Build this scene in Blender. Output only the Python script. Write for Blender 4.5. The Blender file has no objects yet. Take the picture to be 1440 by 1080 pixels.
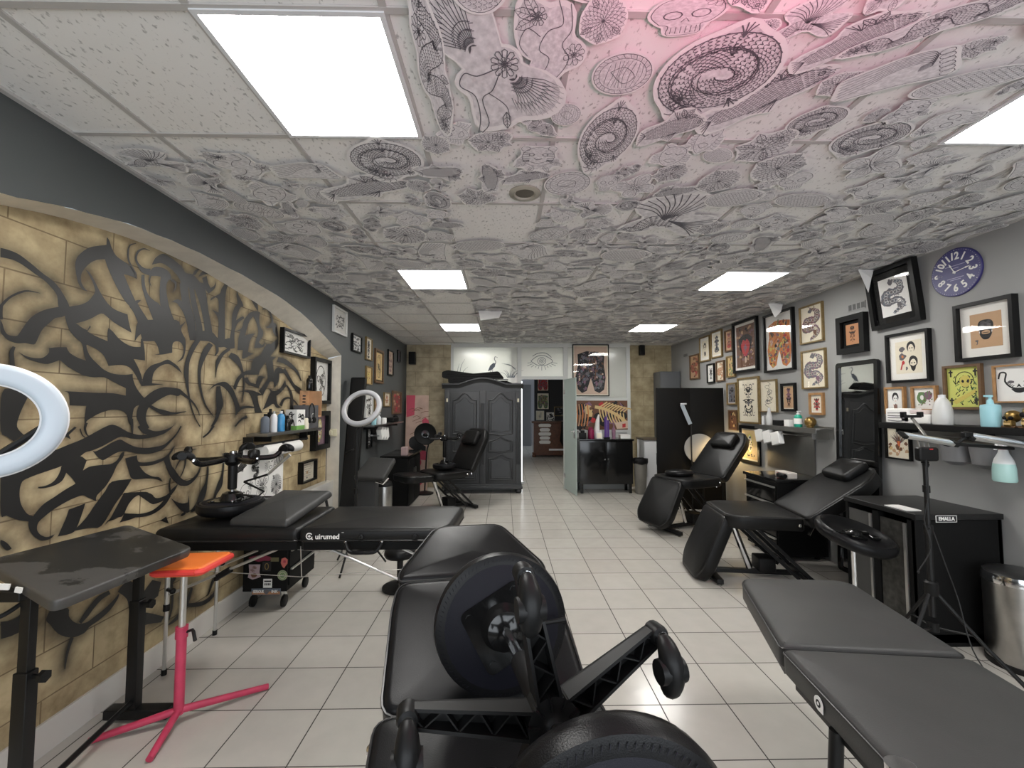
# Tattoo studio seen from its shop front: black tattoo chairs, massage tables, graffiti niche, framed flash, paper drawings on the ceiling.
import bpy, bmesh, math, random
from mathutils import Vector, Matrix, Euler
from mathutils.geometry import tessellate_polygon

SC = bpy.context.scene
COL = SC.collection
PI = math.pi
def rad(d): return math.radians(d)
def V(*a): return Vector(a)

# ---------------------------------------------------------------- materials
MATS = {}
def _nodes(name):
    m = bpy.data.materials.new(name); m.use_nodes = True
    nt = m.node_tree; b = nt.nodes['Principled BSDF']
    return m, nt, b
def mat(name, col, rough=.5, metal=0, bump=0, bscale=200, var=0, vscale=6, spec=None, trans=0, emit=0, coat=0):
    if name in MATS: return MATS[name]
    m, nt, b = _nodes(name)
    c = tuple(col) + (1,) if len(col) == 3 else col
    b.inputs['Base Color'].default_value = c
    b.inputs['Roughness'].default_value = rough
    b.inputs['Metallic'].default_value = metal
    if spec is not None: b.inputs['Specular IOR Level'].default_value = spec
    if trans: b.inputs['Transmission Weight'].default_value = trans
    if coat: b.inputs['Coat Weight'].default_value = coat
    if emit:
        b.inputs['Emission Color'].default_value = c; b.inputs['Emission Strength'].default_value = emit
    if bump or var:
        tc = nt.nodes.new('ShaderNodeTexCoord')
        if var:
            n = nt.nodes.new('ShaderNodeTexNoise'); n.inputs['Scale'].default_value = vscale; n.inputs['Detail'].default_value = 6
            r = nt.nodes.new('ShaderNodeMapRange'); r.inputs['From Min'].default_value = .3; r.inputs['From Max'].default_value = .7
            r.inputs['To Min'].default_value = 1 - var; r.inputs['To Max'].default_value = 1 + var
            h = nt.nodes.new('ShaderNodeHueSaturation'); h.inputs['Color'].default_value = c
            nt.links.new(tc.outputs['Object'], n.inputs['Vector']); nt.links.new(n.outputs['Fac'], r.inputs['Value'])
            nt.links.new(r.outputs['Result'], h.inputs['Value']); nt.links.new(h.outputs['Color'], b.inputs['Base Color'])
        if bump:
            n = nt.nodes.new('ShaderNodeTexNoise'); n.inputs['Scale'].default_value = bscale; n.inputs['Detail'].default_value = 4
            bp = nt.nodes.new('ShaderNodeBump'); bp.inputs['Strength'].default_value = bump; bp.inputs['Distance'].default_value = .01
            nt.links.new(tc.outputs['Object'], n.inputs['Vector']); nt.links.new(n.outputs['Fac'], bp.inputs['Height'])
            nt.links.new(bp.outputs['Normal'], b.inputs['Normal'])
    MATS[name] = m
    return m

M_ = {}
def setup_materials():
    d = M_
    d['vinyl'] = mat('black_vinyl', (.008, .008, .0085), .30, bump=.10, bscale=420, var=.25, vscale=9, spec=.17)
    d['vinyl_matte'] = mat('charcoal_vinyl', (.040, .040, .039), .46, spec=.3, bump=.10, bscale=380, var=.12, vscale=5)
    d['vinyl_chair'] = mat('soft_black_vinyl', (.009, .009, .009), .36, spec=.26, bump=.12, bscale=300, var=.2, vscale=7)
    d['piping'] = mat('black_piping', (.012, .012, .012), .3)
    d['underside'] = mat('black_underside_cloth', (.009, .009, .014), .55, spec=.2, bump=.15, bscale=500)
    d['blackmetal'] = mat('black_metal', (.008, .008, .008), .40, spec=.3)
    d['blackplastic'] = mat('black_plastic', (.008, .008, .008), .42, spec=.22)
    d['blackgloss'] = mat('black_gloss', (.008, .008, .008), .12)
    d['blackmatte'] = mat('black_matte', (.007, .007, .007), .6, spec=.15)
    d['chrome'] = mat('chrome', (.75, .75, .75), .12, 1)
    d['alu'] = mat('aluminium', (.62, .61, .58), .32, .85)
    d['steel'] = mat('brushed_steel', (.46, .45, .43), .28, 1, var=.12, vscale=12)
    d['darksteel'] = mat('dull_steel', (.30, .29, .27), .35, .9, var=.1, vscale=5)
    d['redpaint'] = mat('red_paint', (.50, .045, .10), .38, var=.15, vscale=15)
    d['orange'] = mat('orange_vinyl', (.85, .20, .035), .42, var=.06)
    d['coral'] = mat('coral_edge', (.72, .055, .045), .45)
    d['whiteplastic'] = mat('white_plastic', (.72, .73, .74), .4)
    d['ringwhite'] = mat('ring_diffuser', (.47, .53, .58), .35)
    d['ringgrey'] = mat('ring_diffuser_grey', (.40, .40, .415), .45)
    d['white'] = mat('white_paper', (.80, .79, .76), .8)
    d['cream'] = mat('cream_paper', (.76, .70, .56), .8)
    d['mount'] = mat('white_mount', (.80, .78, .73), .85)
    d['blackframe'] = mat('black_frame', (.006, .006, .006), .4, spec=.22)
    d['goldframe'] = mat('gold_frame', (.22, .15, .06), .45, .2, var=.2, vscale=30)
    d['woodframe'] = mat('wood_frame', (.34, .18, .07), .5, var=.2, vscale=25)
    d['brownframe'] = mat('brown_frame', (.12, .065, .03), .5, var=.2, vscale=25)
    d['whiteframe'] = mat('white_frame', (.60, .60, .58), .5)
    d['greypaint'] = mat('slate_paint', (.050, .057, .060), .6)
    d['armoire'] = mat('anthracite_wood', (.028, .029, .030), .38, bump=.05, bscale=60, var=.15, vscale=8)
    d['ink'] = mat('ink', (.012, .012, .013), .7)
    d['inkgrey'] = mat('grey_ink', (.13, .12, .13), .75)
    d['blue'] = mat('clock_blue', (.030, .026, .14), .45)
    d['teal'] = mat('teal_soap', (.012, .30, .20), .3)
    d['mint'] = mat('mint_liquid', (.36, .56, .53), .35)
    d['aqua'] = mat('aqua_plastic', (.33, .60, .66), .35)
    d['bluebottle'] = mat('blue_bottle', (.06, .28, .55), .25)
    d['red'] = mat('red_ink', (.45, .025, .03), .6)
    d['pink'] = mat('pink_ink', (.45, .05, .09), .6)
    d['magenta'] = mat('magenta_plastic', (.25, .02, .07), .25)
    d['purple'] = mat('purple_acrylic', (.09, .04, .20), .2)
    d['lilac'] = mat('lilac_acrylic', (.22, .14, .38), .25)
    d['orangeink'] = mat('orange_ink', (.60, .20, .05), .6)
    d['yellowink'] = mat('yellow_ink', (.60, .50, .12), .6)
    d['greenink'] = mat('green_ink', (.12, .22, .08), .6)
    d['limepaper'] = mat('lime_paper', (.60, .62, .16), .6)
    d['brownink'] = mat('brown_ink', (.14, .06, .03), .6)
    d['tan'] = mat('tan_paper', (.52, .33, .19), .7)
    d['plum'] = mat('plum_ink', (.20, .10, .15), .6)
    d['skin'] = mat('skin_tone_paper', (.60, .44, .34), .7)
    d['slateink'] = mat('slate_ink', (.12, .14, .17), .6)
    d['copper'] = mat('copper_print', (.45, .22, .11), .45, .2)
    d['bone'] = mat('bone_print', (.62, .44, .20), .6)
    d['mahogany'] = mat('mahogany', (.10, .035, .015), .4, var=.25, vscale=14)
    d['brass'] = mat('old_brass', (.25, .16, .05), .3, .8, var=.3, vscale=40)
    d['greyplastic'] = mat('grey_plastic', (.30, .29, .27), .5)
    d['galvanised'] = mat('grey_bin', (.20, .19, .17), .5, var=.1)
    d['socket'] = mat('ivory_plastic', (.62, .58, .42), .45)
    d['frost_dark'] = mat('smoked_plastic', (.16, .16, .165), .3)
    d['partition_white'] = mat('white_alu', (.56, .57, .55), .4)
    d['cord'] = mat('black_cord', (.01, .01, .01), .5)

def glass_mat(name, refl=.045, tint=(1, 1, 1), rough=.0):
    m = bpy.data.materials.new(name); m.use_nodes = True; nt = m.node_tree; nt.nodes.clear()
    out = nt.nodes.new('ShaderNodeOutputMaterial'); mix = nt.nodes.new('ShaderNodeMixShader')
    tr = nt.nodes.new('ShaderNodeBsdfTransparent'); tr.inputs[0].default_value = tuple(tint) + (1,)
    gl = nt.nodes.new('ShaderNodeBsdfGlossy'); gl.inputs['Roughness'].default_value = rough
    lw = nt.nodes.new('ShaderNodeLayerWeight'); lw.inputs[0].default_value = .5
    pw = nt.nodes.new('ShaderNodeMath'); pw.operation = 'POWER'; pw.inputs[1].default_value = 4.0; nt.links.new(lw.outputs['Facing'], pw.inputs[0])
    fr = nt.nodes.new('ShaderNodeMath'); fr.operation = 'MULTIPLY_ADD'; fr.inputs[1].default_value = .85; fr.inputs[2].default_value = refl; nt.links.new(pw.outputs[0], fr.inputs[0])
    nt.links.new(fr.outputs[0], mix.inputs[0]); nt.links.new(tr.outputs[0], mix.inputs[1]); nt.links.new(gl.outputs[0], mix.inputs[2])
    nt.links.new(mix.outputs[0], out.inputs[0])
    return m

def frosted_mat(name, col, trans=.6):
    m = bpy.data.materials.new(name); m.use_nodes = True; nt = m.node_tree; nt.nodes.clear()
    out = nt.nodes.new('ShaderNodeOutputMaterial'); mix = nt.nodes.new('ShaderNodeMixShader'); mix.inputs[0].default_value = trans
    di = nt.nodes.new('ShaderNodeBsdfDiffuse'); di.inputs[0].default_value = tuple(col) + (1,)
    tl = nt.nodes.new('ShaderNodeBsdfTranslucent'); tl.inputs[0].default_value = tuple(col) + (1,)
    gl = nt.nodes.new('ShaderNodeBsdfGlossy'); gl.inputs['Roughness'].default_value = .18
    mx2 = nt.nodes.new('ShaderNodeMixShader'); mx2.inputs[0].default_value = .07
    nt.links.new(di.outputs[0], mix.inputs[1]); nt.links.new(tl.outputs[0], mix.inputs[2])
    nt.links.new(mix.outputs[0], mx2.inputs[1]); nt.links.new(gl.outputs[0], mx2.inputs[2]); nt.links.new(mx2.outputs[0], out.inputs[0])
    return m

# ---------------------------------------------------------------- mesh builder
class MB:
    def __init__(s): s.v = []; s.f = []; s.mi = []; s.M = Matrix.Identity(4); s.m = 0
    def add(s, vs, fs, m=None):
        n = len(s.v); s.v += [tuple(s.M @ Vector(p)) for p in vs]
        s.f += [tuple(i + n for i in f) for f in fs]; s.mi += [s.m if m is None else m] * len(fs)
        return s
    def box(s, c, d, R=None, b=0, m=None):
        x, y, z = [q / 2 for q in d]
        if b <= 0:
            vs = [(i * x, j * y, k * z) for k in (-1, 1) for j in (-1, 1) for i in (-1, 1)]
            fs = [(0, 2, 3, 1), (4, 5, 7, 6), (0, 1, 5, 4), (2, 6, 7, 3), (0, 4, 6, 2), (1, 3, 7, 5)]
        else:
            bm = bmesh.new(); bmesh.ops.create_cube(bm, size=1)
            for v in bm.verts: v.co = Vector((v.co.x * d[0], v.co.y * d[1], v.co.z * d[2]))
            bmesh.ops.bevel(bm, geom=bm.edges[:], offset=min(b, .49 * min(d)), segments=3, profile=.6, affect='EDGES')
            bm.verts.index_update(); vs = [tuple(v.co) for v in bm.verts]; fs = [tuple(v.index for v in f.verts) for f in bm.faces]; bm.free()
        T = Matrix.Translation(c) @ (R.to_4x4() if R is not None else Matrix.Identity(4))
        return s.add([T @ Vector(p) for p in vs], fs, m)
    def cyl(s, a, b, r0, r1=None, n=16, cap=True, m=None):
        return s.tube([a, b], [r0, r0 if r1 is None else r1], n, cap, m)
    def tube(s, pts, r, n=10, cap=True, m=None):
        pts = [Vector(p) for p in pts]; k = len(pts)
        rs = r if isinstance(r, (list, tuple)) else [r] * k
        vs = []; fs = []; u = None
        for i, p in enumerate(pts):
            t = (pts[min(i + 1, k - 1)] - pts[max(i - 1, 0)])
            t = t.normalized() if t.length > 1e-9 else Vector((0, 0, 1))
            if u is None:
                u = t.orthogonal().normalized()
            else:
                u = (u - t * u.dot(t)); u = u.normalized() if u.length > 1e-6 else t.orthogonal().normalized()
            w = t.cross(u)
            for j in range(n):
                a = 2 * PI * j / n; vs.append(p + (u * math.cos(a) + w * math.sin(a)) * rs[i])
        for i in range(k - 1):
            for j in range(n):
                a, b = i * n + j, i * n + (j + 1) % n; fs.append((a, b, b + n, a + n))
        if cap: fs.append(tuple(range(n - 1, -1, -1))); fs.append(tuple((k - 1) * n + j for j in range(n)))
        return s.add(vs, fs, m)
    def lathe(s, prof, c=(0, 0, 0), n=28, R=None, m=None):
        vs = []; fs = []; k = len(prof); c = Vector(c)
        for r, z in prof:
            for j in range(n):
                a = 2 * PI * j / n; p = Vector((r * math.cos(a), r * math.sin(a), z))
                vs.append((R @ p if R is not None else p) + c)
        for i in range(k - 1):
            for j in range(n):
                a, b = i * n + j, i * n + (j + 1) % n; fs.append((a, b, b + n, a + n))
        fs.append(tuple(range(n - 1, -1, -1))); fs.append(tuple((k - 1) * n + j for j in range(n)))
        return s.add(vs, fs, m)
    def ball(s, c, r, n=12, sc=(1, 1, 1), m=None):
        vs = []; fs = []; h = n // 2
        for i in range(1, h):
            t = PI * i / h
            for j in range(n):
                a = 2 * PI * j / n; vs.append((c[0] + r * sc[0] * math.sin(t) * math.cos(a), c[1] + r * sc[1] * math.sin(t) * math.sin(a), c[2] + r * sc[2] * math.cos(t)))
        for i in range(h - 2):
            for j in range(n):
                a, b = i * n + j, i * n + (j + 1) % n; fs.append((a, a + n, b + n, b))
        vs.append((c[0], c[1], c[2] + r * sc[2])); vs.append((c[0], c[1], c[2] - r * sc[2])); t_, b_ = len(vs) - 2, len(vs) - 1
        for j in range(n):
            fs.append((t_, j, (j + 1) % n)); o = (h - 2) * n; fs.append((b_, o + (j + 1) % n, o + j))
        return s.add(vs, fs, m)
    def poly(s, pts, z=0, m=None):                       # flat concave polygon in local xy
        p3 = [Vector((x, y, 0)) for x, y in pts]
        tris = tessellate_polygon([p3])
        out = []
        for t in tris:
            a, b, c = (p3[i] for i in t)
            out.append(t if (b - a).cross(c - a).z > 0 else (t[0], t[2], t[1]))
        return s.add([(x, y, z) for x, y in pts], out, m)
    def prism(s, pts, z0, z1, m=None):
        n = len(pts)
        ar = sum(pts[i][0] * pts[(i + 1) % n][1] - pts[(i + 1) % n][0] * pts[i][1] for i in range(n))
        if ar < 0: pts = pts[::-1]
        p3 = [Vector((x, y, 0)) for x, y in pts]; top = []; bot = []
        for t in tessellate_polygon([p3]):
            a, b, c = (p3[i] for i in t)
            q = t if (b - a).cross(c - a).z > 0 else (t[0], t[2], t[1])
            top.append(tuple(i + n for i in q)); bot.append((q[0], q[2], q[1]))
        sd = [(i, (i + 1) % n, (i + 1) % n + n, i + n) for i in range(n)]
        return s.add([(x, y, z0) for x, y in pts] + [(x, y, z1) for x, y in pts], top + bot + sd, m)
    def strip(s, pts, w, z=0, m=None, zf=None):          # flat ribbon along a 2d line
        k = len(pts); vs = []
        for i, p in enumerate(pts):
            a = pts[max(i - 1, 0)]; b = pts[min(i + 1, k - 1)]
            tx, ty = b[0] - a[0], b[1] - a[1]; l = math.hypot(tx, ty) or 1
            ww = (w[i] if isinstance(w, (list, tuple)) else w) / 2
            for q in (1, -1):
                x, y = p[0] - ty / l * ww * q, p[1] + tx / l * ww * q
                vs.append((x, y, z if zf is None else zf(x, y)))
        return s.add(vs, [(2 * i + 1, 2 * i + 3, 2 * i + 2, 2 * i) for i in range(k - 1)], m)
    def pad(s, out, z0, z1, r=.02, crown=.008, m=None, fill=4, nr=4):   # upholstered slab from an outline: rounded edge, domed top
        n = len(out)
        ar = sum(out[i][0] * out[(i + 1) % n][1] - out[(i + 1) % n][0] * out[i][1] for i in range(n))
        if ar < 0: out = out[::-1]
        P = [Vector(p).to_2d() for p in out]
        nrm = []
        for i in range(n):
            e1 = (P[i] - P[i - 1]).normalized(); e2 = (P[(i + 1) % n] - P[i]).normalized()
            a = Vector((-e1.y, e1.x)); b = Vector((-e2.y, e2.x)); q = a + b
            q = q.normalized() if q.length > 1e-6 else a; nrm.append(q / max(.5, q.dot(a)))
        c = sum(P, Vector((0, 0))) / n
        rings = [(.4 * r, z0), (0, z0 + .4 * r)]
        for i in range(nr + 1):
            a = PI / 2 * i / nr; rings.append((r * (1 - math.cos(a)), z1 - r + r * math.sin(a)))
        vs = []
        for ins, z in rings:
            vs += [((P[i] + nrm[i] * ins).x, (P[i] + nrm[i] * ins).y, z) for i in range(n)]
        last = [P[i] + nrm[i] * r for i in range(n)]
        for k in range(1, fill):
            t = k / fill
            vs += [((p * (1 - t) + c * t).x, (p * (1 - t) + c * t).y, z1 + crown * (1 - (1 - t) ** 2)) for p in last]
        nring = len(rings) + fill - 1
        vs.append((c.x, c.y, z1 + crown)); top = len(vs) - 1
        fs = [tuple(range(n - 1, -1, -1))]
        for k in range(nring - 1):
            for i in range(n):
                a, b = k * n + i, k * n + (i + 1) % n; fs.append((a, b, b + n, a + n))
        o = (nring - 1) * n
        fs += [(o + i, o + (i + 1) % n, top) for i in range(n)]
        return s.add(vs, fs, m)
    def build(s, name, mats, parent=None, smooth=35, **props):
        me = bpy.data.meshes.new(name); me.from_pydata([tuple(v) for v in s.v], [], s.f)
        for m in (mats if isinstance(mats, (list, tuple)) else [mats]): me.materials.append(M_[m] if isinstance(m, str) else m)
        me.polygons.foreach_set('material_index', s.mi)
        if smooth:
            bm = bmesh.new(); bm.from_mesh(me); th = rad(smooth)
            for f in bm.faces: f.smooth = True
            for e in bm.edges:
                e.smooth = not (len(e.link_faces) == 2 and e.calc_face_angle(0) > th)
            bm.to_mesh(me); bm.free()
        me.update()
        o = bpy.data.objects.new(name, me); COL.objects.link(o)
        if parent is not None: o.parent = parent
        for k, v in props.items(): o[k] = v
        return o

def thing(name, label, cat, loc=(0, 0, 0), rz=0, group=None, M=None):
    o = bpy.data.objects.new(name, None); COL.objects.link(o); o.empty_display_size = .05
    if M is not None: o.matrix_world = M
    else: o.location = loc; o.rotation_euler = (0, 0, rz)
    o['label'] = label; o['category'] = cat
    if group: o['group'] = group
    return o
def tag(o, label, cat, group=None):
    o['label'] = label; o['category'] = cat
    if group: o['group'] = group
    return o
def structure(o): o['kind'] = 'structure'; return o
def dup(root, M, label=None, group=None):
    r = root.copy(); COL.objects.link(r); r.matrix_world = M
    if label: r['label'] = label
    if group: r['group'] = group
    for ch in list(root.children):
        c = ch.copy(); COL.objects.link(c); c.parent = r
        for g in list(ch.children):
            d = g.copy(); COL.objects.link(d); d.parent = c
    return r
def basis(o, z, x):      # matrix with local z along z and local x near x
    z = Vector(z).normalized(); x = Vector(x); x = (x - z * x.dot(z)).normalized(); y = z.cross(x)
    m = Matrix((x, y, z)).transposed().to_4x4(); m.translation = Vector(o); return m
def rrect(w, h, r, n=5, cx=0, cy=0):
    out = []
    for (sx, sy, a0) in ((1, -1, -90), (1, 1, 0), (-1, 1, 90), (-1, -1, 180)):
        for i in range(n + 1):
            a = rad(a0 + 90 * i / n); out.append((cx + sx * (w / 2 - r) + r * math.cos(a), cy + sy * (h / 2 - r) + r * math.sin(a)))
    return out
def rpoly(pts, r, n=4):    # round the corners of a convex polygon
    out = []; k = len(pts)
    for i in range(k):
        p = Vector(pts[i]); a = (Vector(pts[i - 1]) - p); b = (Vector(pts[(i + 1) % k]) - p)
        rr = min(r, a.length * .45, b.length * .45); a = p + a.normalized() * rr; b = p + b.normalized() * rr
        for j in range(n + 1):
            t = j / n; q = a * (1 - t) ** 2 + p * 2 * t * (1 - t) + b * t * t; out.append((q.x, q.y))
    return out
def dens(pts, step):       # subdivide long edges
    out = []
    for i in range(len(pts)):
        a = Vector(pts[i]); b = Vector(pts[(i + 1) % len(pts)]); k = max(1, int((b - a).length / step))
        out += [tuple(a.lerp(b, j / k)) for j in range(k)]
    return out
def circ(r, n=24, cx=0, cy=0, e=1, a0=0): return [(cx + r * math.cos(a0 + 2 * PI * i / n), cy + r * e * math.sin(a0 + 2 * PI * i / n)) for i in range(n)]
def spline(pts, n=5):
    out = []; m = len(pts)
    for i in range(m - 1):
        p0, p1, p2, p3 = pts[max(i - 1, 0)], pts[i], pts[i + 1], pts[min(i + 2, m - 1)]
        for k in range(n):
            t = k / n
            out.append(tuple(.5 * (2 * b + (c - a) * t + (2 * a - 5 * b + 4 * c - d) * t * t + (3 * b - a - 3 * c + d) * t ** 3) for a, b, c, d in zip(p0, p1, p2, p3)))
    out.append(tuple(pts[-1])); return out
def text_mesh(mb, txt, size, M, m=None, bold=0, extr=.0008, align='CENTER', xs=1):   # lettering turned into mesh
    cu = bpy.data.curves.new('lettering', 'FONT'); cu.body = txt; cu.size = size; cu.extrude = extr; cu.align_x = align; cu.align_y = 'CENTER'; cu.offset = bold
    o = bpy.data.objects.new('lettering', cu); COL.objects.link(o)
    dg = bpy.context.evaluated_depsgraph_get(); me = o.evaluated_get(dg).to_mesh()
    mb.add([M @ Vector((v.co.x * xs, v.co.y, v.co.z)) for v in me.vertices], [tuple(p.vertices) for p in me.polygons], m)
    o.evaluated_get(dg).to_mesh_clear(); bpy.data.objects.remove(o); bpy.data.curves.remove(cu)
setup_materials()
GLASS = glass_mat('picture_glass')
# ---------------------------------------------------------------- the room: 5.0 m wide, 7.8 m deep to the glazed partition
XL, XR, XN, ZC, YB, YP, YF = -1.83, 3.17, -1.99, 2.65, 8.0, 7.78, -1.35
MX = Matrix(((0, 0, 1, 0), (1, 0, 0, 0), (0, 1, 0, 0), (0, 0, 0, 1)))       # local xy onto a wall that faces +X
MR = Matrix(((0, 0, -1, 0), (-1, 0, 0, 0), (0, 1, 0, 0), (0, 0, 0, 1)))     # ... that faces -X
MY = Matrix(((1, 0, 0, 0), (0, 0, -1, 0), (0, 1, 0, 0), (0, 0, 0, 1)))      # ... that faces -Y

def floor_material():
    m, nt, b = _nodes('floor_tiles'); L = nt.links
    geo = nt.nodes.new('ShaderNodeNewGeometry'); sep = nt.nodes.new('ShaderNodeSeparateXYZ'); L.new(geo.outputs['Position'], sep.inputs[0])
    def math_(op, a, v=None):
        n = nt.nodes.new('ShaderNodeMath'); n.operation = op
        L.new(a, n.inputs[0])
        if v is not None:
            if isinstance(v, (int, float)): n.inputs[1].default_value = v
            else: L.new(v, n.inputs[1])
        return n.outputs[0]
    ds = []; cells = []
    for ax, ph in (('X', -.906), ('Y', 2.211)):
        q = math_('DIVIDE', math_('SUBTRACT', sep.outputs[ax], ph), .3385)
        f = math_('FRACT', math_('ADD', q, 100.0)); cells.append(math_('FLOOR', math_('ADD', q, 100.0)))
        ds.append(math_('MINIMUM', f, math_('SUBTRACT', math_('ADD', math_('MULTIPLY', f, 0.0), 1.0), f)))
    d = math_('MINIMUM', ds[0], ds[1])
    joint = math_('LESS_THAN', d, .0085)
    cell = math_('ADD', math_('MULTIPLY', cells[0], 17.13), math_('MULTIPLY', cells[1], 3.71))
    wn = nt.nodes.new('ShaderNodeTexWhiteNoise'); wn.noise_dimensions = '1D'; L.new(cell, wn.inputs['W'])
    noi = nt.nodes.new('ShaderNodeTexNoise'); noi.inputs['Scale'].default_value = 9; noi.inputs['Detail'].default_value = 5; L.new(geo.outputs['Position'], noi.inputs['Vector'])
    val = math_('ADD', math_('MULTIPLY', wn.outputs['Value'], .07), math_('MULTIPLY', noi.outputs['Fac'], .16))
    val = math_('ADD', val, .885)
    hs = nt.nodes.new('ShaderNodeHueSaturation'); hs.inputs['Color'].default_value = (.50, .475, .43, 1); L.new(val, hs.inputs['Value'])
    mx = nt.nodes.new('ShaderNodeMixRGB'); L.new(joint, mx.inputs[0]); L.new(hs.outputs[0], mx.inputs[1]); mx.inputs[2].default_value = (.035, .03, .025, 1)
    L.new(mx.outputs[0], b.inputs['Base Color'])
    rg = nt.nodes.new('ShaderNodeMapRange'); L.new(noi.outputs['Fac'], rg.inputs[0]); rg.inputs[3].default_value = .13; rg.inputs[4].default_value = .26
    L.new(math_('ADD', rg.outputs[0], math_('MULTIPLY', joint, .5)), b.inputs['Roughness'])
    bp = nt.nodes.new('ShaderNodeBump'); bp.inputs['Strength'].default_value = .25; bp.inputs['Distance'].default_value = .004; bp.invert = True
    L.new(joint, bp.inputs['Height']); L.new(bp.outputs[0], b.inputs['Normal'])
    return m

def ceiling_material():
    m, nt, b = _nodes('mineral_ceiling_tiles'); L = nt.links
    tc = nt.nodes.new('ShaderNodeTexCoord'); mp = nt.nodes.new('ShaderNodeMapping'); mp.inputs['Scale'].default_value = (1, .55, 1); L.new(tc.outputs['Object'], mp.inputs[0])
    n = nt.nodes.new('ShaderNodeTexNoise'); n.inputs['Scale'].default_value = 75; n.inputs['Detail'].default_value = 3; L.new(mp.outputs[0], n.inputs[0])
    r = nt.nodes.new('ShaderNodeValToRGB'); r.color_ramp.elements[0].position = .31; r.color_ramp.elements[0].color = (.45, .44, .42, 1)
    r.color_ramp.elements[1].position = .40; r.color_ramp.elements[1].color = (.80, .785, .76, 1)
    L.new(n.outputs['Fac'], r.inputs[0]); L.new(r.outputs[0], b.inputs['Base Color']); b.inputs['Roughness'].default_value = .9
    bp = nt.nodes.new('ShaderNodeBump'); bp.inputs['Strength'].default_value = .2; bp.inputs['Distance'].default_value = .004; L.new(n.outputs['Fac'], bp.inputs['Height']); L.new(bp.outputs[0], b.inputs['Normal'])
    return m

def stone_material(name, c1, c2, joint, rowh, bw, ph=(0, 0, 0), attr=None, mort=.004):
    m, nt, b = _nodes(name); L = nt.links
    tc = nt.nodes.new('ShaderNodeTexCoord'); mp = nt.nodes.new('ShaderNodeMapping'); mp.inputs['Location'].default_value = ph
    L.new(tc.outputs['UV'], mp.inputs[0])
    br = nt.nodes.new('ShaderNodeTexBrick'); br.inputs['Scale'].default_value = 1; br.inputs['Brick Width'].default_value = bw; br.inputs['Row Height'].default_value = rowh
    br.inputs['Mortar Size'].default_value = mort; br.inputs['Mortar Smooth'].default_value = .3; L.new(mp.outputs[0], br.inputs[0])
    n = nt.nodes.new('ShaderNodeTexNoise'); n.inputs['Scale'].default_value = 4.5; n.inputs['Detail'].default_value = 8; n.inputs['Roughness'].default_value = .62; L.new(mp.outputs[0], n.inputs[0])
    r = nt.nodes.new('ShaderNodeValToRGB'); r.color_ramp.elements[0].position = .33; r.color_ramp.elements[0].color = tuple(c1) + (1,); r.color_ramp.elements[1].position = .62; r.color_ramp.elements[1].color = tuple(c2) + (1,)
    L.new(n.outputs['Fac'], r.inputs[0])
    mx = nt.nodes.new('ShaderNodeMixRGB'); L.new(br.outputs['Fac'], mx.inputs[0]); L.new(r.outputs[0], mx.inputs[1]); mx.inputs[2].default_value = tuple(joint) + (1,)
    col = mx.outputs[0]
    if attr:
        a = nt.nodes.new('ShaderNodeAttribute'); a.attribute_name = attr
        m2 = nt.nodes.new('ShaderNodeMixRGB'); L.new(a.outputs['Fac'], m2.inputs[0]); L.new(col, m2.inputs[1]); m2.inputs[2].default_value = (.016, .014, .012, 1); col = m2.outputs[0]
    L.new(col, b.inputs['Base Color']); b.inputs['Roughness'].default_value = .75
    bp = nt.nodes.new('ShaderNodeBump'); bp.inputs['Strength'].default_value = .35; bp.inputs['Distance'].default_value = .006; bp.invert = True
    L.new(br.outputs['Fac'], bp.inputs['Height']); L.new(bp.outputs[0], b.inputs['Normal'])
    return m

def uv_planar(o, ax):
    me = o.data; uv = me.uv_layers.new(name='UVMap')
    for lp in me.loops:
        c = me.vertices[lp.vertex_index].co; uv.data[lp.index].uv = (c[ax[0]], c[ax[1]])

M_['plaster'] = mat('cream_plaster', (.70, .65, .56), .8, bump=.25, bscale=40, var=.08, vscale=10)
M_['slate_wall'] = mat('slate_wall_paint', (.066, .072, .072), .55, bump=.05, bscale=30, var=.05, vscale=2)
M_['grey_wall'] = mat('grey_wall_paint', (.285, .285, .278), .6, bump=.05, bscale=30, var=.04, vscale=2)
M_['tbar'] = mat('ceiling_grid', (.47, .45, .43), .5)

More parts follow.
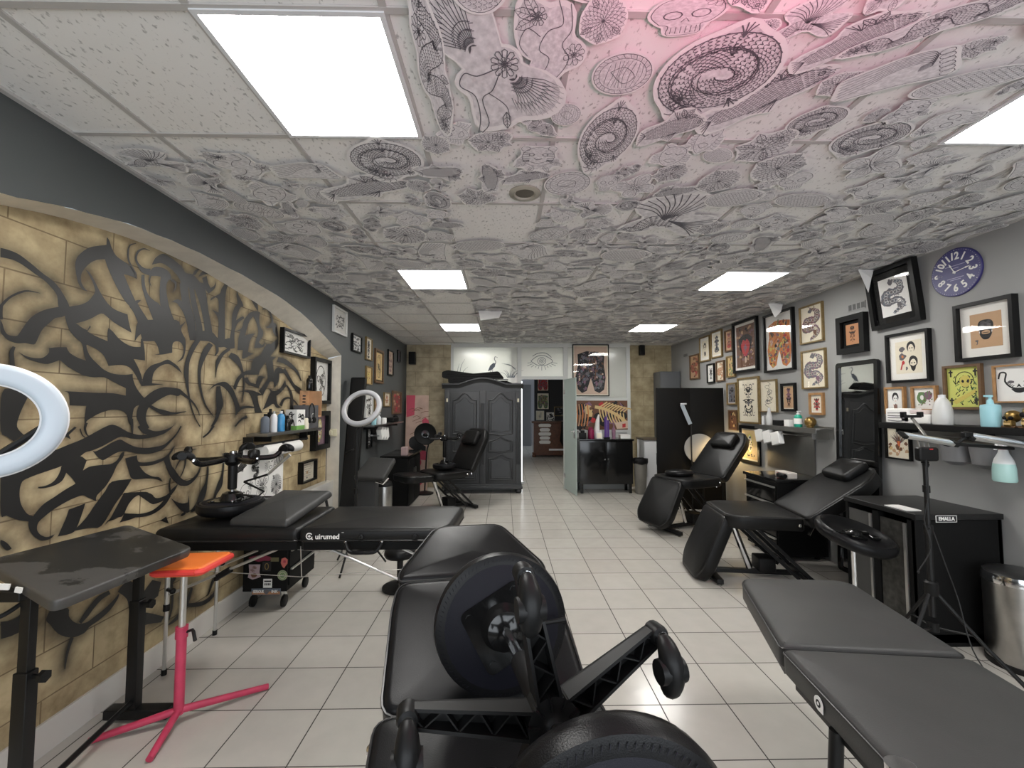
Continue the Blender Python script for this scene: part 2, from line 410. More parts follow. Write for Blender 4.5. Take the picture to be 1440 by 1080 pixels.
def shell():
    mb = MB(); mb.box((.67, 8.5, -.05), (5.4, 20.5, .1)); structure(mb.build('floor', floor_material(), smooth=0))
    mb = MB(); mb.box((.67, 3.3, ZC + .05), (5.4, 9.5, .1)); c = structure(mb.build('ceiling', ceiling_material(), smooth=0))
    # ceiling grid
    mb = MB()
    for k in range(-1, 9):
        x = -.91 + .56 * k
        if XL < x < XR: mb.box((x, 3.25, ZC - .003), (.022, 9.1, .006))
    for k in range(-4, 12):
        y = 1.185 + .5875 * k
        if YF < y < YP: mb.box((.67, y, ZC - .004), (5.0, .022, .006))
    mb.box((XL + .012, 3.3, ZC - .006), (.024, 9.2, .012)); mb.box((XR - .012, 3.3, ZC - .006), (.024, 9.2, .012))
    structure(mb.build('ceiling_trim', 'tbar', smooth=0))
    # left wall with the arched niche
    outer = spline([(.70, 2.067), (1.2, 2.20), (1.544, 2.271), (1.796, 2.334), (2.147, 2.394), (2.674, 2.42), (3.434, 2.388), (4.08, 2.288), (4.806, 2.067)], 5)
    inner = spline([(.70, 2.03), (1.2, 2.17), (1.682, 2.293), (1.956, 2.352), (2.339, 2.394), (2.7, 2.392), (2.914, 2.379), (3.744, 2.273), (4.451, 2.099), (4.831, 2.029)], 5)
    rnd = random.Random(5)
    outer = [(y, z + rnd.uniform(-.003, .003)) for y, z in outer]
    mb = MB()
    def wq(y0, z0, y1, z1, m=0): mb.add([(XL, y0, z0), (XL, y1, z0), (XL, y1, z1), (XL, y0, z1)], [(0, 1, 2, 3)], m)
    wq(YF, 0, .70, ZC); wq(4.806, 0, YB, ZC)
    for (ya, za), (yb, zb) in zip(outer, outer[1:]):
        mb.add([(XL, ya, za), (XL, yb, zb), (XL, yb, ZC), (XL, ya, ZC)], [(0, 1, 2, 3)], 0)
    n = 40
    def at(c, t):
        k = t * (len(c) - 1); i = min(int(k), len(c) - 2); f = k - i
        return (c[i][0] * (1 - f) + c[i + 1][0] * f, c[i][1] * (1 - f) + c[i + 1][1] * f)
    def zat(c, y):
        for a, b in zip(c, c[1:]):
            if a[0] <= y <= b[0]: return a[1] + (b[1] - a[1]) * (y - a[0]) / (b[0] - a[0])
        return c[-1][1]
    for i in range(n):
        ya = .70 + 4.106 * i / n; yb = .70 + 4.106 * (i + 1) / n
        mb.add([(XL, ya, zat(outer, ya)), (XL, yb, zat(outer, yb)), (XN - .01, yb, zat(inner, yb)), (XN - .01, ya, zat(inner, ya))], [(0, 1, 2, 3)], 1)
    mb.add([(XL, 4.806, 0), (XN - .01, 4.831, 0), (XN - .01, 4.831, 2.029), (XL, 4.806, 2.067)], [(0, 1, 2, 3)], 1)
    mb.add([(XL, .70, 0), (XN - .01, .70, 0), (XN - .01, .70, 2.03), (XL, .70, 2.067)], [(3, 2, 1, 0)], 1)
    structure(mb.build('wall_left', ['slate_wall', 'plaster'], smooth=0))
    # right wall, back wall of bare stone, front wall around an assumed shop window
    mb = MB(); mb.box((XR + .05, 3.32, 1.325), (.1, 9.4, 2.65)); structure(mb.build('wall_right', 'grey_wall', smooth=0))
    mb = MB(); mb.box((-1.40, YB + .1, 1.325), (.90, .2, 2.65)); o = structure(mb.build('wall_back', stone_material('bare_stone', (.24, .20, .13), (.44, .37, .25), (.20, .16, .10), .27, .52, (.1, .02, 0)), smooth=0)); uv_planar(o, (0, 2))
    mb = MB(); mb.box((2.75, YB + .1, 1.325), (.90, .2, 2.65)); o = structure(mb.build('wall_back', stone_material('bare_stone_sandy', (.27, .215, .12), (.46, .385, .24), (.24, .19, .11), .27, .45, (.3, .12, 0)), smooth=0)); uv_planar(o, (0, 2))
    mb = MB()
    mb.box((.67, YF - .05, .2), (5.2, .1, .4)); mb.box((.67, YF - .05, 2.5), (5.2, .1, .3)); mb.box((-1.68, YF - .05, 1.35), (.4, .1, 2.1)); mb.box((3.02, YF - .05, 1.35), (.4, .1, 2.1))
    structure(mb.build('wall_front', 'grey_wall', smooth=0))
    mb = MB(); mb.box((.67, YF - .05, 1.375), (4.35, .012, 1.95)); structure(mb.build('window_assumed', GLASS, smooth=0))  # assumed shop window pane, out of view, added to let daylight in

def partition():
    W = 'partition_white'
    mb = MB(); y = YP
    # posts and rails of the white aluminium partition
    for x0, x1 in ((-.975, -.925), (.245, .315), (1.085, 1.165), (2.245, 2.315)): mb.box(((x0 + x1) / 2, y + .03, ZC / 2), (x1 - x0, .06, ZC))
    mb.box((-.34, y + .03, 2.615), (1.17, .058, .07)); mb.box((.70, y + .03, 2.615), (.78, .058, .07)); mb.box((1.705, y + .03, 2.615), (1.08, .058, .07))
    mb.box((.70, y + .03, 2.015), (.78, .058, .055)); mb.box((-.34, y + .03, 1.06), (1.17, .058, .07)); mb.box((-.34, y + .03, .06), (1.17, .058, .12))
    mb.box((1.705, y + .03, 1.625), (1.08, .058, .05)); mb.box((1.705, y + .03, 1.05), (1.08, .058, .06)); mb.box((1.705, y + .03, .06), (1.08, .058, .12))
    structure(mb.build('partition_trim', W, smooth=0))
    fr = frosted_mat('frosted_glass', (.78, .79, .75), .55)
    def etched(name, x0, x1, z0, z1, lines, polys=()):
        m = MB(); m.box(((x0 + x1) / 2, y + .03, (z0 + z1) / 2), (x1 - x0, .01, z1 - z0), m=0)
        m.M = Matrix.Translation((0, y + .0235, 0)) @ MY
        for pts, w in lines: m.strip(pts, w, 0, 1)
        for p in polys: m.poly(p, 0, 1)
        return structure(m.build(name, [fr, M_['slateink']], smooth=0))
    # crane and reeds etched on the first pane
    L = []; P = []
    def reed(x, z, h, lean): L.append((spline([(x, z), (x + lean * .3, z + h * .6), (x + lean, z + h)], 5), [.012 - .01 * i / 10 for i in range(11)]))
    for x, h, l in ((-.82, .34, .1), (-.86, .26, .04), (-.78, .2, .12)): reed(x, 2.02, h, l)
    P.append([(-.30, 2.14), (-.23, 2.16), (-.17, 2.22), (-.16, 2.28), (-.20, 2.29), (-.26, 2.24)])
    L += [(spline([(-.17, 2.26), (-.155, 2.31), (-.18, 2.36), (-.165, 2.41)], 5), .014), ([(-.165, 2.41), (-.12, 2.385)], .007), ([(-.24, 2.17), (-.27, 2.05)], .008), ([(-.21, 2.18), (-.22, 2.05)], .008)]
    for k in range(11): reed(.06 + .012 * k, 2.02, .1 + .06 * math.sin(k * 2.1) ** 2, -.12 + .03 * k)
    for k in range(7): reed(.20 - .01 * k, 2.16 + .012 * k, .05, .02 - .035 * k)
    etched('window_2', -.925, .245, 1.10, 2.58, L, P)
    # the eye above the doorway
    cx, cz = .690, 2.325; E = []
    E.append((spline([(cx - .20, cz), (cx - .10, cz + .08), (cx, cz + .105), (cx + .10, cz + .08), (cx + .20, cz), (cx + .1, cz - .065), (cx, cz - .085), (cx - .1, cz - .065), (cx - .20, cz)], 6), .011))
    E.append((spline([(cx - .17, cz + .09), (cx - .08, cz + .14), (cx + .02, cz + .155), (cx + .1, cz + .135), (cx + .18, cz + .07)], 6), .011))
    for r, w in ((.075, .010), (.045, .008)): E.append(([(cx + r * math.cos(t * .2618), cz + r * .9 * math.sin(t * .2618)) for t in range(25)], w))
    E.append(([(cx + .018 * math.cos(t * .5236), cz + .018 * math.sin(t * .5236)) for t in range(13)], .012))
    for k in range(11):
        a = rad(195 + 15 * k); r0, r1 = .098, .155 + .02 * math.sin(k * 1.5)
        E.append(([(cx + 2.0 * r0 * math.cos(a), cz + r0 * math.sin(a)), (cx + 1.75 * r1 * math.cos(a), cz + r1 * math.sin(a))], .008))
    etched('window_3', .315, 1.085, 2.045, 2.58, E)
    etched('window_4', 1.165, 2.245, 1.65, 2.58, [])
    mb = MB(); mb.box((-.34, y + .03, .55), (1.17, .012, .95)); mb.box((1.705, y + .03, .55), (1.08, .012, .95)); structure(mb.build('partition_panel', W, smooth=0))
    # frosted glass door, ajar
    h = V(1.098, YP, 0); f = V(1.205, 7.13, 0); d = f - h
    dm = MB(); a = math.atan2(d.y, d.x); dm.M = Matrix.Translation(h) @ Matrix.Rotation(a, 4, 'Z')
    ln = d.length
    dm.box((ln / 2, 0, 1.0), (ln, .012, 1.965))
    gl = frosted_mat('green_frosted_glass', (.60, .68, .64), .35)
    door = structure(dm.build('door_1', gl, smooth=0))
    hm = MB(); hm.M = dm.M
    hm.box((ln - .06, -.014, 1.04), (.05, .016, .17), b=.004); hm.box((ln - .06, .014, 1.04), (.05, .016, .17), b=.004)
    hm.tube([(ln - .06, -.02, 1.07), (ln - .06, -.06, 1.07), (ln - .17, -.065, 1.07)], .009); hm.tube([(ln - .06, .02, 1.07), (ln - .06, .06, 1.07), (ln - .17, .065, 1.07)], .009)
    hm.build('door_handle', 'chrome', door)
    hg = MB(); hg.M = dm.M
    for z in (.25, 1.76): hg.box((.03, 0, z), (.06, .03, .08), b=.004)
    hg.build('hinge', 'chrome', door)

def hall():
    # the reception beyond the doorway
    mb = MB(); mb.box((.15, 10.4, 1.3), (.08, 5.1, 2.6)); structure(mb.build('wall_hall_side', mat('hall_grey', (.30, .30, .31), .6), smooth=0))
    mb = MB(); mb.box((2.6, 13.75, 1.3), (3.26, .1, 2.6)); structure(mb.build('wall_hall_back', mat('hall_black', (.016, .016, .018), .6), smooth=0))
    mb = MB(); mb.box((.55, 16.9, 1.3), (1.9, .1, 2.6)); structure(mb.build('wall_hall_end', mat('hall_pale', (.36, .35, .37), .6), smooth=0))
    mb = MB(); mb.box((3.4, 10.9, 1.3), (.1, 5.7, 2.6)); structure(mb.build('wall_hall_far_side', 'grey_wall', smooth=0))
    mb = MB(); mb.box((1.5, 12.4, 2.66), (4, 8.6, .1)); structure(mb.build('ceiling_hall', mat('hall_ceiling', (.6, .59, .57), .8), smooth=0))
    # reeded curtain of the passage
    cm = MB(); n = 44
    for i in range(n):
        x = .40 + .62 * i / n; cm.cyl((x, 15.9 + .02 * (i % 2), .02), (x, 15.9 + .02 * (i % 2), 2.3), .008, n=6)
    o = cm.build('strip_curtain', mat('curtain_grey', (.26, .26, .27), .5)); tag(o, 'grey strip curtain hanging at the far end of the reception passage', 'curtain'); o['kind'] = 'stuff'
    # light tube by the doorway
    t = thing('tube_lamp', 'bright upright tube lamp just inside the doorway behind the wardrobe', 'lamp', (.335, 8.25, 0))
    mb = MB(); mb.cyl((0, 0, .02), (0, 0, .06), .05, n=16); mb.build('base', 'whiteplastic', t)
    mb = MB(); mb.cyl((0, 0, .06), (0, 0, 1.98), .012, n=12); mb.build('tube', mat('tube_glow', (.95, .97, 1), .3, emit=3), t)
    # unseen lamps added to light the reception and glow through the frosted panes
    t = thing('hall_fill_lamp', 'unseen square fill lamp added in the reception beyond the glass partition', 'ceiling light', (.85, 8.75, 2.60))
    mb = MB(); mb.box((0, 0, 0), (.62, .62, .02)); mb.build('lamp_frame', 'whiteplastic', t)
    mb = MB(); mb.box((0, 0, -.014), (.56, .56, .008)); mb.build('diffuser', mat('hall_fill_glow', (1, .97, .92), .5, emit=30), t)
    t2 = dup(t, Matrix.Translation((-.3, 8.45, 2.60)), 'unseen square fill lamp added just behind the pane with the etched crane')
    # reception counter
    t = thing('reception_counter', 'carved mahogany counter standing in the reception seen through the doorway', 'counter', (1.62, 12.6, 0))
    mb = MB(); mb.box((0, .3, .57), (1.5, .55, .86)); mb.box((0, .3, .11), (1.44, .5, .12), m=0); mb.build('body', 'mahogany', t)
    mb = MB(); mb.box((0, .3, 1.02), (1.62, .68, .05), b=.012); mb.build('worktop', 'mahogany', t)
    for x in (-.74, .74): mb = MB(); mb.lathe([(.05, 0), (.07, .03), (.05, .08), (.06, .14)], (x, .05, 0), 12); mb.build('foot', 'mahogany', t)
    mb = MB(); mb.box((.25, .02, .22), (1.1, .015, .05)); mb.build('kick_strip', 'whiteplastic', t)
    mb = MB(); rr = random.Random(3); mb.M = Matrix.Translation((0, .02, 0)) @ MY
    for z, w in ((.93, .34), (.80, .26), (.68, .34), (.56, .26), (.44, .3)):
        mb.poly(rpoly([(-.42 - w / 2, z - .05), (-.42 + w / 2, z - .05), (-.42 + w / 2.4, z + .05), (-.42 - w / 2.4, z + .05)], .02), 0)
        for s_ in (-1, 1): mb.poly(circ(.045, 10, -.42 + s_ * w * .42, z), .002)
    mb.build('carved_ornament', 'white', t)
    # coats hung over the counter
    mb = MB()
    for i in range(7):
        x = 1.72 + .075 * i; mb.tube([(x, 12.5, 1.05), (x + .02, 12.46, .8), (x - .02, 12.45, .5), (x + .02, 12.47, .34)], [.05, .075, .08, .04], 8)
    o = mb.build('draped_coat', 'blackmatte'); tag(o, 'black coat hanging over the front of the reception counter', 'coat')
    mb = MB(); mb.ball((1.93, 12.75, 1.22), .17, 16, (1, 1, .95)); mb.box((1.93, 12.6, 1.17), (.26, .08, .10), b=.03)
    o = mb.build('helmet', 'blackgloss'); tag(o, 'glossy black helmet on the reception counter', 'helmet')
# graffiti strokes on the niche wall: closed outlines as y,z pairs in millimetres
PAINT_AREAS=[
[1691,2124,1717,2126,1752,2122,1786,2107,1817,2090,1849,2071,1886,2054,1916,2031,1939,2002,1958,1975,1968,1954,1943,1922,1920,1943,1912,1990,1887,2019,1854,2044,1814,2062,1769,2083,1733,2091,1693,2087],
[1968,1954,1916,1940,1861,1914,1820,1880,1796,1844,1776,1803,1766,1787,1749,1784,1732,1787,1721,1803,1714,1825,1705,1842,1708,1795,1719,1779,1736,1764,1768,1756,1797,1761,1830,1760,1841,1778,1851,1809,1865,1837,1887,1863,1911,1890,1948,1907],
[1943,1922,1968,1954,2012,1972,2049,1997,2071,2027,2084,2055,2076,2086,2054,2123,2032,2147,2051,2141,2077,2111,2104,2070,2132,2035,2165,2006,2205,1990,2268,1983,2276,1948,2297,1891,2249,1906,2191,1926,2155,1946,2121,1956,2063,1915,1998,1883,1963,1881],
[2131,2305,2131,2345,2145,2333,2161,2299,2184,2271,2219,2258,2260,2248,2291,2229,2312,2187,2281,2191,2234,2189,2260,2145,2286,2104,2312,2065,2284,2026,2247,2052,2207,2098,2174,2145,2145,2192,2127,2230,2092,2216,2058,2191,2031,2156,2014,2120,2014,2087,2028,2063,2048,2046,2022,2051,2002,2074,1990,2113,1983,2152,1989,2189,2008,2219,2035,2250,2068,2273],
[2407,2297,2428,2342,2475,2384,2519,2388,2580,2374,2629,2357,2663,2330,2722,2339,2785,2310,2752,2255,2619,2242,2621,2268,2584,2299,2537,2320,2478,2329,2437,2313],
[2614,2247,2683,2273,2695,2195,2725,2114,2755,2044,2774,1925,2718,1916,2693,2000,2660,2068,2622,2108,2593,2125,2557,2120,2604,2150,2640,2147],
[2687,2275,2738,2270,2746,2215,2781,2127,2823,2024,2837,1935,2779,1926,2765,2007,2754,2056,2719,2144],
[2741,2303,2822,2311,2843,2267,2878,2135,2912,2041,2932,1950,2851,1937,2841,2034,2798,2156,2763,2219,2738,2270],
[2392,2250,2424,2289,2479,2304,2523,2298,2547,2276,2548,2258,2527,2240,2514,2201,2524,2144,2550,2074,2592,2011,2632,1995,2679,2031,2656,1999,2617,1973,2653,1906,2560,1892,2526,1968,2489,2048,2471,2119,2468,2187,2472,2247,2440,2243,2393,2228],
[2342,2218,2361,2224,2367,2170,2392,2121,2434,2098,2477,2080,2525,1992,2573,1930,2605,1899,2487,1881,2456,1944,2411,2025,2371,2099,2345,2164],
[2275,2027,2312,2068,2346,2079,2325,2055,2359,2019,2407,1968,2444,1908,2474,1873,2367,1856,2337,1944,2303,2001],
[2718,2335,2746,2379,2820,2423,2772,2384,2743,2343],
[2770,2338,2808,2389,2900,2461,2970,2462,3035,2448,3103,2411,3194,2434,3103,2396,3061,2355,3044,2279,3044,2172,3055,1969,2977,1957,2980,2082,2958,2125,2911,2156,2977,2150,2972,2233,2941,2249,2893,2213,2902,2235,2980,2283,2999,2324,3028,2364,2974,2394,2913,2399,2846,2381],
[2806,2342,2847,2368,2863,2326,2889,2300,2922,2323,2940,2362,2933,2312,2872,2255,2832,2284],
[3195,2457,3246,2423,3336,2394,3404,2364,3440,2317,3450,2263,3394,2298,3325,2352,3247,2393,3203,2418],
[3195,2416,3177,2351,3241,2285,3252,2257,3219,2241,3186,2182,3171,2134,3246,2180,3272,2170,3201,2125,3169,2075,3159,2029,3165,1927,3120,1921,3106,1977,3123,2066,3124,2154,3149,2225,3182,2263,3168,2311,3171,2364],
[3296,2190,3345,2232,3423,2261,3478,2261,3467,2210,3484,2149,3529,2116,3524,2074,3470,2017,3521,2000,3562,2031,3536,1986,3412,1961,3429,2027,3459,2096,3428,2170,3385,2209,3335,2160,3301,2084,3280,2019,3297,2045,3419,2081,3356,2015,3329,1919,3401,1916,3288,1864,3257,1864,3266,1926,3200,1917,3207,2007,3228,2063,3170,2053,3239,2088,3261,2145],
[3760,2096,3764,2035,3673,1945,3586,1869,3503,1795,3477,1761,3370,1753,3445,1838,3417,1859,3338,1862,3443,1878,3497,1916,3594,2002,3548,2037,3623,2015],
[3674,2219,3738,2205,3769,2097,3695,2120,3661,2173],
[3591,1919,3737,1927,3676,1886,3688,1811,3717,1711,3624,1705,3604,1804,3578,1876],
[2697,2026,2751,1985,2906,2006,2978,1971,3051,1975,3105,1991,3163,1971,3165,1927,3098,1911,3054,1919,2981,1909,2910,1933,2816,1928,2763,1917,2701,1964],
[1948,1911,1971,1898,2003,1883,2032,1868,2056,1861,2067,1886,2072,1880,2056,1856,2096,1841,2162,1825,2159,1867,2163,1892,2189,1877,2224,1847,2271,1825,2313,1818,2356,1823,2357,1868,2367,1870,2383,1812,2389,1752,2317,1752,2343,1715,2364,1679,2375,1647,2374,1609,2333,1666,2301,1700,2265,1713,2225,1711,2173,1701,2158,1732,2136,1759,2099,1779,2059,1792,2055,1786,2066,1755,2087,1729,2124,1699,2156,1678,2205,1664,2268,1664,2315,1672,2319,1643,2343,1597,2383,1555,2404,1539,2379,1512,2331,1485,2324,1390,2304,1412,2290,1454,2260,1475,2204,1481,2146,1467,2102,1446,2074,1426,2073,1402,2064,1440,2070,1501,1991,1503,1990,1532,1984,1559,1962,1567,2015,1567,2106,1565,2199,1566,2279,1555,2277,1594,2208,1621,2153,1643,2097,1639,2048,1645,2010,1661,1973,1680,1946,1700,1933,1703,1889,1683,1849,1686,1811,1696,1788,1710,1775,1721,1799,1709,1833,1703,1868,1709,1890,1733,1889,1753,1926,1762,1964,1767,1979,1744,2016,1726,2056,1716,2045,1748,2033,1793,2002,1816,1969,1852],
[2331,1955,2387,1978,2599,2021,2632,1991,2663,2009,2641,1974,2659,1940,2681,1913,2684,1852,2667,1794,2620,1765,2658,1805,2667,1856,2645,1889,2606,1892,2580,1873,2579,1820,2506,1799,2450,1792,2485,1802,2468,1846,2425,1884,2384,1900,2347,1888,2318,1848,2319,1873],
[2374,1609,2378,1647,2395,1692,2433,1729,2494,1752,2544,1774,2582,1764,2629,1741,2663,1702,2614,1728,2568,1747,2523,1743,2482,1722,2449,1685,2442,1629,2522,1627,2453,1618,2406,1613],
[2351,1442,2355,1485,2378,1528,2415,1561,2461,1590,2523,1610,2590,1610,2653,1604,2670,1586,2639,1561,2577,1568,2519,1547,2465,1518,2426,1490,2411,1451,2417,1413,2438,1379,2406,1364,2373,1399],
[2359,1388,2390,1398,2417,1377,2479,1357,2535,1360,2593,1374,2623,1394,2579,1355,2508,1336,2439,1338,2393,1354],
[2911,1607,2953,1643,3023,1667,3087,1670,3155,1631,3205,1567,3257,1486,3342,1505,3252,1464,3201,1428,3198,1479,3160,1552,3101,1607,3035,1640,2973,1640],
[3454,1772,3374,1773,3402,1870,3502,1921,3584,2014,3675,2027,3617,1960,3547,1886,3482,1782],
[3604,1917,3727,1927,3681,1901,3701,1826,3720,1759,3660,1713,3549,1584,3490,1622,3628,1744,3609,1834],
[3288,1713,3338,1724,3366,1688,3446,1676,3484,1742,3584,1741,3541,1722,3489,1646,3393,1658,3315,1677],
[3239,1608,3331,1624,3435,1619,3548,1592,3478,1582,3496,1519,3549,1446,3445,1448,3421,1518,3357,1602],
[3240,1488,3325,1503,3442,1495,3429,1483,3326,1484,3253,1465,3208,1429,3200,1466],
[3582,1503,3637,1586,3665,1620,3641,1649,3727,1631,3823,1661,3905,1736,3925,1683,3842,1626,3762,1589,3781,1520,3850,1485,3767,1486,3717,1520,3642,1494,3555,1470],
[3718,1802,3781,1842,3865,1827,3920,1791,3884,1797,3800,1786,3788,1711,3726,1657,3707,1715],
[1738,1228,1787,1256,1855,1284,1925,1301,1992,1323,2059,1345,2121,1374,2171,1397,2208,1406,2247,1394,2288,1371,2344,1349,2408,1340,2481,1346,2544,1357,2595,1377,2552,1342,2482,1326,2402,1320,2333,1326,2262,1341,2207,1321,2160,1301,2110,1286,2077,1281,2052,1265,2004,1257,1971,1232,1921,1220,1874,1210,1841,1201,1816,1189,1808,1156,1811,1116,1821,1085,1841,1052,1864,1036,1850,1017,1810,1034,1766,1063,1746,1074],
[1971,1232,2004,1259,2052,1266,2085,1241,2069,1196,2100,1210,2160,1210,2208,1208,2245,1222,2267,1255,2286,1263,2279,1233,2247,1197,2222,1146,2187,1098,2145,1063,2143,1037,2098,1065,2073,1080,2032,1075,1988,1062,1947,1045,1911,1024,1887,1004,1882,978,1891,957,1908,940,1928,931,1957,934,1941,920,1917,919,1897,926,1869,953,1852,987,1848,1018,1864,1036,1879,1055,1905,1079,1944,1098,1989,1121,2037,1141,2018,1170,1992,1198,1978,1167,1950,1151,1917,1146,1885,1148,1875,1156,1905,1155,1936,1166,1956,1189,1967,1218],
[2110,1287,2128,1280,2171,1297,2213,1316,2258,1327,2292,1309,2347,1283,2411,1269,2478,1268,2541,1274,2591,1301,2635,1333,2668,1380,2677,1373,2643,1327,2592,1284,2542,1250,2487,1236,2426,1234,2368,1243,2295,1262,2254,1264,2205,1247,2169,1232,2140,1250],
[2292,1226,2364,1234,2372,1201,2408,1190,2461,1188,2515,1194,2572,1210,2608,1247,2631,1264,2612,1232,2559,1188,2489,1170,2435,1168,2383,1174,2410,1142,2437,1121,2479,1101,2521,1090,2547,1060,2493,1085,2426,1099,2343,1110,2317,1156],
[2544,1190,2586,1220,2605,1153,2638,1114,2688,1058,2738,1034,2789,1041,2831,1072,2864,1125,2849,1069,2807,1026,2757,1003,2707,1006,2666,1023,2617,1064,2585,1110],
[2012,1028,2089,1039,2073,986,2053,936,2031,916,1970,921,1985,955,2001,991],
[2223,1118,2338,1111,2294,1052,2241,993,2176,909,2110,918,2017,926,2053,936,2098,972,2144,1029,2188,1078],
[2294,1047,2411,1029,2451,1018,2374,1015,2327,983,2289,926,2217,930,2194,907,2222,933,2258,989],
[2359,1036,2416,1027,2470,1006,2499,978,2541,972,2592,981,2613,1000,2628,1009,2666,1026,2644,994,2607,967,2557,949,2501,944,2473,950,2432,981,2392,1011],
[2299,939,2397,906,2348,898,2278,899,2294,925],
[2612,954,2656,921,2712,899,2754,896,2760,947,2772,834,2740,835,2682,874],
[2541,839,2584,851,2605,805],
[1927,1349,1963,1377,1971,1389,1985,1377,2019,1405,2028,1400,1994,1368,2004,1347,1972,1363],
[1722,1528,1733,1569,1771,1569,1821,1544,1801,1496,1788,1452,1784,1416,1805,1387,1820,1377,1782,1352,1750,1378,1728,1403],
[1768,649,1809,636,1837,647,1869,672,1888,651,1889,565,1834,573,1806,574,1772,581],
[1939,573,1953,608,2031,581,2037,543,2062,505,2091,482,2129,472,2168,481,2213,492,2266,517,2293,535,2288,512,2246,472,2190,451,2140,443,2117,427,2075,431,2038,448,2002,478,1975,513,1957,544],
[2284,546,2311,569,2346,576,2384,547,2417,505,2432,462,2463,491,2501,519,2566,482,2548,411,2481,397,2423,397,2377,390,2470,354,2598,271,2578,248,2480,285,2410,294,2384,315,2366,373,2354,435,2339,487],
[1751,973,1772,955,1791,926,1774,924,1752,954]]
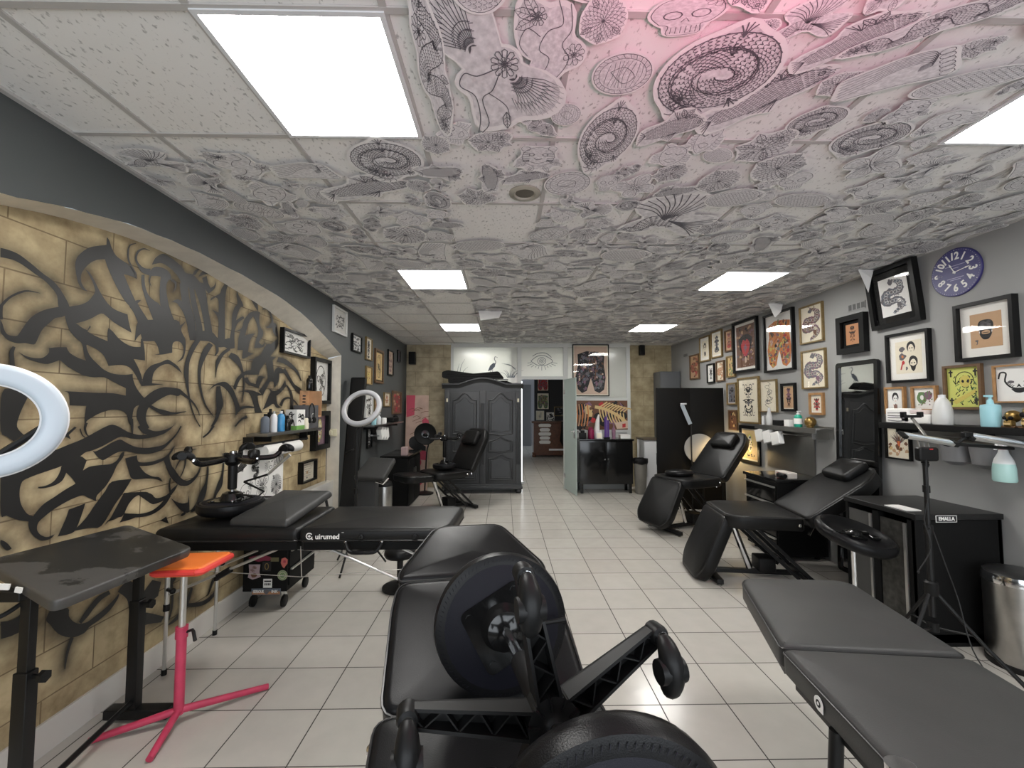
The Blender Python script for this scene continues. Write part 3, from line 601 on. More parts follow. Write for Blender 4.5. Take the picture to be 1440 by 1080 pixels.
# tapering strokes: the two edges of each
PAINT_STROKES=[
([1712,1843,1709,1888,1716,1907,1736,1936,1769,1963,1796,1977,1841,1982],[1699,1840,1697,1888,1708,1913,1732,1943,1766,1971,1796,1983,1842,1983]),
([2295,2378,2258,2354,2246,2315,2252,2268,2275,2238,2301,2209,2311,2186],[2297,2375,2264,2351,2256,2318,2261,2273,2282,2244,2308,2214,2313,2187]),
([2386,2370,2346,2369,2305,2338,2293,2294,2308,2264,2339,2233,2387,2230],[2386,2368,2347,2362,2316,2334,2307,2299,2320,2274,2355,2261,2398,2271]),
([2542,2243,2573,2239,2576,2213,2558,2181],[2555,2261,2586,2248,2586,2214,2561,2180]),
([2393,2235,2388,2198,2406,2170],[2406,2236,2396,2201,2408,2171]),
([3505,2290,3569,2304,3619,2273,3643,2221,3610,2183,3569,2160],[3505,2301,3585,2321,3644,2284,3673,2227,3650,2169,3572,2154]),
([2645,1576,2715,1545,2769,1510,2808,1468,2826,1436],[2663,1596,2727,1556,2779,1517,2816,1470,2828,1437]),
([2427,1494,2476,1470,2528,1449,2614,1450,2709,1466],[2437,1508,2485,1487,2534,1477,2613,1462,2708,1468]),
([2781,1943,2735,1892,2705,1835,2683,1774,2676,1703,2696,1635,2716,1568,2744,1493,2784,1424,2832,1364],[2811,1932,2773,1881,2741,1828,2719,1772,2717,1706,2720,1639,2732,1570,2755,1496,2791,1426,2838,1367]),
([2889,1929,2839,1875,2808,1809,2796,1739,2803,1660,2828,1583,2867,1512,2919,1459,2963,1426],[2929,1915,2889,1862,2852,1803,2826,1739,2827,1663,2846,1587,2880,1516,2928,1463,2966,1427]),
([2954,1914,2964,1877,2949,1847],[2984,1920,2988,1877,2956,1845]),
([3097,1922,3020,1876,2966,1812,2965,1753,2968,1698],[3117,1907,3047,1863,3004,1806,2979,1753,2972,1698]),
([3095,1855,3150,1830,3213,1797,3262,1739,3282,1644,3270,1524],[3124,1889,3207,1872,3255,1814,3285,1743,3300,1644,3275,1523]),
([2979,1636,2977,1574,2985,1515,2988,1463,2972,1410,2940,1364],[3019,1640,3038,1579,3057,1514,3028,1456,3000,1401,2957,1356]),
([2957,1371,2913,1326,2860,1297],[2975,1361,2926,1317,2869,1289]),
([3192,1622,3237,1695,3303,1738,3359,1760],[3166,1627,3206,1705,3281,1755,3349,1773]),
([3187,1630,3232,1696,3296,1736,3401,1748,3481,1754],[3160,1636,3202,1707,3277,1758,3401,1787,3485,1762]),
([3751,1887,3860,1882,3983,1855,4103,1817,4201,1743],[3771,1931,3897,1926,4029,1888,4141,1833,4212,1746]),
([3837,1820,3934,1758,4030,1689,4115,1638,4189,1610],[3894,1843,3979,1775,4074,1708,4187,1673,4237,1629]),
([3917,1689,3980,1627,4005,1548,4001,1449],[3932,1695,4021,1636,4060,1550,4056,1447]),
([3855,1497,3895,1549,3966,1568,4072,1545,4154,1501],[3809,1509,3865,1564,3968,1583,4086,1554,4164,1505]),
([3205,1347,3277,1392,3351,1408],[3196,1352,3261,1404,3333,1429]),
([4001,1243,4168,1213,4217,1167,4195,1083],[4004,1252,4180,1222,4237,1166,4207,1081]),
([2587,983,2547,942,2483,913,2414,911,2353,925,2299,941],[2612,965,2569,921,2496,892,2419,892,2354,904,2300,916]),
([2597,1073,2590,1028,2602,972],[2606,1071,2603,1026,2620,971]),
([2724,847,2695,833],[2740,828,2705,821]),
([2639,1118,2671,1160,2725,1190,2765,1215,2810,1223],[2635,1121,2662,1166,2701,1210,2759,1223,2809,1225]),
([2700,1201,2711,1140,2691,1089,2677,1067],[2725,1198,2721,1137,2698,1085,2682,1064]),
([2903,1146,2915,1079,2902,998,2858,940,2823,874,2776,837],[2907,1146,2931,1077,2924,991,2911,916,2862,848,2789,825]),
([3059,1168,3075,1097,3059,1011,3024,960,2999,901,2983,857],[3067,1167,3090,1095,3084,1004,3074,940,3022,891,3003,849]),
([2040,1394,2051,1365,2067,1350],[2045,1395,2056,1367,2070,1353]),
([1750,1742,1739,1716,1742,1686,1745,1658],[1760,1739,1756,1715,1759,1689,1762,1661]),
([2065,1423,2060,1393,2074,1363,2092,1353],[2079,1419,2072,1393,2080,1366,2093,1355]),
([2303,1432,2317,1380,2325,1327],[2327,1433,2331,1380,2329,1327]),
([2096,479,2128,498,2155,521,2193,545,2242,553],[2084,493,2107,521,2135,545,2175,571,2230,575]),
([2048,444,2038,413,2028,365,2028,313],[2064,430,2051,402,2039,357,2032,310]),
([2624,492,2642,405,2647,323,2637,265,2613,215],[2639,488,2660,398,2663,315,2649,257,2620,209]),
([2807,350,2771,295,2724,247,2668,221,2622,210],[2824,339,2798,275,2752,221,2685,200,2625,206]),
([2714,326,2746,270,2823,222,2938,186,3027,197,3073,234],[2720,327,2758,280,2820,248,2921,217,3004,221,3055,249]),
([2677,513,2645,466,2617,417],[2707,491,2666,449,2624,412]),
([3045,354,2999,311,2985,276,2962,233],[3072,334,3022,295,3000,266,2970,228])]
# ---------------------------------------------------------------- graffiti niche
def mural():
    from mathutils.kdtree import KDTree
    areas = []
    for fl in PAINT_AREAS:
        areas.append([(fl[i] / 1000, fl[i + 1] / 1000) for i in range(0, len(fl), 2)])
    strokes = []
    for a, b in PAINT_STROKES:
        A = spline([(a[i] / 1000, a[i + 1] / 1000) for i in range(0, len(a), 2)], 6); B = spline([(b[i] / 1000, b[i + 1] / 1000) for i in range(0, len(b), 2)], 6)
        strokes.append((A, B))
    def smooth_closed(p):
        out = []; n = len(p)
        for i in range(n):
            p0, p1, p2, p3 = (Vector(p[(i + k - 1) % n]) for k in range(4))
            def corner(a, b, c):
                u, v = (b - a), (c - b)
                return u.length < 1e-6 or v.length < 1e-6 or u.angle(v) > rad(62)
            if corner(p0, p1, p2): p0 = p1
            if corner(p1, p2, p3): p3 = p2
            for k in range(3):
                t = k / 3; q = .5 * (2 * p1 + (p2 - p0) * t + (2 * p0 - 5 * p1 + 4 * p2 - p3) * t * t + (3 * p1 - p0 - 3 * p2 + p3) * t ** 3); out.append((q.x, q.y))
        return out
    areas = [smooth_closed(p) for p in areas]
    mb = MB(); nz = 0
    for i, p in enumerate(areas):
        mb.M = Matrix.Translation((XN + .0012 + .00004 * i, 0, 0)) @ MX; mb.poly(p)
    for i, (A, B) in enumerate(strokes):
        mb.M = Matrix.Translation((XN + .0012 + .00004 * (i + 60), 0, 0)) @ MX
        n = len(A); mb.add([(x, y, 0) for x, y in A] + [(x, y, 0) for x, y in B], [(i, n + i, n + i + 1, i + 1) for i in range(n - 1)])
    # airbrushed halo stored per vertex of the sprayed wall
    pts = []
    def edge(p, closed):
        for i in range(len(p) if closed else len(p) - 1):
            a = Vector(p[i]); b = Vector(p[(i + 1) % len(p)]); k = max(1, int((b - a).length / .012))
            for j in range(k): pts.append(a.lerp(b, j / k))
    for p in areas: edge(p, True)
    for A, B in strokes: edge(A, False); edge(B, False)
    kd = KDTree(len(pts))
    for i, p in enumerate(pts): kd.insert((p.x, p.y, 0), i)
    kd.balance()
    y0, y1, z0, z1, st = .70, 4.84, .13, 2.40, .018
    ny, nzz = int((y1 - y0) / st), int((z1 - z0) / st); vs = []; fs = []; val = []
    from mathutils import noise
    for j in range(nzz + 1):
        for i in range(ny + 1):
            y = y0 + (y1 - y0) * i / ny; z = z0 + (z1 - z0) * j / nzz; vs.append((XN, y, z))
            if y < 1.5: val.append(.0); continue
            d = kd.find((y, z, 0))[2]
            k = .5 + .5 * noise.noise((y * 2.3, z * 2.3, 1.7)); k = max(0, min(1, k * 1.5 - .1))
            val.append(.82 * (.25 + .75 * k) * math.exp(-(d / (.012 + .035 * k)) ** 1.2))
    for j in range(nzz):
        for i in range(ny):
            a = j * (ny + 1) + i; fs.append((a, a + 1, a + ny + 2, a + ny + 1))
    wm = MB(); wm.add(vs, fs)
    M_['sprayed_stone'] = stone_material('sprayed_stone', (.24, .17, .088), (.56, .45, .265), (.21, .15, .08), .202, .46, (.13, -.03, 0), 'spray', .0035)
    M_['graffiti'] = mat('graffiti_black', (.016, .0155, .015), .42, var=.15, vscale=6)
    o = structure(wm.build('wall_niche', 'sprayed_stone', smooth=0)); uv_planar(o, (1, 2))
    at = o.data.attributes.new('spray', 'FLOAT', 'POINT'); at.data.foreach_set('value', val)
    g = mb.build('painted_lettering', 'graffiti', o, smooth=0)
    bb = MB(); bb.box((XN + .006, 2.76, .068), (.012, 4.14, .136)); structure(bb.build('baseboard_left', mat('floor_tile_skirting', (.70, .67, .62), .25), smooth=0))
    # low white plinth at the far end of the niche
    bb = MB(); bb.box((XN + .05, 4.50, .34), (.09, .66, .68), b=.006); structure(bb.build('trim_1', mat('white_tile', (.66, .64, .60), .3), smooth=0))
# ---------------------------------------------------------------- paper drawings taped to the ceiling
# every drawing is a list of ink lines [(points, width)] within about one unit of its centre
def ring_pts(cx, cy, rx, ry, n=16, a0=0, a1=2 * PI, rot=0):
    c, s = math.cos(rot), math.sin(rot); out = []
    for i in range(n + 1):
        a = a0 + (a1 - a0) * i / n; x, y = rx * math.cos(a), ry * math.sin(a); out.append((cx + x * c - y * s, cy + x * s + y * c))
    return out
def body_line(path, w, scale_step, L, lw=.012, scales=True, belly=True):
    k = len(path); left = []; right = []; acc = 0; row = 0
    for i, p in enumerate(path):
        a = path[max(i - 1, 0)]; b = path[min(i + 1, k - 1)]; l = math.hypot(b[0] - a[0], b[1] - a[1]) or 1
        nx, ny = -(b[1] - a[1]) / l, (b[0] - a[0]) / l; tx, ty = -ny * -1, nx * -1; tx, ty = (b[0] - a[0]) / l, (b[1] - a[1]) / l; ww = w(i / (k - 1)); left.append((p[0] + nx * ww, p[1] + ny * ww)); right.append((p[0] - nx * ww, p[1] - ny * ww))
        if i: acc += math.hypot(p[0] - path[i - 1][0], p[1] - path[i - 1][1])
        if scales and acc > scale_step:
            acc = 0; row += 1; m = max(2, int(ww * 2 / scale_step)); d = 2 * ww / m
            for q in range(m):
                u = -ww + d * (q + .5 + (.5 if row % 2 else 0)) - d * .25; cx, cy = p[0] + nx * u, p[1] + ny * u; h = d * .5
                L.append(([(cx + nx * h, cy + ny * h), (cx + nx * h * .6 + tx * scale_step * .8, cy + ny * h * .6 + ty * scale_step * .8), (cx + tx * scale_step * 1.05, cy + ty * scale_step * 1.05), (cx - nx * h * .6 + tx * scale_step * .8, cy - ny * h * .6 + ty * scale_step * .8), (cx - nx * h, cy - ny * h)], lw * .8))
            if belly and row % 2: L.append(([(p[0] + nx * ww, p[1] + ny * ww), (p[0] + nx * ww * 1.28 + tx * scale_step, p[1] + ny * ww * 1.28 + ty * scale_step), (p[0] + nx * ww + tx * scale_step * 2, p[1] + ny * ww + ty * scale_step * 2)], lw * .8))
    L.append((left, lw * 1.2)); L.append((right, lw * 1.2))
def flower(L, cx, cy, r, n=9, rings=4, lw=.02, a0=0.):
    for k in range(rings):
        rr = r * (k + 1) / rings; m = n + k * 3; d = r / rings
        for i in range(m):
            a = a0 + 2 * PI * (i + .5 * (k % 2)) / m; h = PI / m * 1.05
            p0 = (cx + (rr - d) * math.cos(a - h), cy + (rr - d) * math.sin(a - h)); p1 = (cx + rr * math.cos(a - h * .6), cy + rr * math.sin(a - h * .6))
            p2 = (cx + rr * 1.1 * math.cos(a), cy + rr * 1.1 * math.sin(a)); p3 = (cx + rr * math.cos(a + h * .6), cy + rr * math.sin(a + h * .6)); p4 = (cx + (rr - d) * math.cos(a + h), cy + (rr - d) * math.sin(a + h))
            L.append(([p0, p1, p2, p3, p4], lw))
    L.append((ring_pts(cx, cy, r / rings * .5, r / rings * .5, 8), lw))
def leaf(L, x, y, a, l, lw=.018):
    c, s = math.cos(a), math.sin(a); T = lambda u, v: (x + u * c - v * s, y + u * s + v * c)
    L.append(([T(0, 0), T(l * .3, l * .2), T(l * .7, l * .18), T(l, 0), T(l * .7, -l * .18), T(l * .3, -l * .2), T(0, 0)], lw)); L.append(([T(0, 0), T(l, 0)], lw * .7))
    for k in (.3, .5, .7):
        L.append(([T(l * k, 0), T(l * (k + .12), l * .14)], lw * .6)); L.append(([T(l * k, 0), T(l * (k + .12), -l * .14)], lw * .6))
def drawing(kind, seed=0):
    R = random.Random(seed * 7 + 3); L = []
    if kind == 'chrysanthemum':
        flower(L, 0, .05, .80, 9, 6, .013, R.random()); [leaf(L, .5 * math.cos(a), .1 + .5 * math.sin(a), a, .5) for a in (-.6, -1.6, -2.5, 2.2)]
    elif kind == 'peony':
        flower(L, -.1, 0, .66, 7, 5, .013, R.random()); flower(L, .45, .4, .36, 7, 3, .012); [leaf(L, .3 * math.cos(a), .3 * math.sin(a), a, .62) for a in (-.3, -1.2, -2.2, 3.0)]
    elif kind == 'dragon':
        n = 110; turns = 2.15 + .25 * R.random(); a0 = R.uniform(0, 6.28); e = R.uniform(.82, 1.0)
        path = [((.16 + .66 * t) * math.cos(a0 + turns * 2 * PI * t) + .05 * math.sin(9 * t), e * (.16 + .66 * t) * math.sin(a0 + turns * 2 * PI * t)) for t in [i / n for i in range(n + 1)]]
        body_line(path, lambda t: .05 + .105 * math.sin(PI * min(1, .12 + t * .86)) ** .7, .052, L, .011)
        hx, hy = path[-1]
        L += [(ring_pts(hx, hy, .17, .13, 12), .016), (ring_pts(hx + .05, hy + .03, .035, .03, 7), .02), (ring_pts(hx - .06, hy + .04, .03, .03, 7), .02)]
        for k in range(9): a = 2 * PI * k / 9; L.append((spline([(hx + .12 * math.cos(a), hy + .1 * math.sin(a)), (hx + .22 * math.cos(a + .15), hy + .2 * math.sin(a + .15)), (hx + .3 * math.cos(a - .1), hy + .28 * math.sin(a - .1))], 3), .012))
        for q in (.35, .62, .8):
            px, py = path[int(n * q)]; a = math.atan2(py, px)
            for k in range(4): L.append((spline([(px * 1.08, py * 1.08), (px * 1.2 + .06 * math.cos(a + 1 - .6 * k), py * 1.2 + .06 * math.sin(a + 1 - .6 * k)), (px * 1.2 + .15 * math.cos(a + .8 - .5 * k), py * 1.2 + .15 * math.sin(a + .8 - .5 * k))], 3), .014))
        flower(L, .62 * math.cos(a0 + 1), .62 * math.sin(a0 + 1) * e, .17, 7, 2, .011)
    elif kind == 'snake':
        path = spline([(.05, .98), (-.12, .8), (.2, .58), (.33, .3), (-.2, .16), (-.34, -.14), (.2, -.26), (.32, -.58), (-.12, -.72), (-.1, -.98)], 16)
        body_line(path, lambda t: .05 + .115 * math.sin(PI * t) ** .6, .042, L, .010); L.append((ring_pts(.06, 1.0, .09, .08, 9), .014)); L.append(([(.08, 1.05), (.12, 1.16), (.16, 1.14)], .010))
        flower(L, -.22, .52, .19, 7, 2, .011); flower(L, .05, -.9, .17, 7, 2, .011); leaf(L, .25, -.05, -.4, .28, .011)
    elif kind == 'koi':
        path = spline([(-.9, -.35), (-.4, -.1), (.1, .15), (.6, .3), (.9, .3)], 16); body_line(path, lambda t: .06 + .26 * math.sin(PI * min(1, t * .9 + .08)), .062, L, .011)
        for k in range(6): L.append(([(-.85, -.3), (-1.0 - .02 * k, -.75 + .12 * k)], .016))
        for k in range(5): L.append(([(.2, -.1), (.1 - .09 * k, -.5 + .03 * k)], .016)); L.append(([(0, .4), (-.3 + .1 * k, .72 - .02 * k)], .016))
        L.append((ring_pts(.78, .36, .05, .05, 8), .02)); [leaf(L, .2, .5, a, .4) for a in (.3, 1.2, 2.2)]
    elif kind == 'winged':
        for s_, bx in ((-1, -.15), (1, .1)):
            for k in range(13):
                a = rad(95 + 5.5 * k) if s_ < 0 else rad(-12 - 5.5 * k); l = (.95 if s_ < 0 else .85) * (.75 + .25 * math.sin(k * .24 + .6)); x0, y0 = bx + s_ * .1, (.25 if s_ < 0 else -.02)
                c, s = math.cos(a), math.sin(a); w = .045
                L.append(([(x0 + .12 * c, y0 + .12 * s), (x0 + l * .6 * c - w * s, y0 + l * .6 * s + w * c), (x0 + l * c, y0 + l * s), (x0 + l * .6 * c + w * s, y0 + l * .6 * s - w * c)], .013))
                for q in range(1, 5): L.append(([(x0 + l * .1 * q * c - .03 * s, y0 + l * .1 * q * s + .03 * c), (x0 + l * .1 * q * c + .03 * s, y0 + l * .1 * q * s - .03 * c)], .011))
        flower(L, .12, .12, .17, 7, 2, .016)
        L.append((spline([(.0, .05), (-.25, -.05), (-.42, -.02), (-.5, -.2), (-.3, -.35), (-.25, -.7), (-.3, -1.0)], 5), .018)); L.append((spline([(.05, 0), (-.05, -.25), (-.2, -.4), (-.12, -.8), (-.24, -1.0)], 5), .018))
        L.append((spline([(-.1, -.3), (.15, -.5), (.2, -.75)], 5), .016)); leaf(L, .15, -.6, -1.5, .3)
    elif kind == 'medallion':
        L += [(ring_pts(0, 0, .9, .8, 26), .03), (ring_pts(0, 0, .74, .64, 26), .022)]
        for k in range(26): a = 2 * PI * k / 26; L.append(([(.75 * math.cos(a), .65 * math.sin(a)), (.88 * math.cos(a + .08), .78 * math.sin(a + .08))], .02))
        for k in range(9): u = -.5 + .125 * k; h = .55 * math.sqrt(max(0, 1 - (u / .72) ** 2)); L.append((spline([(u, -h), (u + .1 * math.sin(k), 0), (u + .05, h)], 4), .018))
        L.append((spline([(-.4, .1), (0, .3), (.4, -.05), (.1, -.35), (-.4, .1)], 5), .03))
    elif kind == 'skull':
        L += [(spline([(-.5, -.25), (-.7, .2), (-.5, .7), (0, .85), (.5, .7), (.7, .2), (.5, -.25), (.32, -.35), (.3, -.75), (-.3, -.75), (-.32, -.35), (-.5, -.25)], 4), .025), (ring_pts(-.27, .12, .18, .17, 10), .04), (ring_pts(.27, .12, .18, .17, 10), .04), ([(-.08, -.2), (0, -.02), (.08, -.2)], .03)]
        for k in range(6): L.append(([(-.25 + .1 * k, -.4), (-.25 + .1 * k, -.7)], .02))
        flower(L, .6, .65, .3, 6, 2, .018)
    elif kind == 'butterfly':
        for s_ in (-1, 1):
            L += [(spline([(0, .1), (.3 * s_, .7), (.85 * s_, .8), (.9 * s_, .4), (.5 * s_, .1), (0, 0)], 4), .024), (spline([(0, -.02), (.5 * s_, 0), (.75 * s_, -.35), (.45 * s_, -.75), (.1 * s_, -.4), (0, -.1)], 4), .024)]
            for k in range(6): a = rad(20 + 12 * k); L.append(([(.1 * s_, .1), (s_ * .8 * math.cos(a), .85 * math.sin(a))], .014)); a = rad(-10 - 12 * k); L.append(([(.1 * s_, -.05), (s_ * .66 * math.cos(a), .66 * math.sin(a))], .014))
            L.append((ring_pts(.6 * s_, .5, .12, .12, 8), .02))
        L.append((ring_pts(0, 0, .05, .45, 12), .024))
    elif kind == 'mask':
        L += [(spline([(-.6, .3), (-.5, -.4), (0, -.85), (.5, -.4), (.6, .3), (.3, .7), (-.3, .7), (-.6, .3)], 4), .026), (spline([(-.45, .25), (-.25, .1), (-.08, .2)], 4), .05), (spline([(.45, .25), (.25, .1), (.08, .2)], 4), .05), (spline([(-.3, -.35), (0, -.25), (.3, -.35), (0, -.55), (-.3, -.35)], 4), .03)]
        for s_ in (-1, 1):
            L.append((spline([(.35 * s_, .65), (.6 * s_, .9), (.5 * s_, 1.0)], 4), .03))
            for k in range(5): L.append((spline([(.55 * s_, .1 - .15 * k), (.8 * s_, .05 - .17 * k), (.95 * s_, .15 - .2 * k)], 3), .018))
    elif kind == 'bird':
        for k in range(12):
            a = rad(35 + 9 * k); L.append((spline([(-.1, 0), (.5 * math.cos(a), .55 * math.sin(a)), (.95 * math.cos(a + .1), .95 * math.sin(a + .1))], 4), .016))
        for k in range(8):
            L.append((spline([(0, -.05), (.4, -.2 - .04 * k), (.95 - .05 * k, -.15 - .1 * k)], 4), .016))
        body_line(spline([(.2, -.1), (-.3, .0), (-.6, -.3), (-.8, -.25)], 6), lambda t: .2 * (1 - t) + .05, .05, L, .011); L.append(([(-.85, -.2), (-1.0, -.3), (-.82, -.32)], .02))
    elif kind == 'tiger':
        L += [(ring_pts(0, 0, .6, .65, 18), .024), (ring_pts(-.25, .15, .1, .08, 8), .05), (ring_pts(.25, .15, .1, .08, 8), .05), (spline([(-.15, -.1), (0, -.2), (.15, -.1)], 3), .05), (spline([(-.35, -.3), (0, -.45), (.35, -.3)], 4), .03)]
        for s_ in (-1, 1):
            L.append((ring_pts(.48 * s_, .55, .16, .16, 10), .024))
            for k in range(6): L.append(([(.58 * s_, .3 - .13 * k), (.32 * s_, .26 - .12 * k)], .035)); L.append(([(.3 * s_, -.25), (.8 * s_, -.15 - .07 * k)], .012))
        for k in range(4): leaf(L, .5 * math.cos(3.6 + .8 * k), -.3 + .4 * math.sin(3.6 + .8 * k), 3.6 + .8 * k, .5)
    elif kind == 'carp_scales':
        for j in range(-5, 6):
            for i in range(-7, 8):
                x, y = i * .13 + .065 * (j % 2), j * .12
                if (x / .95) ** 2 + (y / .6) ** 2 < 1: L.append(([(x - .06, y), (x - .04, y + .06), (x, y + .085), (x + .04, y + .06), (x + .06, y)], .016))
        L.append((ring_pts(0, 0, 1.0, .66, 26), .022)); [L.append(([(.95, 0), (1.15, .25 - .1 * k)], .016)) for k in range(6)]
    elif kind == 'wave':
        for k in range(7):
            L.append((spline([(-1, -.5 + .14 * k), (-.5, -.2 + .12 * k), (-.1, .2 + .08 * k), (.35, .25 + .07 * k), (.5, .0 + .05 * k), (.3, -.1 + .03 * k)], 4), .02))
        for k in range(6): L.append((ring_pts(.6 + .05 * k, .5 - .2 * k, .12, .12, 8), .018))
        L.append((spline([(-1, -.6), (0, -.55), (.9, -.65)], 4), .022))
    elif kind == 'figure':
        L += [(spline([(.1, 1), (.25, .6), (-.05, .45), (-.2, .1), (.05, -.1), (-.1, -.45), (-.45, -.6), (-.3, -.9)], 5), .022), (spline([(.35, .95), (.45, .5), (.3, .2), (.5, -.1), (.3, -.5), (-.05, -.7), (.1, -.95)], 5), .022), (spline([(-.2, .35), (-.5, .5), (-.65, .2), (-.45, -.05)], 5), .022)]
        flower(L, .6, .0, .22, 5, 2, .018); flower(L, -.3, -.75, .2, 5, 2, .018); [leaf(L, -.3, .7, a, .5) for a in (2.2, 2.9, 3.6)]; flower(L, -.28, .72, .16, 6, 1, .02)
    return L
def outline_of(L, margin=.07, n=40):
    rad_ = [0] * n
    for pts, w in L:
        for a, b in zip(pts, pts[1:]):
            for t in (0, .25, .5, .75, 1):
                x, y = a[0] + (b[0] - a[0]) * t, a[1] + (b[1] - a[1]) * t; k = int((math.atan2(y, x) % (2 * PI)) / (2 * PI) * n) % n; rad_[k] = max(rad_[k], math.hypot(x, y))
    r2 = [max(rad_[k], .8 * max(rad_[k - 1], rad_[(k + 1) % n]), .3) for k in range(n)]
    r3 = [(r2[k - 1] + 2 * r2[k] + r2[(k + 1) % n]) / 4 + margin for k in range(n)]
    return [(r3[k] * math.cos(2 * PI * (k + .5) / n), r3[k] * math.sin(2 * PI * (k + .5) / n)) for k in range(n)]
def curl_fn(seed, amount):
    R = random.Random(seed); dirs = [(R.uniform(0, 2 * PI), R.uniform(.55, .8), R.uniform(.2, 1) * amount) for _ in range(2)]
    wob = R.uniform(0, 6)
    def f(x, y):
        z = -.006 - .010 * amount * (1 + math.sin(3 * x + wob) * math.cos(3.3 * y + wob))
        for a, t, k in dirs:
            d = x * math.cos(a) + y * math.sin(a) - t
            if d > 0: z -= k * d * d * 1.6
        return z
    return f
M_['paper'] = mat('tracing_paper', (.82, .805, .79), .75)
M_['paper_inked'] = mat('ink_washed_paper', (.68, .665, .67), .8, var=.2, vscale=9)
M_['pencil'] = mat('drawn_line', (.16, .15, .17), .8)
M_['pencil_dark'] = mat('drawn_line_dark', (.12, .115, .13), .8)
def paper_mesh(kind, seed, curl, line_gain=1.0):
    L = drawing(kind, seed); out = outline_of(L); f = curl_fn(seed, curl); mb = MB(); n = len(out); vs = []; fs = []
    for s_ in (1, .90, .65, .4, .18): vs += [(x * s_, y * s_, f(x * s_, y * s_)) for x, y in out]
    vs.append((0, 0, f(0, 0)))
    for k in range(4):
        for i in range(n): a, b = k * n + i, k * n + (i + 1) % n; fs.append((a, a + n, b + n, b))
    for i in range(n): fs.append((4 * n + i, 5 * n, 4 * n + (i + 1) % n))
    mb.add(vs, fs[:n], 0); mb.f += fs[n:]; mb.mi += [2] * (len(fs) - n)
    for pts, w in L:
        mb.strip(pts, w * line_gain, m=1, zf=lambda x, y: f(x, y) - .005)
    return mb
KINDS = ['chrysanthemum', 'peony', 'dragon', 'snake', 'koi', 'winged', 'medallion', 'skull', 'butterfly', 'mask', 'bird', 'tiger', 'carp_scales', 'wave', 'figure']
WORDING = {'chrysanthemum': 'chrysanthemum', 'peony': 'peony', 'dragon': 'coiled dragon', 'snake': 'scaly snake', 'koi': 'koi carp', 'winged': 'winged woman', 'medallion': 'round medallion', 'skull': 'skull with a rose', 'butterfly': 'butterfly', 'mask': 'horned mask', 'bird': 'long feathered bird', 'tiger': 'tiger head', 'carp_scales': 'scaled fish body', 'wave': 'curling wave', 'figure': 'dancing figure with flowers'}
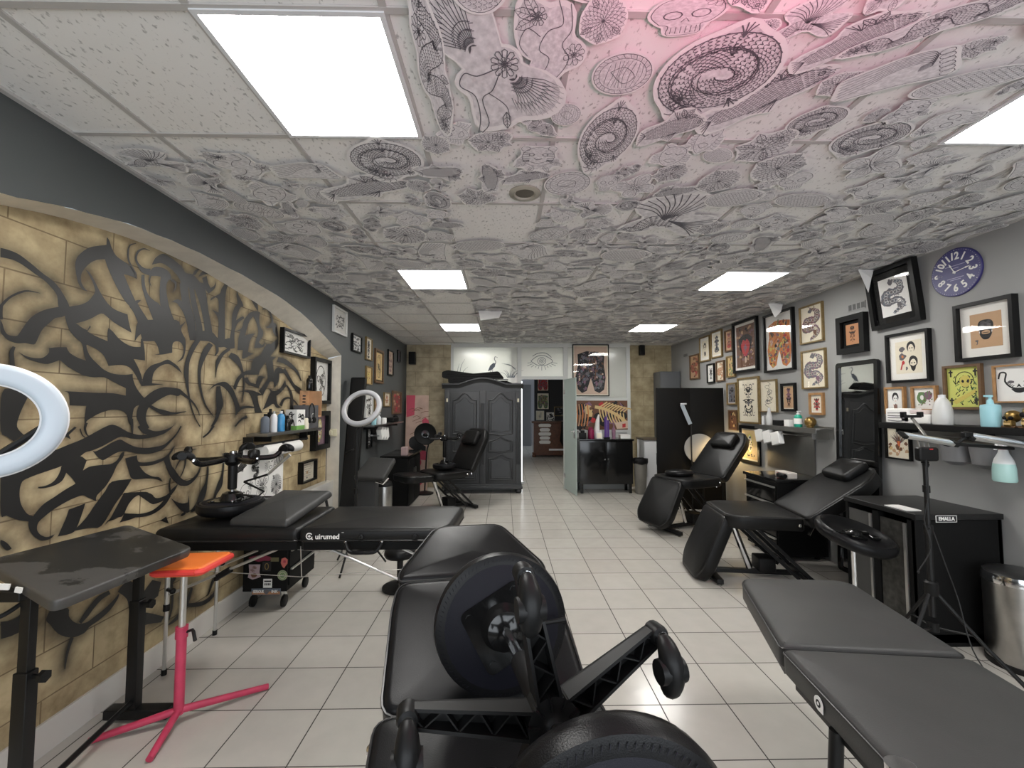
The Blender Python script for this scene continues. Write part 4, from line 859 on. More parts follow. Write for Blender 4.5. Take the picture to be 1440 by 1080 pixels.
CEILING_SHEETS = [
('winged',-0.030,1.395,0.00,0.254,0.320,'large cutout drawing of a winged woman on the ceiling beside the big lamp'),
('snake',-0.241,1.399,0.00,0.087,0.303,'tall narrow snake cutout taped to the ceiling along the edge of the big lamp'),
('figure',0.139,1.319,0.00,0.142,0.185,'cutout of reclining figures with a flower, on the ceiling next to the winged woman'),
('chrysanthemum',0.290,1.196,0.00,0.075,0.083,'chrysanthemum cutout on the pink-lit ceiling between the figures and the skull sheet'),
('medallion',0.405,1.402,0.00,0.108,0.112,'oval medallion cutout with a spoked rim on the pink-lit ceiling'),
('skull',0.532,1.182,0.17,0.146,0.077,'large skull cutout curling off the ceiling where the pink glow is strongest'),
('dragon',0.735,1.396,0.00,0.240,0.255,'largest coiled dragon cutout, thick with scales, on the pink-lit ceiling'),
('koi',0.965,1.510,0.44,0.211,0.167,'long koi tail cutout reaching out from under the scaled dragon on the ceiling'),
('bird',0.908,1.191,0.35,0.110,0.083,'bristling feathered bird cutout on the ceiling at the rim of the pink glow'),
('peony',0.761,1.225,0.00,0.069,0.058,'little peony cutout in the pink patch of ceiling beside the bird'),
('koi',1.095,1.249,0.44,0.155,0.101,'big koi cutout with clear scales on the ceiling over the framed snake wall'),
('dragon',0.440,1.749,0.00,0.139,0.282,'upright coiled dragon cutout on the ceiling above the round downlight'),
('koi',0.685,1.675,0.00,0.110,0.150,'koi cutout with a fan tail on the ceiling beside the upright dragon'),
('medallion',0.240,1.599,0.00,0.061,0.072,'small round medallion cutout on the ceiling under the figures'),
('carp_scales',0.706,1.497,0.00,0.104,0.142,'dense scale-pattern cutout overlapping the coils of the largest ceiling dragon'),
('figure',0.866,1.311,0.00,0.051,0.066,'small standing figure cutout on the ceiling between dragon and koi'),
('wave',1.344,1.370,0.44,0.169,0.115,'fan-shaped wave cutout on the ceiling half way to the corner lamp'),
('peony',1.499,1.272,0.17,0.077,0.052,'dark peony cutout on the ceiling not far from the corner lamp'),
('tiger',1.551,1.540,0.17,0.087,0.075,'tiger head cutout on the ceiling below the fan-shaped wave'),
('carp_scales',1.630,1.405,0.35,0.164,0.082,'grey oval scale-pattern cutout beside the corner lamp'),
('dragon',1.558,1.728,0.26,0.169,0.142,'slate dragon cutout on the ceiling level with the corner lamp'),
('snake',1.296,1.173,-1.05,0.084,0.231,'long snake cutout stretched over the ceiling above the wave drawing'),
('mask',0.863,1.741,0.00,0.073,0.123,'horned mask cutout with bared teeth on the ceiling behind the largest dragon'),
('bird',0.999,2.523,0.21,0.303,0.336,'gleaming pale bird wing cutout that catches lamp light on the ceiling'),
('peony',-0.059,1.782,0.00,0.104,0.088,'peony cutout on the ceiling just behind the winged woman'),
('tiger',0.154,1.881,0.00,0.123,0.109,'tiger head cutout on the ceiling ahead of the round downlight'),
('chrysanthemum',-0.299,1.811,0.00,0.068,0.071,'chrysanthemum cutout touching the rear corner of the big lamp'),
('skull',0.520,2.107,0.00,0.072,0.089,'small dark skull cutout on the ceiling under the upright dragon'),
('mask',0.762,1.870,0.00,0.091,0.092,'small horned mask cutout on the ceiling under the fan-tail koi'),
('koi',0.108,2.061,0.00,0.120,0.091,'slim koi cutout lying on the ceiling beside the round downlight'),
('dragon',-0.542,1.933,0.00,0.205,0.196,'faint wide dragon cutout directly behind the big ceiling lamp'),
('koi',-0.705,2.193,0.00,0.238,0.161,'pale scaled fish cutout on the ceiling behind the faint wide dragon'),
('figure',-1.254,2.005,0.00,0.170,0.122,'pale figure cutout drooping off the ceiling near the slate wall'),
('bird',-1.631,1.953,0.00,0.148,0.104,'crumpled bird cutout hanging at the ceiling edge above the niche'),
('wave',-0.957,2.017,0.00,0.151,0.099,'pale wave cutout on the ceiling between the slate wall and the faint dragon'),
('peony',1.175,1.420,0.00,0.075,0.071,'pale peony cutout on the ceiling between the koi tail and the wave'),
('chrysanthemum',1.078,2.076,0.00,0.108,0.120,'chrysanthemum cutout on the ceiling near the gleaming bird wing'),
('dragon',1.249,1.622,0.35,0.125,0.108,'thin dragon cutout folded against the ceiling under the koi tail')
]
def ceiling_papers():
    R = random.Random(11); placed = []; master = {}
    def master_for(kind, v):
        if (kind, v) not in master:
            mb = paper_mesh(kind, v + KINDS.index(kind) * 3, (.05, .11, .30)[v], 1.25 if kind in ('dragon', 'snake', 'koi', 'chrysanthemum', 'peony', 'bird') else .75); o = mb.build('paper_cutout', ['paper', 'pencil_dark', 'paper_inked'], smooth=60); COL.objects.unlink(o); master[(kind, v)] = o
        return master[(kind, v)]
    def put(kind, v, x, y, ang, sx, sy, label):
        o = master_for(kind, v).copy(); COL.objects.link(o)
        o.location = (x, y, ZC - .012 - .010 * R.random()); o.rotation_euler = (rad(R.uniform(-1, 1)), rad(R.uniform(-1, 1)), ang); o.scale = (sx, sy, min(sx, abs(sy)))
        o['label'] = label; o['category'] = 'paper drawing'; o['group'] = 'paper drawings taped to the ceiling'; return o
    for kind, x, y, ang, sx, sy, lab in CEILING_SHEETS:
        put(kind, 0, x, y, -ang, sx, -sy, lab); placed.append((x, y, max(sx, sy) * .92))
    lights = [(cx, cy) for cx in (-.63, 2.17) for cy in (1.479, 3.829, 6.179)]
    def free(x, y, r):
        for cx, cy in lights:
            if abs(x - cx) < .28 + r * .9 and abs(y - cy) < .29 + r * .9: return False
        if (x - .11) ** 2 + (y - 2.245) ** 2 < (.10 + r) ** 2: return False
        if x < -.30 - r * .3 and y < 1.86 + r: return False
        if x < -.32 and 4.9 < y: return False
        if -.95 < x < -.32 and 4.25 < y: return False
        if -.34 < x < .2 and 2.35 < y < 2.93: return False
        return XL + r < x < XR - r
    cand = []
    tries = 0
    while tries < 30000 and len(cand) < 560:
        tries += 1; y = .98 + 6.6 * R.random() ** 1.0; x = R.uniform(-1.8, 3.12)
        big = R.random()
        r = R.uniform(.10, .14) if big < .6 else R.uniform(.13, .19)
        if tries > 8000: r = R.uniform(.065, .10)
        if tries > 18000: r = R.uniform(.045, .07)
        if not free(x, y, r): continue
        if any((x - a) ** 2 + (y - b) ** 2 < (.80 * (r + c)) ** 2 for a, b, c in placed): continue
        placed.append((x, y, r)); cand.append((x, y, r))
    cand.sort(key=lambda c: (c[2] / c[1] ** 1.5), reverse=True)
    n_ind = 300 - len(CEILING_SHEETS)
    for i, (x, y, r) in enumerate(cand[:n_ind]):
        kind = KINDS[(i * 7 + i // 5) % 15]
        if kind == 'winged' : kind = 'bird'
        v = 0 if R.random() < .5 else (1 if R.random() < .8 else 2)
        q = R.uniform(.8, 1.1); put(kind, v, x, y, R.uniform(0, 2 * PI), r * q, r / q * R.uniform(.8, 1), 'small paper cutout of a %s taped to the ceiling' % WORDING[kind])
    mb = MB()
    for i, (x, y, r) in enumerate(cand[n_ind:]):
        kind = KINDS[(i * 4) % 15]; pm = paper_mesh(kind, i, .12, 1.2)
        M = Matrix.Translation((x, y, ZC - .012)) @ Matrix.Rotation(R.uniform(0, 6.28), 4, 'Z') @ Matrix.Diagonal((r, r * .85, r, 1))
        mb.M = M; k = len(mb.v); mb.v += [tuple(M @ Vector(p)) for p in pm.v]; mb.f += [tuple(j + k for j in f) for f in pm.f]; mb.mi += pm.mi
    o = mb.build('paper_drift', ['paper', 'pencil_dark', 'paper_inked'], smooth=60); o['kind'] = 'stuff'; tag(o, 'mass of small far paper drawings covering the ceiling towards the partition', 'paper drawings')
    # two loose sheets that hang down
    def sheet(x, y, pts, lab):
        m = MB(); m.add(pts, [(0, 1, 2, 3)]); m.add([(a, b + .002, c) for a, b, c in pts], [(3, 2, 1, 0)])
        o = m.build('hanging_sheet', 'white', smooth=0); o.location = (x, y, ZC - .01); tag(o, lab, 'paper'); o['group'] = 'paper drawings taped to the ceiling'
    sheet(-.18, 5.05, [(-.13, 0, 0), (.16, -.02, 0), (.12, -.06, -.10), (-.10, -.05, -.13)], 'blank white sheet peeling off the ceiling in front of the far lamp')
    sheet(3.0, 4.62, [(-.08, 0, 0), (.10, .02, 0), (.05, -.02, -.10), (-.02, -.02, -.17)], 'white paper tip hanging from the ceiling above the big colour torso print')
    sheet(3.02, 3.45, [(-.07, 0, 0), (.08, .02, 0), (.03, -.01, -.08), (.0, -.01, -.20)], 'narrow paper tip hanging from the ceiling over the tilted snake print')
# ---------------------------------------------------------------- framed flash on the walls
ART = ['white', 'cream', 'ink', 'inkgrey', 'red', 'orangeink', 'yellowink', 'greenink', 'brownink', 'tan', 'plum', 'skin', 'slateink', 'copper', 'bone', 'limepaper', 'pink']
AI = {k: i for i, k in enumerate(ART)}
def blob(cx, cy, rx, ry, R, n=12, j=.25): return [(cx + rx * (1 + R.uniform(-j, j)) * math.cos(2 * PI * i / n), cy + ry * (1 + R.uniform(-j, j)) * math.sin(2 * PI * i / n)) for i in range(n)]
def art(mb, kind, w, h, seed, bg='cream', pal=('ink', 'inkgrey')):
    """a picture of w x h around the origin of mb.M, layered upwards in thin steps"""
    R = random.Random(seed); z = [0.0]
    def nz(): z[0] += .00002; return z[0]
    P = lambda pts, c: mb.poly([(x * w / 2, y * h / 2) for x, y in pts], nz(), AI[c])
    S = lambda pts, t, c: mb.strip([(x * w / 2, y * h / 2) for x, y in pts], t * min(w, h) / 2 if not isinstance(t, list) else [q * min(w, h) / 2 for q in t], nz(), AI[c])
    mb.box((0, 0, -.001), (w, h, .002), m=AI[bg]); z[0] = .0003
    C = lambda: R.choice(pal)
    if kind == 'dragon':
        path = spline([(-.1 + R.uniform(-.1, .1), .85), (.5, .6), (.35, .2), (-.45, .2), (-.55, -.25), (.2, -.25), (.5, -.55), (-.1, -.85)], 7)
        n = len(path)
        for i in range(0, n, 1): P(blob(path[i][0], path[i][1], .30 * math.sin(PI * (i + 3) / (n + 6)) + .05, .17 * math.sin(PI * (i + 3) / (n + 6)) + .04, R, 8), pal[i % 2] if i % 3 else pal[-1])
        for k in range(14): a = R.uniform(0, 6.28); p = path[R.randrange(n)]; S([(p[0], p[1]), (p[0] + .22 * math.cos(a), p[1] + .2 * math.sin(a)), (p[0] + .3 * math.cos(a + .4), p[1] + .3 * math.sin(a + .4))], [.07, .05, .01], C())
        for i in range(0, n, 2): S(ring_pts(path[i][0], path[i][1], .14, .09, 6), .020, bg)
        P(blob(-.12, .72, .2, .13, R, 9), pal[0]); P(blob(.3, -.5, .16, .12, R, 9), pal[-1])
        P(blob(.35, -.3, .13, .09, R, 9), bg); S([(.25, -.32), (.45, -.27)], .03, 'ink')
    elif kind == 'bodysuit':    # tattooed torso and thighs
        sil = [(-.62, .62), (-.2, .74), (.3, .70), (.66, .64), (.62, .2), (.70, -.3), (.62, -.75), (.40, -.88), (.18, -.80), (.06, -.45), (0, -.30), (-.06, -.45), (-.2, -.8), (-.42, -.88), (-.62, -.72), (-.72, -.25), (-.60, .2)]
        sil = [(max(-.95, min(.95, x * 1.30)), y * 1.08) for x, y in sil]
        P(sil, pal[0])
        def inside(x, y):
            c = False
            for i in range(len(sil)):
                x1, y1 = sil[i]; x2, y2 = sil[i - 1]
                if (y1 > y) != (y2 > y) and x < (x2 - x1) * (y - y1) / (y2 - y1) + x1: c = not c
            return c
        k = 0
        while k < 150:
            x, y = R.uniform(-.92, .92), R.uniform(-.95, .8)
            if inside(x, y) and inside(x + .1, y) and inside(x - .1, y) and inside(x, y - .08):
                P(blob(x, y, R.uniform(.04, .11), R.uniform(.03, .09), R, 7, .4), R.choice(pal[1:])); k += 1
        k = 0
        while k < 60:
            x, y = R.uniform(-.92, .92), R.uniform(-.95, .8)
            if inside(x, y) and inside(x + .15, y + .1): S(spline([(x, y), (x + .08, y + .1), (x + .15, y + .08)], 3), .02, R.choice(('ink', pal[1], pal[2]))); k += 1
    elif kind == 'redskull':
        P([(-.98, -.98), (.98, -.98), (.98, .98), (-.98, .98)], 'brownink')
        for k in range(60): P(blob(R.uniform(-.9, .9), R.uniform(-.9, .9), .12, .06, R, 7, .5), R.choice(('brownink', 'inkgrey', 'tan', 'ink', 'plum')))
        P([(-.75, .35), (-.3, .55), (.3, .55), (.75, .35), (.6, -.15), (.25, -.35), (.15, -.75), (-.15, -.75), (-.25, -.35), (-.6, -.15)], 'ink')
        P(spline([(-.5, .05), (-.2, .32), (0, .22), (.2, .32), (.5, .05), (.32, -.3), (.14, -.4), (-.14, -.4), (-.32, -.3), (-.5, .05)], 4)[:-1], 'red')
        P([(0, .12), (-.2, -.1), (-.05, -.2), (0, -.35), (.05, -.2), (.2, -.1)], 'plum'); P([(-.22, -.42), (.22, -.40), (.2, -.47), (-.2, -.48)], 'pink'); P(blob(0, -.66, .14, .16, R, 9), 'skin')
    elif kind in ('face', 'twofaces', 'flash'):
        def face(cx, cy, s, bearded):
            P(blob(cx, cy + .12 * s, .34 * s, .36 * s, R, 14, .05), 'ink'); P(blob(cx, cy - .02 * s, .24 * s, .30 * s, R, 14, .03), bg if bg != 'tan' else 'skin')
            for q in (-1, 1): P(blob(cx + .1 * s * q, cy + .04 * s, .06 * s, .035 * s, R, 8, .1), 'ink')
            if bearded: P([(cx - .24 * s, cy - .05 * s), (cx, cy - .16 * s), (cx + .24 * s, cy - .05 * s), (cx + .14 * s, cy - .36 * s), (cx, cy - .48 * s), (cx - .14 * s, cy - .36 * s)], pal[0])
            S([(cx - .06 * s, cy - .16 * s), (cx + .06 * s, cy - .16 * s)], .04 * s, pal[-1])
        if kind == 'face': face(0, .15, 1.3, False); P(blob(0, -.6, .3, .3, R, 12, .2), pal[0]); [S([(-.3 + .1 * k, -.35), (-.2 + .07 * k, -.8)], .03, pal[-1]) for k in range(6)]
        elif kind == 'twofaces':
            P(blob(-.3, .1, .55, .7, R, 16, .12), pal[0]); P(blob(.4, .35, .45, .5, R, 16, .12), pal[1])
            for k in range(26): P(blob(R.uniform(-.8, .8), R.uniform(-.8, .8), .08, .08, R, 7, .4), C())
            P(blob(-.3, .1, .2, .3, R, 10, .1), bg)
        else:
            face(.22, .5, .95, False); face(.35, -.42, 1.0, True)
            P(blob(-.5, .52, .22, .17, R, 11, .3), 'inkgrey'); P(blob(-.45, .05, .28, .2, R, 11, .3), 'inkgrey'); P(blob(-.45, .06, .1, .1, R, 8), 'orangeink')
            S(spline([(-.6, -.75), (-.5, -.45), (-.35, -.25)], 4), .11, 'red'); P(blob(-.42, -.32, .12, .14, R, 8), 'red'); P(blob(-.15, -.7, .1, .12, R, 8, .4), 'inkgrey')
    elif kind == 'bigskull':
        P(spline([(-.45, .05), (-.5, .35), (-.28, .58), (.28, .58), (.5, .35), (.45, .05), (.38, -.25), (.2, -.5), (0, -.55), (-.2, -.5), (-.38, -.25), (-.45, .05)], 5)[:-1], 'ink')
        for q in (-1, 1): P(blob(.22 * q, .28, .14, .10, R, 10, .1), 'inkgrey'); P(blob(.2 * q, .12, .12, .05, R, 9), bg); P([(.36 * q, -.05), (.44 * q, -.05), (.38 * q, -.2)], 'white')
        P(spline([(-.26, -.08), (0, .0), (.26, -.08), (.2, -.22), (-.2, -.22), (-.26, -.08)], 4)[:-1], bg); S([(-.2, -.15), (.2, -.15)], .05, 'ink')
        for k in range(9): S(ring_pts(-.25 + .062 * k, .42 + .06 * math.sin(k), .08, .06, 8), .022, 'inkgrey')
        S(spline([(-.62, -.55), (-.55, -.7), (-.62, -.8)], 3), .06, 'inkgrey'); P(blob(-.6, -.58, .1, .07, R, 8, .3), 'inkgrey')
    elif kind == 'rorschach':
        for k in range(30):
            y = R.uniform(-.82, .85); x = abs(R.gauss(.22, .2)); x = min(x, .66); rx, ry = R.uniform(.04, .13), R.uniform(.03, .075); st = R.getstate()
            b = blob(x, y, rx, ry, R, 9, .35); P(b, C()); P([(-a, c) for a, c in reversed(b)], pal[0])
        for y in (.72, -.05):
            for q in (-1, 1): S(ring_pts(.27 * q, y, .16, .11, 12), .05, 'ink')
        S([(0, .55), (0, .1)], .05, 'ink'); P(blob(0, -.15, .18, .1, R, 10), 'inkgrey'); S(spline([(-.45, -.35), (0, -.5), (.45, -.35), (.35, -.8), (0, -.6), (-.35, -.8), (-.45, -.35)], 4), .06, 'ink')
    elif kind == 'symmetric':
        for k in range(34):
            y = R.uniform(-.78, .78); x = min(abs(R.gauss(0, .24)), .52) * (1 - .3 * abs(y)); b = blob(x, y, R.uniform(.07, .20), R.uniform(.05, .13), R, 8, .4); c = C(); P(b, c); P([(-a, d) for a, d in reversed(b)], c)
        for k in range(10): y = -.7 + .15 * k; S([(-.12, y), (0, y + .06), (.12, y)], .035, R.choice(pal))
    elif kind == 'lineart':
        for k in range(7):
            y = -.75 + .2 * k; S(spline([(R.uniform(-.4, 0), y), (R.uniform(-.5, .5), y + .2), (R.uniform(.0, .45), y + .3), (R.uniform(-.3, .3), y + .45)], 5), .03, 'ink')
        for k in range(4): S(ring_pts(R.uniform(-.25, .3), R.uniform(-.4, .25), .16, .13, 10), .025, pal[0])
        P(blob(-.2, -.3, .1, .12, R, 8), 'inkgrey')
    elif kind == 'script':      # dense calligraphic swirls
        for k in range(46):
            x, y = R.uniform(-.85, .7), R.uniform(-.8, .75); S(spline([(x, y), (x + R.uniform(-.05, .2), y + R.uniform(-.18, .18)), (x + R.uniform(.05, .3), y + R.uniform(-.1, .1)), (x + R.uniform(.05, .3), y + R.uniform(-.2, .2))], 4), [.02] + [R.uniform(.04, .10)] * 6 + [.07] * 5 + [.01], pal[0])
    elif kind == 'oval':
        P(ring_pts(0, 0, .72, .86, 26)[:-1], 'ink'); P(ring_pts(0, 0, .66, .80, 26)[:-1], bg)
        for k in range(26): a = R.uniform(0, 6.28); r = R.uniform(0, .55); x, y = r * math.cos(a), 1.15 * r * math.sin(a); S(spline([(x, y), (x + R.uniform(-.15, .2), y + .12), (x + R.uniform(-.1, .25), y + .02), (x + .1, y - .15)], 4), .06, pal[0])
    elif kind == 'flame':
        for k in range(46):
            a = R.uniform(.2, 2.94); r = R.uniform(.3, .95); S(spline([(0, -.1), (r * .45 * math.cos(a), .0 + r * .4 * math.sin(a)), (r * .9 * math.cos(a + .1), r * .9 * math.sin(a))], 4), [.07, .06, .05, .05, .04, .04, .03, .02, .01], R.choice(('brownink', 'inkgrey', 'slateink', 'brownink')))
        P([(-.16, .1), (0, -.75), (.16, .1)], 'red'); P([(-.09, .1), (0, -.5), (.09, .1)], 'orangeink')
        for k in range(14): P(blob(R.uniform(-.9, .9), R.uniform(-.85, -.05), .16, .12, R, 8, .4), R.choice(('tan', 'bone', 'brownink', 'cream')))
    elif kind == 'limeskull':
        P([(-.97, -.97), (.97, -.97), (.97, .97), (-.97, .97)], 'limepaper')
        for k in range(60): x, y = R.uniform(-.75, .75), R.uniform(-.9, .5); S(spline([(x, y), (x + .1, y + R.uniform(-.15, .15)), (x + R.uniform(-.1, .25), y + .1)], 4), .05, R.choice(('ink', 'greenink')))
        S(ring_pts(.08, .35, .55, .42, 20, -.2, PI + .4), .05, 'ink'); P(ring_pts(.12, .3, .34, .3, 16)[:-1], 'yellowink')
        for q in (-.02, .3): P(blob(q, .3, .09, .08, R, 9), 'ink')
        P([(-.7, -.7), (.75, -.1), (.7, -.3), (-.5, -.88)], 'yellowink')
        for x, y in ((-.75, .72), (.75, .72), (-.75, -.72), (.75, -.72)): P([(x - .05, y - .18), (x + .05, y - .18), (x + .05, y + .18), (x - .05, y + .18)], 'ink'); P([(x - .14, y + .02), (x + .14, y + .02), (x + .14, y + .1), (x - .14, y + .1)], 'ink')
    elif kind == 'jaw':
        S(spline([(-.9, .3), (-.8, .65), (-.55, .6), (-.6, .15), (-.35, -.2), (0, -.3)], 6), .09, 'ink'); S(spline([(.9, .3), (.8, .65), (.55, .6), (.6, .15), (.35, -.2), (0, -.3)], 6), .09, 'ink')
        P([(0, .0), (-.12, -.22), (0, -.16), (.12, -.22)], 'ink'); P(spline([(-.35, -.3), (0, -.24), (.35, -.3), (.15, -.5), (-.15, -.5), (-.35, -.3)], 4)[:-1], 'ink')
        for q in (-1, 1):
            P(blob(.35 * q, .1, .16, .08, R, 9), 'inkgrey')
            for k in range(6): S([(q * (.2 + .07 * k), -.1 + .05 * k), (q * (.3 + .07 * k), -.18 + .06 * k)], .04, 'ink')
    elif kind == 'certificate':
        for k, (l, t) in enumerate(((.5, .05), (.7, .03), (.65, .03), (.3, .06), (.7, .03), (.6, .03))): S([(-l, .7 - .24 * k), (l, .7 - .24 * k)], t, 'inkgrey')
        P(blob(0, -.15, .15, .18, R, 10, .15), 'tan'); P(blob(.0, -.72, .12, .1, R, 9), 'inkgrey')
    elif kind == 'lantern':
        P(ring_pts(0, .05, .42, .72, 18)[:-1], 'yellowink'); P(ring_pts(0, .05, .3, .6, 18)[:-1], 'cream')
        for k in range(20): x, y = R.uniform(-.35, .35), R.uniform(-.55, .6); P(blob(x, y, .08, .07, R, 8, .4), C())
        for k in range(12): P(blob(R.uniform(-.55, .55), -.78 + .1 * R.random(), .1, .07, R, 7), C())
    elif kind == 'smudge':
        for k in range(26): P(blob(R.uniform(-.8, .8), R.uniform(-.85, .85), .2, .14, R, 8, .4), C())

def picture(M, w, h, fm, label, kind, seed, bg='cream', pal=('ink', 'inkgrey'), fw=.02, depth=.025, mount=0, mountc='mount', glass=True, cat='framed picture', group='framed flash on the grey wall', inner=None):
    """frame moulding, mount, print and pane; M maps the picture plane onto its wall"""
    t = thing('framed_picture', label, cat, M=M, group=group)
    mb = MB(); x, y = w / 2, h / 2
    o = [(-x, -y), (x, -y), (x, y), (-x, y)]; i = [(-x + fw, -y + fw), (x - fw, -y + fw), (x - fw, y - fw), (-x + fw, y - fw)]
    vs = [(a, b, 0) for a, b in o] + [(a, b, depth) for a, b in o] + [(a, b, depth) for a, b in i] + [(a, b, depth * .45) for a, b in i]; fs = []
    for k in range(4):
        q = (k + 1) % 4; fs += [(k, q, q + 4, k + 4), (k + 4, q + 4, q + 8, k + 8), (k + 8, q + 8, q + 12, k + 12)]
    fs.append((3, 2, 1, 0)); mb.add(vs, fs); mb.build('frame', fm, t, smooth=0)
    if mount:
        mb = MB(); mb.box((0, 0, depth * .3), (w - 2 * fw, h - 2 * fw, .003)); mb.build('mount', mountc, t, smooth=0)
    pw, ph = (inner if inner else (w - 2 * fw - 2 * mount, h - 2 * fw - 2 * mount))
    mb = MB(); mb.M = Matrix.Translation((0, 0, depth * .3 + (.003 if mount else 0))); art(mb, kind, pw, ph, seed, bg, pal); mb.build('print', [M_[k] for k in ART], t, smooth=0)
    if glass:
        mb = MB(); mb.add([(-x + fw, -y + fw, depth * .55), (x - fw, -y + fw, depth * .55), (x - fw, y - fw, depth * .55), (-x + fw, y - fw, depth * .55)], [(0, 1, 2, 3)]); mb.build('pane', GLASS, t, smooth=0)
    return t

def wall_pictures():
    def R_(y0, y1, zt, zb, *a, tilt=0, lean=0, off=0, **k):
        M = Matrix.Translation((XR - .002 - off, (y0 + y1) / 2, (zt + zb) / 2)) @ MR @ Matrix.Rotation(rad(tilt), 4, 'Z') @ Matrix.Rotation(rad(lean), 4, 'X')
        return picture(M, y1 - y0, zt - zb, *a, **k)
    DR = ('inkgrey', 'plum', 'slateink', 'brownink'); G = 'goldframe'; B = 'blackframe'; W = 'woodframe'; BR = 'brownframe'
    R_(6.825, 7.170, 2.353, 1.944, BR, 'brown-framed dragon print hanging on its own near the stone corner', 'dragon', 1, 'tan', ('brownink', 'ink', 'red'))
    R_(6.450, 6.791, 2.595, 2.199, G, 'thin gold frame with a small dark lady figure on cream paper', 'face', 2, 'cream', ('ink', 'inkgrey'), mount=.05)
    R_(6.081, 6.409, 2.619, 2.217, G, 'gold frame with a grey flower figure on cream, beside the lady print', 'symmetric', 3, 'cream', ('slateink', 'inkgrey', 'ink'), mount=.03)
    R_(5.799, 6.005, 2.570, 2.263, BR, 'small brown tattoo print squeezed against the red skull poster', 'symmetric', 4, 'tan', ('brownink', 'plum', 'red'))
    R_(6.332, 6.558, 2.146, 1.852, B, 'small black frame with a black and white pinup on white paper', 'figure_dark' if 0 else 'symmetric', 5, 'white', ('ink', 'ink', 'inkgrey'), mount=.02)
    R_(6.038, 6.272, 2.161, 1.859, BR, 'small brown frame with an orange and cream carp print', 'dragon', 6, 'cream', ('tan', 'brownink', 'orangeink'))
    R_(5.752, 5.975, 2.199, 1.900, G, 'olive toned print half behind the red skull poster frame', 'smudge', 7, 'bone', ('greenink', 'bone', 'brownink'))
    R_(5.211, 5.769, 2.626, 1.942, B, 'large black frame with a crimson skull poster and white border', 'redskull', 8, 'brownink', fw=.032, depth=.04, mount=.035)
    R_(4.547, 5.071, 2.583, 1.897, B, 'large black frame with a full colour tattooed torso on white', 'bodysuit', 9, 'white', ('orangeink', 'red', 'yellowink', 'slateink', 'brownink', 'skin', 'plum', 'ink', 'greenink', 'orangeink'), fw=.022, depth=.04, mount=.01)
    R_(4.126, 4.456, 2.543, 2.148, G, 'gold-framed plum and grey dragon print, upper of the pair beside the torso', 'dragon', 10, 'mount' if 0 else 'cream', DR, fw=.014)
    R_(4.110, 4.451, 2.076, 1.678, G, 'gold-framed grey dragon print hanging below the plum dragon', 'dragon', 11, 'cream', ('inkgrey', 'slateink', 'plum'), fw=.014)
    R_(3.620, 3.928, 2.322, 1.977, B, 'deep black box frame with a copper-coloured reaper card, above the mirror', 'symmetric', 12, 'copper', ('ink', 'brownink', 'copper'), fw=.05, depth=.05, mount=.03, mountc='blackmatte', glass=False)
    R_(5.735, 5.981, 1.822, 1.518, G, 'gold frame with a dark standing figure print, beside the tall ink blot', 'smudge', 13, 'inkgrey', ('ink', 'inkgrey', 'slateink', 'ink'), mount=.01)
    R_(5.219, 5.703, 1.873, 1.276, G, 'tall gold frame with a mirrored black ink blot design', 'rorschach', 14, 'cream', ('ink', 'inkgrey'), fw=.022, mount=.03, mountc='cream')
    R_(4.878, 5.206, 1.813, 1.428, G, 'thin gold frame with a single line-drawn hand on cream paper', 'lineart', 15, 'cream', ('inkgrey',), fw=.010)
    R_(4.558, 4.800, 1.753, 1.441, B, 'black frame with a brown insect-like emblem, above the bottle shelf', 'symmetric', 16, 'tan', ('brownink', 'plum', 'ink'), fw=.028, mount=.01, mountc='cream')
    R_(4.158, 4.356, 1.634, 1.412, W, 'small light wood frame with a brown ship print, next to the green soap', 'symmetric', 17, 'cream', ('brownink', 'ink', 'red'), fw=.022, mount=.012)
    R_(5.236, 5.680, 1.248, .762, B, 'black and gold frame lit by a warm lamp below the ink blot', 'lantern', 18, 'bone', ('brownink', 'ink', 'bone', 'greenink'), fw=.04, mount=.02, mountc='cream', glass=False)
    R_(5.733, 5.952, 1.446, 1.168, BR, 'dark brown print nearest the edge of the black screen', 'smudge', 19, 'brownink', ('brownink', 'ink', 'bone', 'brownink'))
    R_(3.125, 3.553, 2.635, 2.144, B, 'tilted deep black frame with a grey snake on white, beside the clock', 'dragon', 21, 'white', ('inkgrey', 'slateink', 'inkgrey'), fw=.035, depth=.05, mount=.055, mountc='blackmatte', tilt=1.5, lean=5, off=.012)
    R_(3.081, 3.436, 2.080, 1.685, B, 'black frame with vintage flash of a lady and a bearded skull', 'flash', 22, 'cream', ('ink', 'inkgrey'), fw=.02, depth=.035, mount=.05)
    R_(2.541, 2.888, 2.194, 1.803, B, 'big black frame with one helmeted black skull on tan paper, below the clock', 'bigskull', 23, 'tan', ('ink',), fw=.022, depth=.045, mount=.06)
    R_(2.753, 2.999, 1.784, 1.476, BR, 'brown frame with a lime yellow skeleton and four crosses', 'limeskull', 24, 'limepaper', fw=.018)
    R_(2.43, 2.688, 1.758, 1.520, W, 'brass-edged frame with a black jaw and horns drawing', 'jaw', 25, 'white', fw=.010)
    R_(3.301, 3.475, 1.654, 1.436, W, 'light wood frame with a blue haired portrait, against the black mirror edge', 'face', 26, 'white', ('slateink', 'plum', 'orangeink'), fw=.016, mount=.008)
    R_(3.051, 3.245, 1.651, 1.463, W, 'light wood frame with two green and plum masks behind the white jug', 'twofaces', 27, 'white', ('greenink', 'plum', 'slateink', 'brownink'), fw=.016, mount=.012)
    R_(3.270, 3.489, 1.341, 1.073, B, 'black frame with a spiky brown flame tree, hung under the long shelf', 'flame', 28, 'cream', fw=.012)
